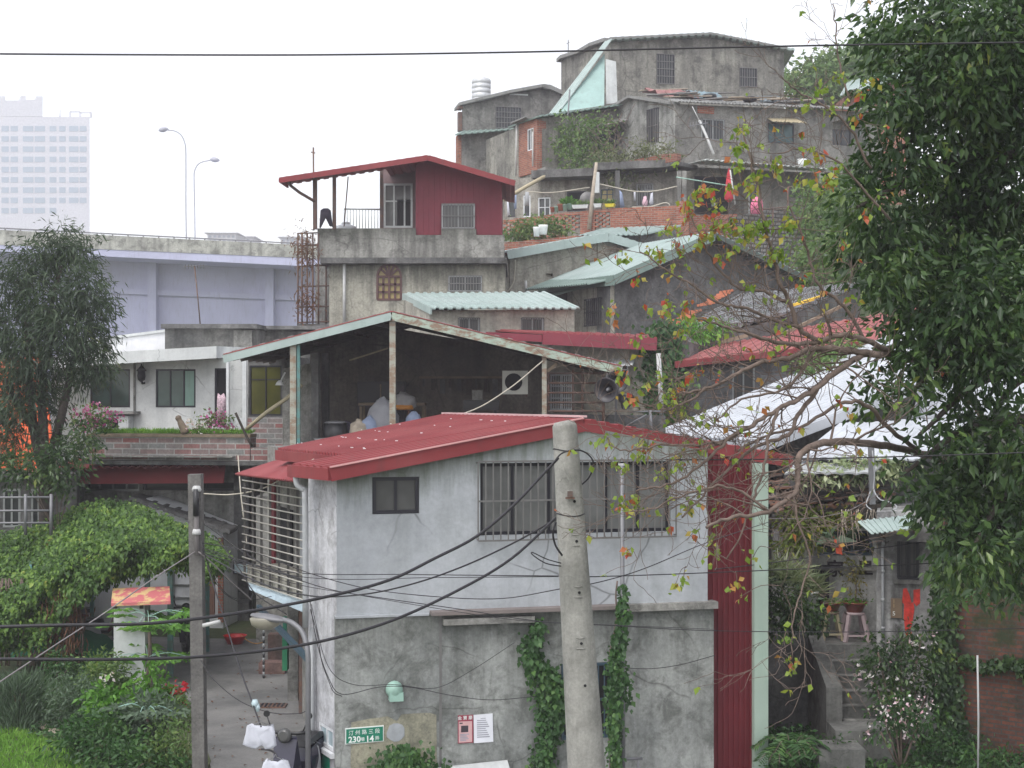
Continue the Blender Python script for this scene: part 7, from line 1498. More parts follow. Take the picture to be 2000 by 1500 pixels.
for pl in ([(1764, 1150), (1770, 1148), (1776, 1160), (1780, 1176), (1768, 1182), (1762, 1176)], [(1784, 1152), (1797, 1150), (1797, 1178), (1790, 1184), (1784, 1176)], [(1766, 1180), (1784, 1176), (1786, 1190), (1782, 1215), (1778, 1232), (1768, 1232), (1765, 1205)], [(1768, 1236), (1781, 1234), (1780, 1243), (1767, 1245)]):
    m.poly_prism([[wf2.at(x, y, .006 + .001 * len(pl)) for x, y in pl]], -wf2.n * .004)
m.build('paint', M['paint_red'], t)
# stools and pots on the landing
zl_ = P(0, 1259, 23.8).z
def stool(cx, Y, h, top, spread, mat, lb, seatm, legr):
    c = Vector((P(cx, 0, Y).x, Y, zl_)); t = thing('plant_stool', lb, 'stool', c, 'stools on the landing'); m = MB(); m.lathe(c + Vector((0, 0, h - .04)), [(top, 0), (top, .04), (top * .5, .042)], 4 if legr > .022 else 16); 
    m.build('seat', seatm, t)
    for sx, sy in ((-1, -1), (1, -1), (1, 1), (-1, 1)): m = MB(); m.beam(c + Vector((sx * spread, sy * spread, 0)), c + Vector((sx * top * .6, sy * top * .6, h - .04)), legr * 2, legr * 2); m.build('leg', mat, t)
    m = MB(); k = spread * .93
    for (a, b), (d, e) in (((-k, -k), (k, -k)), ((k, -k), (k, k)), ((k, k), (-k, k)), ((-k, k), (-k, -k))): m.beam(c + Vector((a, b, h * .22)), c + Vector((d, e, h * .22)), .03, .03)
    m.build('stretcher', mat, t); return c
c1 = stool(1623, 24.3, .48, .14, .16, M['bamboo'], 'tall thin-legged wooden stool under the oval red pot', M['wood'], .018)
c2 = stool(1669, 24.2, .48, .2, .2, M['stool_pink'], 'faded pink plastic stool under the larger brown pot', M['stool_pink'], .03)
def bonsai(c, rx, h, lb, tree):
    t = thing('bonsai_pot', lb, 'potted plant', c, 'potted plants on the landing'); m = MB(); m.lathe(c, [(rx * .6, 0), (rx, h), (rx * 1.08, h), (rx * 1.05, h * 1.12), (rx * .9, h)], 18); m.build('pot', M['pot_red'], t)
    rng = np.random.default_rng(int(rx * 1000)); n = 160; p = np.array(c) + np.array([0, 0, h]) + rng.normal(size=(n, 3)) * np.array([rx * .5, rx * .5, .03]); d = rng.normal(size=(n, 3)); d[:, 2] = abs(d[:, 2]); leaf_object('moss', p, d, .07, .03, M['leaf_fresh'], t, seed=1)
    if tree:
        m = MB(); m.tube(smooth_path([Vector(c) + Vector((0, 0, h)), Vector(c) + Vector((.03, 0, .4)), Vector(c) + Vector((-.05, 0, .75))], 4), .012, 6); m.build('stem', M['bark'], t)
        bl = [(Vector(c) + Vector((dx, 0, z)), (.14, .12, .2)) for dx, z in ((0, .45), (-.03, .7), (.05, .62), (0, .85))]; a, b = sprays(bl, rng, 45, 5, .06); leaf_object('foliage', a, b, .07, .035, leafmat('yellowing bonsai leaves', [(0, (.1, .13, .03)), (.7, (.22, .2, .07)), (1, (.4, .3, .08))]), t, seed=2)
bonsai(c1 + Vector((0, 0, .485)), .17, .13, 'oval glazed red pot with low greenery on the thin-legged stool', False)
bonsai(c2 + Vector((0, 0, .485)), .2, .15, 'wide brown pot with a small yellowing tree on the pink stool', True)
t = thing('white_flower_pot', 'white pot of striped grassy leaves on the shady wall left of the stools', 'potted plant', P(1583, 1192, 24.2)); c = P(1583, 1192, 24.2); m = MB(); m.lathe(c, [(.09, 0), (.13, .28), (.15, .28), (.15, .33), (.12, .3)], 16); m.build('pot', M['white_plastic'], t)
rng = np.random.default_rng(3); n = 240; p = np.array(c) + np.array([0, 0, .3]) + rng.normal(size=(n, 3)) * .06; d = rng.normal(size=(n, 3)); d[:, 2] = abs(d[:, 2]) + .3; leaf_object('foliage', p, d, .42, .03, M['leaf_spike'], t, seed=3)
m = MB(); c = P(1583, 1192, 24.2); m.box((c.x, c.y + .1, c.z / 2 - .005), .3, .4, c.z - .02); tag(m.build('plant_ledge', M['conc_dark']), 'narrow dark concrete ledge carrying the white flower pot', 'ledge')

def brick_wall_right():
    w = Wall((1838, 22.6), (2200, 21.0)); t = thing('mossy_brick_wall', 'dark mossy brick wall at the bottom right corner', 'wall', w.at(1900, 1560)); m = MB(); w.body(m, [(1838, 1010), (2200, 960)], depth=.5, bottom=0, th=.2); m.build('wall', M['brick_dark'], t)
    return w
wbr = brick_wall_right()

# ================================================================ VEGETATION
def veg(name, lb, cat, blobs, mat, ls, lw=.4, dens=20, lv=9, spread=.14, droop=.35, seed=1, trunk=None, bark='bark', grp=None, inner=.25, base=None):
    """blobs: (px, py, Y, rx, ry, rz)"""
    rng = np.random.default_rng(seed); bl = [(P(x, y, Y), (a, b, c)) for x, y, Y, a, b, c in blobs]
    b0 = Vector(base) if base is not None else P(blobs[0][0], max(b[1] for b in blobs), blobs[0][2]) - Vector((0, 0, blobs[0][5]))
    t = thing(name, lb, cat, b0, grp); p, d = sprays(bl, rng, dens, lv, spread, droop, inner); leaf_object('foliage', p, d, ls, ls * lw, mat, t, seed=seed)
    m = MB()
    for k, (c, r) in enumerate(bl): m.tube(smooth_path([b0, b0.lerp(c, .5) + Vector((.05 * math.sin(k * 2), 0, 0)), c], 4), [max(.008, .02 * max(r))] * (len(smooth_path([b0, b0.lerp(c, .5), c], 4))), 5)
    m.build('stems', M[bark], t); return t

# --- big evergreen on the right
def big_tree():
    base = Vector((P(2120, 0, 16).x, 16, 0)); t = thing('evergreen_tree', 'huge dark evergreen tree filling the right edge of the view', 'tree', base); rng = np.random.default_rng(77)
    m = MB(); top = base + Vector((-.2, 0, 9)); tr = smooth_path([base, base + Vector((-.15, 0, 3)), base + Vector((0, .1, 6)), top], 5); m.tube(tr, [.34 - .02 * (i / len(tr) * 12) for i in range(len(tr))], 14); m.build('trunk', M['bark_dark'], t)
    cl = [(1790, 40, .85), (1735, 95, .42), (1920, 60, 1.0), (2050, 60, 1.1), (1770, 175, .55), (1880, 190, .9), (2010, 200, 1.0), (1725, 215, .3), (1745, 300, .55), (1850, 330, .75), (1960, 330, .9), (1690, 345, .32), (1675, 405, .38), (1740, 430, .55), (1840, 455, .8), (1960, 460, .9), (1665, 480, .35), (1728, 540, .42), (1790, 560, .75), (1900, 590, .85), (2010, 600, .9), (1775, 618, .4), (1820, 680, .55), (1795, 690, .3), (1900, 690, .55), (1725, 765, .3), (1780, 765, .3), (1870, 780, .25), (1960, 715, .35), (1700, 795, .16), (1795, 850, .16), (1870, 870, .25), (1920, 850, .6), (2010, 860, .7), (1890, 930, .55), (1790, 950, .2), (1815, 975, .22), (1850, 990, .42), (1940, 990, .7), (2030, 1000, .8), (1765, 925, .15), (1868, 1045, .3), (1900, 1070, .5), (1990, 1080, .6), (1860, 1130, .22), (1960, 1130, .3)]
    bl = []
    for i, (x, y, r) in enumerate(cl):
        Y = 15.2 + rng.uniform(-.7, .9); bl.append((P(x, y, Y), (r * .64, r * .75, r * .6)))
    p, d = sprays(bl, rng, 30, 11, .14, .6, .35); leaf_object('crown', p, d, .125, .052, M['leaf_dark'], t, seed=9, fold=.25)
    bl2 = [(P(x, y, 16.6), (r * .7, r * .5, r * .7)) for x, y, r in cl if (x > 1790 and not 690 < y < 900)]; p, d = sprays(bl2, rng, 8, 8, .2, .5, .5); leaf_object('inner_crown', p, d, .15, .065, M['leaf_dark'], t, seed=10)
    for i, (c, r) in enumerate(bl):
        if i % 2: continue
        a = tr[min(len(tr) - 1, max(3, int((c.z + .5) / 9 * len(tr))))]; mid = a.lerp(c, .55) + Vector((0, .3, .25)); m = MB(); q = smooth_path([a, mid, c], 6); m.tube(q, [.07 - .055 * k / len(q) for k in range(len(q))], 6); m.build('limb', M['bark_dark'], t)
big_tree()

# --- half bare tree with red and green leaves
def tallow():
    base = Vector((P(2075, 0, 15).x, 15.6, 0)); t = thing('turning_tree', 'half-bare spreading tree with red and yellow-green leaves, right of centre', 'tree', base); rg = random.Random(12)
    m = MB(); fork = P(2030, 1000, 17); m.tube(smooth_path([base, base + Vector((.1, 0, 2.4)), fork], 5), [.2 - .007 * k for k in range(11)], 10); m.build('trunk', M['bark'], t)
    limbs = [  # main limbs in photo pixels, thick end first
        ([(2030, 1000, 17), (1900, 920, 17.2), (1800, 885, 17), (1735, 872, 15.6), (1650, 862, 13.9), (1590, 870, 13.3), (1562, 895, 13.2), (1558, 930, 13.1), (1550, 965, 13.0), (1500, 1000, 12.8), (1430, 1010, 12.7), (1380, 1030, 12.6)], .06),
        ([(2030, 1000, 17), (1880, 760, 17.4), (1790, 702, 16.4), (1700, 692, 14.2), (1650, 715, 13.8), (1600, 755, 13.6), (1560, 780, 13.4), (1520, 800, 13.3), (1470, 830, 13.2), (1420, 860, 13.1), (1360, 880, 13)], .05),
        ([(1720, 694, 14.1), (1650, 683, 13.8), (1590, 680, 13.6), (1540, 700, 13.4), (1480, 710, 13.3), (1430, 735, 13.2), (1380, 760, 13.1), (1320, 770, 13)], .04),
        ([(1760, 698, 15.6), (1690, 665, 14), (1640, 655, 13.8), (1600, 668, 13.7), (1540, 672, 13.5), (1500, 665, 13.4), (1460, 650, 13.3), (1420, 640, 13.3), (1360, 620, 13.2)], .036),
        ([(1600, 668, 13.7), (1560, 640, 13.6), (1540, 590, 13.6), (1520, 540, 13.5), (1505, 480, 13.5), (1490, 430, 13.4), (1480, 370, 13.4), (1462, 300, 13.4), (1448, 250, 13.4)], .028),
        ([(1540, 590, 13.6), (1490, 570, 13.5), (1440, 560, 13.4), (1400, 520, 13.4), (1370, 470, 13.3), (1350, 420, 13.3)], .018),
        ([(1560, 640, 13.6), (1500, 620, 13.5), (1450, 600, 13.4), (1400, 590, 13.3), (1340, 550, 13.3), (1290, 520, 13.2), (1250, 490, 13.2)], .018),
        ([(1470, 830, 13.2), (1430, 850, 13.1), (1380, 900, 13), (1340, 930, 12.9), (1290, 950, 12.9), (1240, 960, 12.8)], .02),
        ([(1420, 860, 13.1), (1350, 870, 13), (1290, 870, 13), (1230, 880, 12.9), (1190, 870, 12.9)], .014),
        ([(1380, 760, 13.1), (1330, 790, 13), (1290, 800, 13), (1240, 780, 12.9)], .014),
        ([(1600, 755, 13.6), (1560, 810, 13.5), (1540, 850, 13.4), (1480, 870, 13.3), (1420, 920, 13.2), (1380, 960, 13.1), (1330, 1010, 13)], .026),
        ([(1520, 800, 13.3), (1500, 860, 13.2), (1490, 920, 13.1), (1470, 980, 13), (1450, 1040, 12.9), (1420, 1090, 12.9)], .018),
        ([(1590, 680, 13.6), (1560, 730, 13.5), (1530, 760, 13.4), (1450, 780, 13.3), (1400, 820, 13.2)], .02),
        ([(1550, 965, 13.0), (1560, 1020, 12.9), (1580, 1080, 12.9), (1568, 1150, 12.9), (1550, 1210, 12.8), (1545, 1290, 12.8)], .012),
        ([(1690, 665, 14), (1650, 600, 13.9), (1600, 560, 13.8), (1580, 500, 13.8), (1560, 440, 13.7), (1540, 400, 13.7)], .022),
        ([(1800, 885, 17), (1740, 840, 14.6), (1690, 790, 13.8), (1640, 790, 13.7), (1560, 835, 13.6), (1500, 850, 13.5), (1440, 880, 13.4)], .03),
        ([(1500, 1000, 12.8), (1450, 960, 12.8), (1400, 950, 12.7), (1340, 965, 12.7), (1280, 990, 12.7), (1230, 1000, 12.7)], .014),
        ([(1660, 200, 14.2), (1640, 130, 14.2), (1632, 60, 14.2), (1628, 10, 14.2)], .01), ([(1700, 330, 14.3), (1660, 250, 14.2), (1600, 200, 14.1), (1560, 180, 14.1), (1525, 150, 14)], .014), ([(1740, 430, 14.4), (1640, 320, 14.2), (1570, 290, 14.1), (1520, 300, 14)], .014),
    ]
    m = MB(); tw = MB(); tips = []
    for pts, r in limbs:
        q = smooth_path([P(*p) for p in pts], 5); n = len(q)
        q = [a + Vector((rg.uniform(-1, 1), rg.uniform(-1, 1), rg.uniform(-1, 1))) * .012 for a in q]
        m.tube(q, [r * .8 * (1 - .78 * k / n) + .003 for k in range(n)], 7); L = 0
        for k in range(3, n):
            if rg.random() < (.38 if q[k].x < P(1700, 0, 14).x else .12):
                d = (q[k] - q[k - 1]).normalized(); s = Vector((rg.uniform(-1, 1), rg.uniform(-.6, .6), rg.uniform(-1, 1))).normalized(); grow(tw, q[k], (d * .7 + s).normalized(), rg.uniform(.35, .85), max(.0035, r * .28 * (1 - .6 * k / n)), rg, 2, tips)
    m.build('limbs', M['bark'], t); tw.build('twigs', M['bark'], t)
    spots = [(1215, 500, 6), (1245, 545, 5), (1285, 500, 8), (1268, 490, 5), (1310, 535, 3), (1192, 600, 5), (1200, 620, 3), (1240, 660, 4), (1250, 675, 2), (1220, 720, 5), (1228, 775, 8), (1260, 755, 3), (1300, 590, 5), (1310, 610, 4), (1340, 580, 4), (1350, 620, 4), (1330, 650, 4), (1290, 740, 4), (1185, 860, 5), (1250, 860, 3), (1210, 905, 6), (1255, 885, 8), (1265, 870, 5), (1205, 990, 5), (1240, 980, 8), (1225, 975, 5), (1260, 1000, 3), (1225, 1075, 4), (1290, 925, 4), (1310, 915, 4), (1330, 900, 4), (1345, 985, 5), (1350, 1000, 3), (1395, 1075, 6), (1390, 1050, 4), (1320, 1140, 5), (1335, 1130, 3), (1440, 1140, 5), (1447, 1165, 3), (1545, 1290, 5), (1550, 1300, 4), (1540, 1240, 4), (1440, 285, 10), (1450, 250, 7), (1440, 320, 8), (1475, 340, 9), (1505, 315, 8), (1520, 330, 4), (1380, 370, 8), (1350, 380, 6), (1345, 415, 8), (1365, 375, 6), (1400, 400, 5), (1420, 365, 4), (1460, 360, 6), (1470, 375, 6), (1340, 400, 7), (1395, 430, 8), (1410, 445, 8), (1430, 440, 10), (1445, 450, 8), (1460, 445, 8), (1480, 440, 8), (1500, 435, 5), (1530, 440, 7), (1545, 440, 5), (1455, 460, 6), (1380, 460, 7), (1365, 470, 6), (1310, 440, 6), (1300, 450, 4), (1480, 470, 6), (1510, 495, 9), (1525, 490, 7), (1530, 505, 5), (1500, 505, 5), (1565, 545, 6), (1580, 300, 5), (1600, 305, 4), (1620, 360, 8), (1625, 345, 7), (1600, 370, 4), (1640, 320, 4), (1550, 350, 4), (1585, 345, 3), (1410, 500, 5), (1430, 490, 5), (1330, 480, 5), (1270, 600, 3), (1460, 560, 3), (1660, 580, 3), (1600, 640, 3), (1530, 640, 4), (1500, 690, 3), (1370, 720, 4), (1350, 735, 4), (1320, 755, 6), (1310, 770, 5), (1400, 820, 3), (1640, 790, 3), (1660, 810, 3), (1480, 800, 2), (1320, 790, 6), (1335, 800, 6), (1220, 740, 4), (1600, 170, 5), (1640, 150, 6), (1625, 210, 5), (1680, 180, 4), (1700, 160, 4), (1580, 200, 3), (1665, 230, 4), (1690, 420, 3), (1650, 470, 4), (1720, 380, 2), (1470, 1090, 3), (1360, 1040, 3)]
    ps, ds = [], []; rng = np.random.default_rng(4)
    nodes = [v for v in tw.v[::3]] + [v for v in m.v[::5]]; na = np.array([tuple(v) for v in nodes]); st = MB()
    for x, y, n in spots:
        c = P(x, y, 13.3); dd = np.linalg.norm((na - np.array(c)) * np.array([1, .2, 1]), axis=1); i = int(dd.argmin()); b = nodes[i]; c = Vector((c.x, b.y + rg.uniform(-.1, .1), H + (c.z - H) * b.y / 13.3)); c.x = (x - 1000) / F * c.y; c.z = H - (y - 750) / F * c.y
        st.tube(smooth_path([b, b.lerp(c, .5) + Vector((0, 0, .05)), c], 3), .0035, 4)
        for _ in range(int(n * 2.4)): ps.append(np.array(c) + rng.normal(size=3) * .035); q = rng.normal(size=3) * .7; q[2] -= .7; ds.append(q)
    for tp in tips:
        if rg.random() < .1:
            for _ in range(rg.choice((1, 2, 3))): ps.append(np.array(tp)); q = rng.normal(size=3) * .6; q[2] -= .8; ds.append(q)
    st.build('leaf_stalks', M['bark'], t); leaf_object('leaves', ps, ds, .066, .052, M['leaf_tallow'], t, seed=21, fold=.2)
def grow(mb, p, d, L, r, rg, depth, tips):
    pts = [p]; n = 5; q = p; dd = d
    for k in range(n):
        dd = (dd + Vector((rg.uniform(-.35, .35), rg.uniform(-.25, .25), rg.uniform(-.3, .35)))).normalized(); q = q + dd * L / n; pts.append(q)
        if depth and rg.random() < .55: grow(mb, q, (dd + Vector((rg.uniform(-1, 1), rg.uniform(-.6, .6), rg.uniform(-1, 1)))).normalized(), L * rg.uniform(.4, .7), r * .6, rg, depth - 1, tips)
    mb.tube(pts, [max(.0022, r * (1 - .7 * k / n)) for k in range(n + 1)], 4, cap=False); tips.append(q)
tallow()

# --- left willow-leaved tree
def left_tree():
    base = Vector((P(60, 0, 29.8).x, 31.0, 0)); t = thing('slender_leaved_tree', 'dark slender-leaved tree at the left edge in front of the orange tarpaulin', 'tree', base); rng = np.random.default_rng(5); Y = 31
    fork = P(88, 930, Y); m = MB(); m.tube(smooth_path([base, base.lerp(fork, .5), fork], 5), [.2 - .006 * k for k in range(11)], 10); m.build('trunk', M['bark_dark'], t)
    for pts in ([(88, 930), (70, 860), (60, 780), (55, 700), (50, 620)], [(88, 930), (85, 850), (82, 770), (90, 680), (100, 600), (120, 520)], [(88, 930), (108, 860), (125, 790), (140, 720), (150, 650), (155, 580)], [(85, 850), (40, 800), (10, 740)]):
        q = smooth_path([P(x, y, Y + .2 * math.sin(x)) for x, y in pts], 5); m = MB(); m.tube(q, [.13 - .1 * k / len(q) for k in range(len(q))], 8); m.build('limb', M['bark_dark'], t)
    cl = [(130, 475, .42), (95, 505, .5), (155, 500, .4), (50, 520, .45), (165, 560, .5), (90, 590, .75), (15, 560, .5), (130, 640, .75), (190, 600, .38), (190, 660, .38), (40, 650, .75), (175, 700, .45), (110, 700, .55), (-30, 640, .6), (200, 720, .25), (20, 735, .6), (70, 765, .4), (20, 790, .4), (105, 790, .25), (50, 700, .5), (80, 745, .35), (160, 745, .3), (-10, 830, .45), (35, 800, .3), (30, 850, .3), (5, 875, .3), (75, 850, .15), (210, 560, .15)]
    bl = [(P(x, y, Y + rng.uniform(-.5, .5)), (r * .85, r * .9, r * .85)) for x, y, r in cl]; p, d = sprays(bl, rng, 34, 11, .17, .75, .35); leaf_object('crown', p, d, .19, .032, M['leaf_willow'], t, seed=2)
left_tree()
veg('broad_shrub', 'dark leafy shrub hanging below the slender-leaved tree', 'shrub', [(110, 900, 30.2, .5, .5, .3), (150, 880, 30.6, .45, .4, .35), (60, 925, 30.2, .5, .4, .25), (165, 850, 31, .3, .3, .3), (20, 905, 30.5, .4, .4, .25), (130, 940, 30.2, .35, .3, .25)], M['leaf_dark'], .13, .4, 30, 9, seed=31, base=Vector((P(100, 0, 30.2).x, 30.6, 2.6)))

# --- vine over the arbour
def vine():
    rng = np.random.default_rng(15); t = thing('arbour_vine', 'broad mound of leafy vine covering the arbour at the left', 'vine', P(200, 1300, 28.6)); n = 46000
    # a shell over the arbour: top surface and hanging front skirt
    def top_y(x): 
        xs = [-60, 0, 50, 100, 150, 200, 240, 280, 320, 360, 400, 432]; ys = [1075, 1042, 1030, 1010, 992, 978, 980, 992, 1010, 1030, 1045, 1075]; return np.interp(x, xs, ys)
    def bot_y(x):
        xs = [-60, 0, 40, 80, 110, 140, 170, 200, 240, 290, 330, 370, 400, 432]; ys = [1260, 1268, 1260, 1252, 1215, 1180, 1158, 1140, 1122, 1108, 1096, 1105, 1122, 1105]; return np.interp(x, xs, ys)
    x = rng.uniform(-60, 432, n); v = rng.uniform(0, 1, n) ** .9; yt = top_y(x); yb = bot_y(x) + rng.normal(size=n) * 10 * (rng.random(n) < .3)
    py = yt + (yb - yt) * v; Y = 31.2 - 3.0 * np.minimum(1, v * 1.9) + rng.normal(size=n) * .16
    lump = .22 * np.sin(x * .06 + py * .05) + .15 * np.sin(x * .13 - py * .11); Y = Y + lump
    pos = np.stack([(x - 1000) / F * Y, Y, H - (py - 750) / F * Y], 1); pos += rng.normal(size=(n, 3)) * .06
    d = rng.normal(size=(n, 3)) * .6; d[:, 1] -= .5; d[:, 2] -= .75
    leaf_object('foliage', pos, d, .098, .062, M['leaf_vine'], t, seed=5, nrm=np.array([0, -.45, .9]))
    nb = 9000; x = rng.uniform(-60, 428, nb); v = rng.uniform(0, .8, nb); py = top_y(x) + 14 + (bot_y(x) - top_y(x) - 30) * v; Y = 31.4 - 2.6 * np.minimum(1, v * 1.9) + .35
    pos = np.stack([(x - 1000) / F * Y, Y, H - (py - 750) / F * Y], 1); leaf_object('inner_foliage', pos, rng.normal(size=(nb, 3)), .2, .15, M['leaf_vine'], t, seed=6)
    nd = 700; x = np.concatenate([rng.normal(105, 22, nd // 2), rng.normal(140, 14, nd // 2)]); py = rng.uniform(1150, 1285, nd); Y = 28.2 + rng.normal(size=nd) * .2; pos = np.stack([(x - 1000) / F * Y, Y, H - (py - 750) / F * Y], 1); d = rng.normal(size=(nd, 3)) * .3; d[:, 2] -= 1; leaf_object('dry_stems', pos, d, .2, .03, M['leaf_dry'], t, seed=7)
    m = MB(); rg = random.Random(8)
    for k in range(26):
        x0 = rg.uniform(0, 170); m.tube(smooth_path([P(x0, 1300, 28.3), P(x0 + rg.uniform(-20, 20), 1220, 28.2), P(x0 + rg.uniform(-30, 50), 1130, 28.4)], 4), rg.uniform(.008, .02), 4)
    m.build('stems', M['bark'], t)
vine()

# --- garden, front left
def on_ground(px, py): Y = F * H / (py - 750); return Vector(((px - 1000) / F * Y, Y, 0)), Y
w_g = MB(); gp = [(-13, 19.6), (P(410, 0, 21).x, 19.6), (P(412, 0, 22).x, 22), (-5.95, 26.3), (-7.7, 28.7), (-13, 28.7)]
w_g.poly_prism([[(a, b, .02) for a, b in gp]], (0, 0, -.03)); tag(w_g.build('garden_bed', M['earth']), kind='structure')
rng = np.random.default_rng(30); n = 42000; X = rng.uniform(-11.5, -5.2, n); Y = rng.uniform(19.8, 25.0, n); k = (X < -4.7 - (Y - 20.5) * .9 - .4) ; X, Y = X[k], Y[k]; n = len(X); pos = np.stack([X, Y, np.full(n, .02)], 1); d = rng.normal(size=(n, 3)) * .45; d[:, 2] = 1
tag(leaf_object('grass', pos, d, .11, .014, M['grass'], seed=8, origin=(0, 0, 0)), kind='stuff')
rng = np.random.default_rng(31); n = 9000; X = rng.uniform(-9, -4.6, n); Y = rng.uniform(20, 28.4, n); k = (X < -4.2 - (Y - 20) * .42) & (X > -5.2 - (Y - 20.5) * .9); X, Y = X[k], Y[k]; n = len(X); pos = np.stack([X, Y, rng.uniform(.02, .18, n)], 1); d = rng.normal(size=(n, 3)); d[:, 2] = np.abs(d[:, 2])
tag(leaf_object('ground_cover', pos, d, .1, .05, M['leaf_ivy'], seed=9, origin=(0, 0, 0)), kind='stuff')
def shrub(px, py, wpx, hpx, mat, lb, ls, lw=.4, dens=26, name='garden_shrub', seed=1, droop=.2, lv=9, grp=None, spread=.1):
    c, Y = on_ground(px, py); rx = wpx / F * Y / 2; rz = hpx / F * Y / 2; rg = random.Random(seed); bl = []
    for k in range(6):
        a = rg.uniform(0, 6.28); q = rg.uniform(.2, .6); bl.append((px + math.cos(a) * wpx * .3 * q * 1.6, py - hpx * .5 - math.sin(a) * hpx * .28, Y + rg.uniform(-.3, .3) * rx, rx * rg.uniform(.45, .7), rx * .55, rz * rg.uniform(.45, .7)))
    return veg(name, lb, 'shrub', bl, mat, ls, lw, dens, lv, spread, droop, seed, grp=grp, base=c)
def blades(px, py, wpx, hpx, mat, lb, n, ls, lw, name, seed, cat='plant', up=1.4, grp=None):
    c, Y = on_ground(px, py); rng = np.random.default_rng(seed); t = thing(name, lb, cat, c, grp); r = wpx / F * Y / 2; h = hpx / F * Y
    p = np.array(c) + np.stack([rng.normal(size=n) * r * .45, rng.normal(size=n) * r * .4, rng.uniform(0, 1, n) ** 1.1 * h * .75], 1); d = rng.normal(size=(n, 3)) * .5; d[:, 0] += (p[:, 0] - c.x) / r * .8; d[:, 2] = up; leaf_object('foliage', p, d, ls, lw, mat, t, seed=seed); m = MB()
    for k in range(10): m.tube([c, c + Vector((rng.normal() * r * .4, rng.normal() * r * .3, h * .6))], .008, 4)
    m.build('stems', M['bark'], t)
blades(38, 1425, 110, 125, M['leaf_grey'], 'tall feathery grey-green bush at the left edge of the lawn', 3600, .26, .016, 'feathery_bush', 1, 'bush')
shrub(130, 1430, 120, 140, M['leaf_grey'], 'grey-green small leaved bush right of the feathery bush', .07, seed=2, dens=60)
shrub(110, 1340, 90, 60, M['leaf_ivy'], 'leafy bush directly below the green netting', .1, seed=3)
shrub(205, 1375, 110, 90, M['leaf_hill'], 'loose bush with white flowers beside the pillar foot', .1, seed=4, dens=34)
shrub(190, 1330, 60, 50, M['leaf_fresh'], 'fresh green sprigs just left of the white pillar', .11, seed=5)
shrub(300, 1400, 110, 95, M['leaf_fresh'], 'fresh yellow-green bush right of the white pillar', .15, seed=6, dens=26)
shrub(210, 1440, 130, 90, M['leaf_fresh'], 'glossy bright green bush in the middle of the garden', .13, .5, seed=7)
shrub(290, 1470, 140, 100, M['leaf_grey'], 'silvery cut-leaved bush in the middle right of the garden', .17, .25, seed=8)
shrub(190, 1495, 150, 95, M['leaf_ivy'], 'dark green leafy bush near the bottom edge of the garden', .12, seed=9)
shrub(330, 1500, 110, 110, M['leaf_hill'], 'dull green bush beside the dark pole foot', .1, seed=10)
shrub(250, 1520, 180, 80, M['leaf_ivy'], 'low dark bush cut by the bottom edge of the garden', .11, seed=12)
shrub(345, 1420, 60, 60, M['leaf_hill'], 'small bush under the red bracts by the alley edge', .1, seed=13)
flowers('poinsettia', 'poinsettia with flat red bracts beside the alley', [(300, 1368, .1), (318, 1362, .12), (350, 1352, .1), (352, 1378, .06), (330, 1365, .08)], 25.2, M['leaf_ivy'], M['petal_red'], 2.2, ls=.1, cat='plant', seed=14, dens=40, ps_=.11, base=on_ground(330, 1420)[0])
for x, y, lb in ((352, 1500, 'pale variegated blade plant near the dark pole'), (195, 1500, 'pale variegated blade plant at the bottom middle of the garden')): blades(x, y, 50, 45, M['leaf_spike'], lb, 160, .28, .035, 'variegated_plant', x, grp='variegated plants')
rng = np.random.default_rng(2); p = np.array([P(x, y, 24.6) for x, y in [(207, 1327), (204, 1345), (219, 1321), (80, 1344), (163, 1440), (245, 1412), (47, 1440)] for _ in range(7)]) + rng.normal(size=(49, 3)) * .03; d = rng.normal(size=(49, 3)); tag(leaf_object('white_blossoms', p, d, .07, .06, M['petal_white'], seed=3), 'scattered small white blossoms on the garden bushes', 'flowers')
def papaya(px, py, H_, crowns, lb, seed, sz=1.0, grp='papaya plants'):
    c, Y = on_ground(px, py); rg = random.Random(seed); t = thing('papaya_plant', lb, 'papaya', c, grp); m = MB(); top = c + Vector((.03, 0, H_)); m.tube(smooth_path([c, c.lerp(top, .5) + Vector((.04, 0, 0)), top], 5), [.05 - .0025 * k for k in range(11)], 8); m.build('trunk', M['bark'], t)
    ps, ds, st = [], [], MB(); rng = np.random.default_rng(seed)
    for z, n in crowns:
        for k in range(n):
            a = 2 * math.pi * k / n + rg.uniform(-.3, .3); L = rg.uniform(.45, .75) * sz; b = c.lerp(top, z); e = b + Vector((math.cos(a) * L, math.sin(a) * L * .8, rg.uniform(-.12, .18) * sz)); st.tube(smooth_path([b, b.lerp(e, .5) + Vector((0, 0, .08)), e], 3), .007, 4)
            for j in range(9):
                an = a + (j - 4) * .5; dr = Vector((math.cos(an), math.sin(an), -.25 + .05 * j % 2))
                for q in range(4): ps.append(tuple(e + dr * .07 * q)); w_ = dr + Vector((-math.sin(an), math.cos(an), 0)) * (.7 if q % 2 else -.7) * (q < 3); ds.append(tuple(w_))
    st.build('leaf_stalks', M['vent_green'], t); leaf_object('leaves', ps, ds, .16 * sz, .06 * sz, M['leaf_fresh'] if seed != 3 else M['leaf_grey'], t, seed=seed, nrm=np.array([0, -.8, .7]))
papaya(287, 1350, 1.42, [(.99, 9), (.85, 6), (.45, 7)], 'papaya plant growing tall in front of the white pillar', 1)
papaya(282, 1480, .75, [(.98, 8)], 'young papaya with silvery leaves low in the garden', 3, .7)
m = MB(); a, b = on_ground(58, 1412)[0], on_ground(120, 1446)[0]; m.beam(a + Vector((0, 0, .08)), b + Vector((0, 0, .08)), .14, .05); tag(m.build('wood_plank', M['wood_pale']), 'long grey plank lying at the edge of the lawn', 'plank')
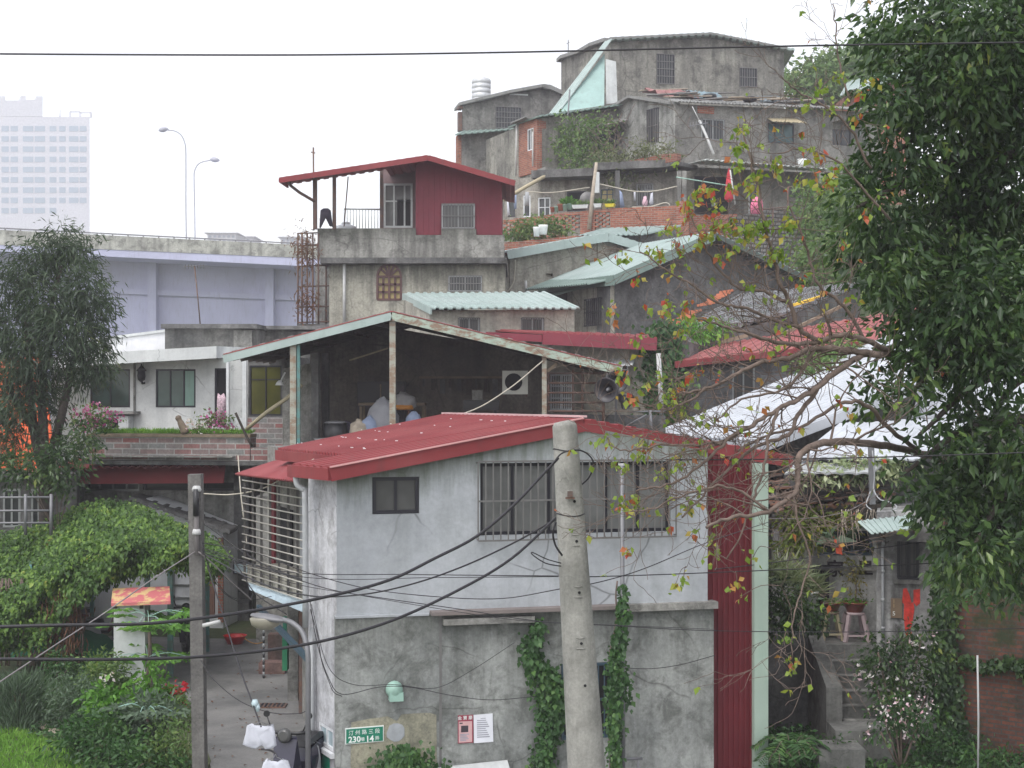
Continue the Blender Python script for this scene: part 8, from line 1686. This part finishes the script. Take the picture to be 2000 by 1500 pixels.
m = MB(); a, b = on_ground(152, 1468)[0], on_ground(185, 1486)[0]; m.beam(a + Vector((0, 0, .06)), b + Vector((0, 0, .06)), .1, .04); tag(m.build('wood_plank', M['wood']), 'shorter darker plank among the bottom garden bushes', 'plank')

# --- ivy on the main house
def ivy_band(name, lb, pts, w, n, ls, off=.06, seed=1, cat='ivy', mat='leaf_ivy', thick=.1):
    """leaves along a path of (px, py, half width in px) on wall w"""
    rng = np.random.default_rng(seed); ps = []; m = MB(); P3 = [(x, y, h) for x, y, h in pts]; k = len(P3) - 1
    wts = np.array([math.hypot(P3[i + 1][0] - P3[i][0], P3[i + 1][1] - P3[i][1]) * (P3[i][2] + P3[i + 1][2]) for i in range(k)]); wts = wts / wts.sum()
    for i in range(k):
        a, b = P3[i], P3[i + 1]
        for _ in range(int(n * wts[i])):
            s = rng.uniform(); hw = a[2] + (b[2] - a[2]) * s; r_ = rng.normal() * .5; x = a[0] + (b[0] - a[0]) * s + r_ * hw; y = a[1] + (b[1] - a[1]) * s + rng.normal() * hw * .35; ps.append(tuple(w.at(x, y, off + abs(rng.normal()) * thick * (1 - min(1, abs(r_)) * .6))))
    ps = np.array(ps); d = rng.normal(size=ps.shape) * .6; d[:, 2] -= .7; t = thing(name, lb, cat, w.at(P3[-1][0], P3[-1][1], off)); leaf_object('foliage', ps, d, ls, ls * .75, M[mat], t, seed=seed, nrm=np.array([0, -1.2, .5])); m.tube(smooth_path([w.at(x, y, off * .5) for x, y, h in P3], 3), .012, 4); m.build('stems', M['bark'], t); return t
ivy_band('wall_ivy', 'ivy climbing the lower wall left of the concrete pole', [(1050, 1208, 7), (1046, 1235, 16), (1032, 1262, 18), (1040, 1292, 20), (1062, 1315, 26), (1082, 1345, 34), (1080, 1385, 34), (1068, 1425, 22), (1062, 1460, 18), (1055, 1510, 24)], wl, 2600, .085, seed=1)
ivy_band('pole_ivy', 'ivy wound round the thin galvanised pipe right of the concrete pole', [(1196, 1130, 4), (1193, 1160, 9), (1195, 1195, 10), (1188, 1240, 13), (1180, 1280, 14), (1188, 1320, 24), (1180, 1360, 20), (1178, 1410, 13), (1182, 1460, 12), (1180, 1520, 12)], wl, 1900, .08, off=.5, seed=2)
ivy_band('creeper_mound', 'pointed mound of creeper at the house foot below the sign', [(784, 1452, 5), (784, 1475, 36), (788, 1500, 60), (790, 1540, 75)], wl, 2200, .08, off=.1, seed=3, thick=.25)
w_i = Wall((1262, 36.2), (1345, 35.9)); ivy_band('ivy_curtain', 'dense ivy curtain beside the crimson roof band', [(1300, 640, 30), (1298, 680, 32), (1300, 720, 38), (1300, 770, 34), (1298, 815, 28)], w_i, 4200, .13, off=.1, seed=4, thick=.2)
veg('roof_creeper', 'light green creeper lying on the lower slate roof', 'creeper', [(1310, 672, 38.6, .5, .4, .14), (1345, 655, 39, .6, .4, .14), (1390, 640, 39.6, .5, .4, .12), (1330, 640, 39.5, .4, .3, .1)], M['leaf_fresh'], .14, .5, 34, 8, seed=41, base=P(1340, 668, 39))
# --- hill vegetation
veg('hillside_shrub', 'straggling shrub climbing over the brick corner house', 'shrub', [(1130, 250, 64.2, .9, .5, .5), (1115, 280, 64.2, .8, .5, .5), (1145, 300, 64, .9, .5, .5), (1125, 320, 64, .8, .5, .4), (1160, 270, 64.3, .7, .4, .5), (1175, 238, 64.5, .7, .4, .25), (1160, 330, 63, .8, .4, .3)], M['leaf_hill'], .2, .45, 13, 7, .22, seed=42, base=P(1145, 338, 64))
veg('planter_shrubs', 'tangled shrubs overflowing the brick planter balcony', 'shrubs', [(1200, 310, 60.6, .8, .4, .45), (1225, 325, 60.4, .9, .4, .45), (1250, 300, 60.2, .7, .4, .4), (1280, 297, 59.6, .7, .4, .35), (1305, 295, 59, .45, .3, .25), (1185, 330, 60.8, .6, .4, .35), (1215, 345, 60, .5, .3, .35)], leafmat('tired scrub leaves', [(0, (.08, .09, .05)), (.6, (.14, .16, .08)), (1, (.26, .25, .16))], .7), .2, .35, 14, 7, .24, seed=43, base=P(1230, 318, 60.5))
def dead_brush():
    m = MB(); rg = random.Random(6)
    for k in range(60):
        a = P(rg.uniform(1165, 1225), rg.uniform(230, 340), 63.5); m.tube([a, a + Vector((rg.uniform(-.6, .6), rg.uniform(-.3, .3), rg.uniform(-.9, .9)))], .015, 4, cap=False)
    tag(m.build('dead_brush', M['bark']), 'grey dead brushwood tangled beside the dark hillside window', 'brushwood')
dead_brush()
for i, (bx, lb) in enumerate([([(1580, 175, 86, 2.2, 1.5, 1.4), (1620, 160, 86, 2.0, 1.5, 1.5), (1660, 150, 87, 2.2, 1.5, 1.6), (1600, 195, 85, 2, 1.5, 1)], 'rounded green tree on the crest right of the top house'), ([(1720, 140, 90, 2.6, 2, 2.2), (1790, 150, 90, 2.6, 2, 2.4), (1850, 160, 90, 2.6, 2, 2.2)], 'farther green tree on the crest behind the big evergreen')]):
    t = veg('crest_tree', lb, 'tree', bx, M['leaf_hill'], .42, .45, 5, 9, .4, seed=50 + i, base=P(bx[0][0] + 20, 330, bx[0][2]), grp='trees on the crest'); t['category'] = 'tree'
for i, (bx, lb) in enumerate([([(1600, 400, 54, .9, .7, 1.0), (1640, 430, 53, 1.1, .7, 1.1), (1590, 460, 53, .8, .6, .8), (1650, 370, 55, .9, .6, .9)], 'creeper covered bank right of the pipe railing'), ([(1600, 520, 50, .9, .8, .8), (1650, 500, 50, 1.2, .8, 1.0), (1640, 560, 49, 1.1, .8, .7), (1580, 540, 50, .5, .5, .4), (1700, 540, 49, 1.2, .8, 1.0)], 'green bank below the stone wall'), ([(1590, 715, 33, .4, .4, .2), (1640, 675, 35, .5, .5, .25), (1615, 700, 34, .5, .4, .22)], 'weedy green growth between the red roof and the white roof'), ([(1640, 920, 24.3, .45, .3, .12), (1700, 915, 24.4, .5, .3, .15), (1590, 935, 24, .3, .3, .1), (1740, 910, 24.6, .4, .3, .15)], 'weeds sprouting along the upper tile roof')]):
    veg('bank_creeper', lb, 'creeper', bx, M['leaf_hill'] if i != 3 else M['leaf_spike'], .22 if i < 2 else .13, .45, 12 if i < 2 else 30, 9, .22 if i < 2 else .1, seed=60 + i, base=P(bx[0][0], bx[0][1] + 40, bx[0][2]), grp='green growth on the bank')
# --- around the right house
veg('eave_vine', 'yellowing vine hanging from the tile eave of the stair house', 'vine', [(1560, 1025, 24.2, .35, .3, .18), (1600, 1015, 24.3, .4, .25, .16), (1640, 1018, 24.4, .3, .2, .13), (1570, 1055, 24.2, .25, .25, .15), (1540, 1065, 23.8, .2, .2, .15), (1706, 1070, 24.8, .05, .08, .3)], leafmat('olive yellow leaves', [(0, (.07, .1, .02)), (.6, (.14, .18, .03)), (.9, (.3, .28, .04)), (1, (.5, .35, .05))]), .11, .5, 50, 7, .09, seed=70, base=P(1600, 1010, 24.6))
def roots():
    m = MB(); rg = random.Random(4)
    for k in range(14):
        x = rg.uniform(1640, 1712); m.tube(smooth_path([P(x, 995, 23.7), P(x + rg.uniform(-8, 8), 1020, 23.6), P(x + rg.uniform(-12, 12), rg.uniform(1035, 1080), 23.5)], 3), .005, 4)
    tag(m.build('hanging_roots', M['wood_pale']), 'pale thin roots hanging below the broken tile eave', 'roots')
roots()
veg('shady_shrub', 'dark glossy shrub in the corner right of the pale green trim', 'shrub', [(1530, 1170, 23, .3, .3, .25), (1560, 1200, 23, .35, .3, .2), (1525, 1215, 23, .25, .3, .2), (1590, 1215, 23.2, .2, .2, .15)], M['leaf_dark'], .1, .45, 60, 8, .1, seed=71, base=P(1540, 1240, 23.2))
def grassy(px, py, Y, n, L, W, mat, lb, seed, name='striped_leaf_plant', h=.1):
    rng = np.random.default_rng(seed); c = P(px, py, Y); p = np.array(c) + rng.normal(size=(n, 3)) * np.array([.2, .1, h]); d = rng.normal(size=(n, 3)); d[:, 2] = abs(d[:, 2]) * .8 + .1; tag(leaf_object(name, p, d, L, W, mat, seed=seed), lb, 'plant')
grassy(1530, 1130, 23.2, 320, .4, .03, M['leaf_spike'], 'striped grassy leaves bursting right of the pale green trim', 5)
grassy(1625, 1060, 24.0, 26, .35, .12, M['leaf_grey'], 'drooping lobed leaves below the tile eave', 6, 'lobed_plant', .05)
flowers('pink_rose_bush', 'rose bush with small pink flowers covering the right half of the steps', [(1715, 1275, .3), (1745, 1300, .32), (1700, 1310, .2), (1790, 1290, .35), (1740, 1345, .35), (1790, 1345, .35), (1760, 1255, .2), (1800, 1240, .25), (1830, 1310, .25)], 22.3, M['leaf_dark'], M['petal_white'], .05, ls=.1, cat='bush', seed=72, dens=52, base=Vector((P(1760, 0, 22.3).x, 22.3, 0)))
flowers('white_pink_periwinkle', 'low bush sprinkled with white and pink flowers at the foot of the steps', [(1725, 1395, .2), (1760, 1385, .25), (1800, 1395, .25), (1720, 1430, .18), (1750, 1425, .2), (1790, 1420, .2)], 21.4, M['leaf_ivy'], M['petal_white'], .35, ls=.09, cat='bush', seed=73, dens=46, ps_=.055, base=Vector((P(1760, 0, 21.4).x, 21.4, 0)))
def fern(px, py, Y, n, L, lb, seed, mat='leaf_ivy', grp='ferns'):
    rg = random.Random(seed); c = P(px, py, Y); ps, ds = [], []; m = MB()
    t = thing('fern', lb, 'fern', c, grp)
    for k in range(n):
        a = rg.uniform(0, 6.28); q = [c, c + Vector((math.cos(a) * L * .5, math.sin(a) * L * .4, L * .45)), c + Vector((math.cos(a) * L, math.sin(a) * L * .8, L * .2))]; pth = smooth_path(q, 7); m.tube(pth, .005, 4)
        for j in range(2, len(pth)):
            tg = (pth[j] - pth[j - 1]).normalized(); s = tg.cross(Vector((0, 0, 1))).normalized()
            for sg in (-1, 1): ps.append(tuple(pth[j])); ds.append(tuple(s * sg + tg * .35))
    m.build('stalks', M['bark'], t); leaf_object('fronds', ps, ds, L * .3, L * .07, M[mat], t, seed=seed, nrm=np.array([0, -.3, 1]))
fern(1545, 1475, 21.2, 14, .55, 'dark fern at the foot of the wall right of the pale trim', 1); fern(1520, 1490, 21.0, 10, .4, 'smaller fern beside the pale green trim foot', 2)
fern(1885, 1190, 20.8, 9, .45, 'bright fern growing from the mossy brick wall', 3); fern(1960, 1180, 20.6, 9, .5, 'dim fern higher on the mossy brick wall', 4)
for i, (x, y, lb) in enumerate([(1500 + 60, 1500, 'low leafy plant at the bottom edge right of the trim'), (1640, 1500, 'ground creeper around the lowest step'), (1850, 1490, 'leafy weeds at the foot of the brick wall'), (1930, 1510, 'dark weeds in the bottom right corner')]): shrub(x, y, 110, 55, M['leaf_ivy'], lb, .09, seed=80 + i, grp='weeds at the foot of the steps')
ivy_band('brick_wall_ivy', 'thick ivy curtain on the left edge of the mossy brick wall', [(1850, 1040, 18), (1848, 1110, 22), (1852, 1190, 24), (1850, 1280, 22), (1858, 1370, 26), (1870, 1460, 34)], wbr, 3600, .09, off=.08, seed=90, mat='leaf_dark', thick=.2)
ivy_band('brick_wall_creeper', 'thin creeper crossing the middle of the mossy brick wall', [(1880, 1285, 12), (1930, 1300, 14), (1990, 1290, 18), (2040, 1330, 20)], wbr, 700, .09, off=.05, seed=91, mat='leaf_dark', thick=.06)
rng = np.random.default_rng(95); n = 7000; X = rng.uniform(3.7, 9.5, n); Y = rng.uniform(19, 24, n); pos = np.stack([X, Y, rng.uniform(.02, .15, n)], 1); d = rng.normal(size=(n, 3)); d[:, 2] = abs(d[:, 2]); tag(leaf_object('step_ground_cover', pos, d, .1, .05, M['leaf_ivy'], seed=96, origin=(4, 19, 0)), kind='stuff')

# ================================================================ AIR
m = MB(); m.hexa((-950, -80, -1.2), (950, -80, -1.2), (950, 545, -1.2), (-950, 545, -1.2), (-950, -80, 125), (950, -80, 125), (950, 545, 125), (-950, 545, 125))
hm = bpy.data.materials.new('haze'); hm.use_nodes = True; hn = hm.node_tree; hn.nodes.clear(); pv = hn.nodes.new('ShaderNodeVolumePrincipled'); ho = hn.nodes.new('ShaderNodeOutputMaterial')
pv.inputs['Color'].default_value = (.95, .91, 1, 1); pv.inputs['Density'].default_value = HAZE; pv.inputs['Anisotropy'].default_value = 0.2; hn.links.new(pv.outputs[0], ho.inputs['Volume'])
tag(m.build('haze', hm, origin=(0, 0, 0)), kind='stuff')
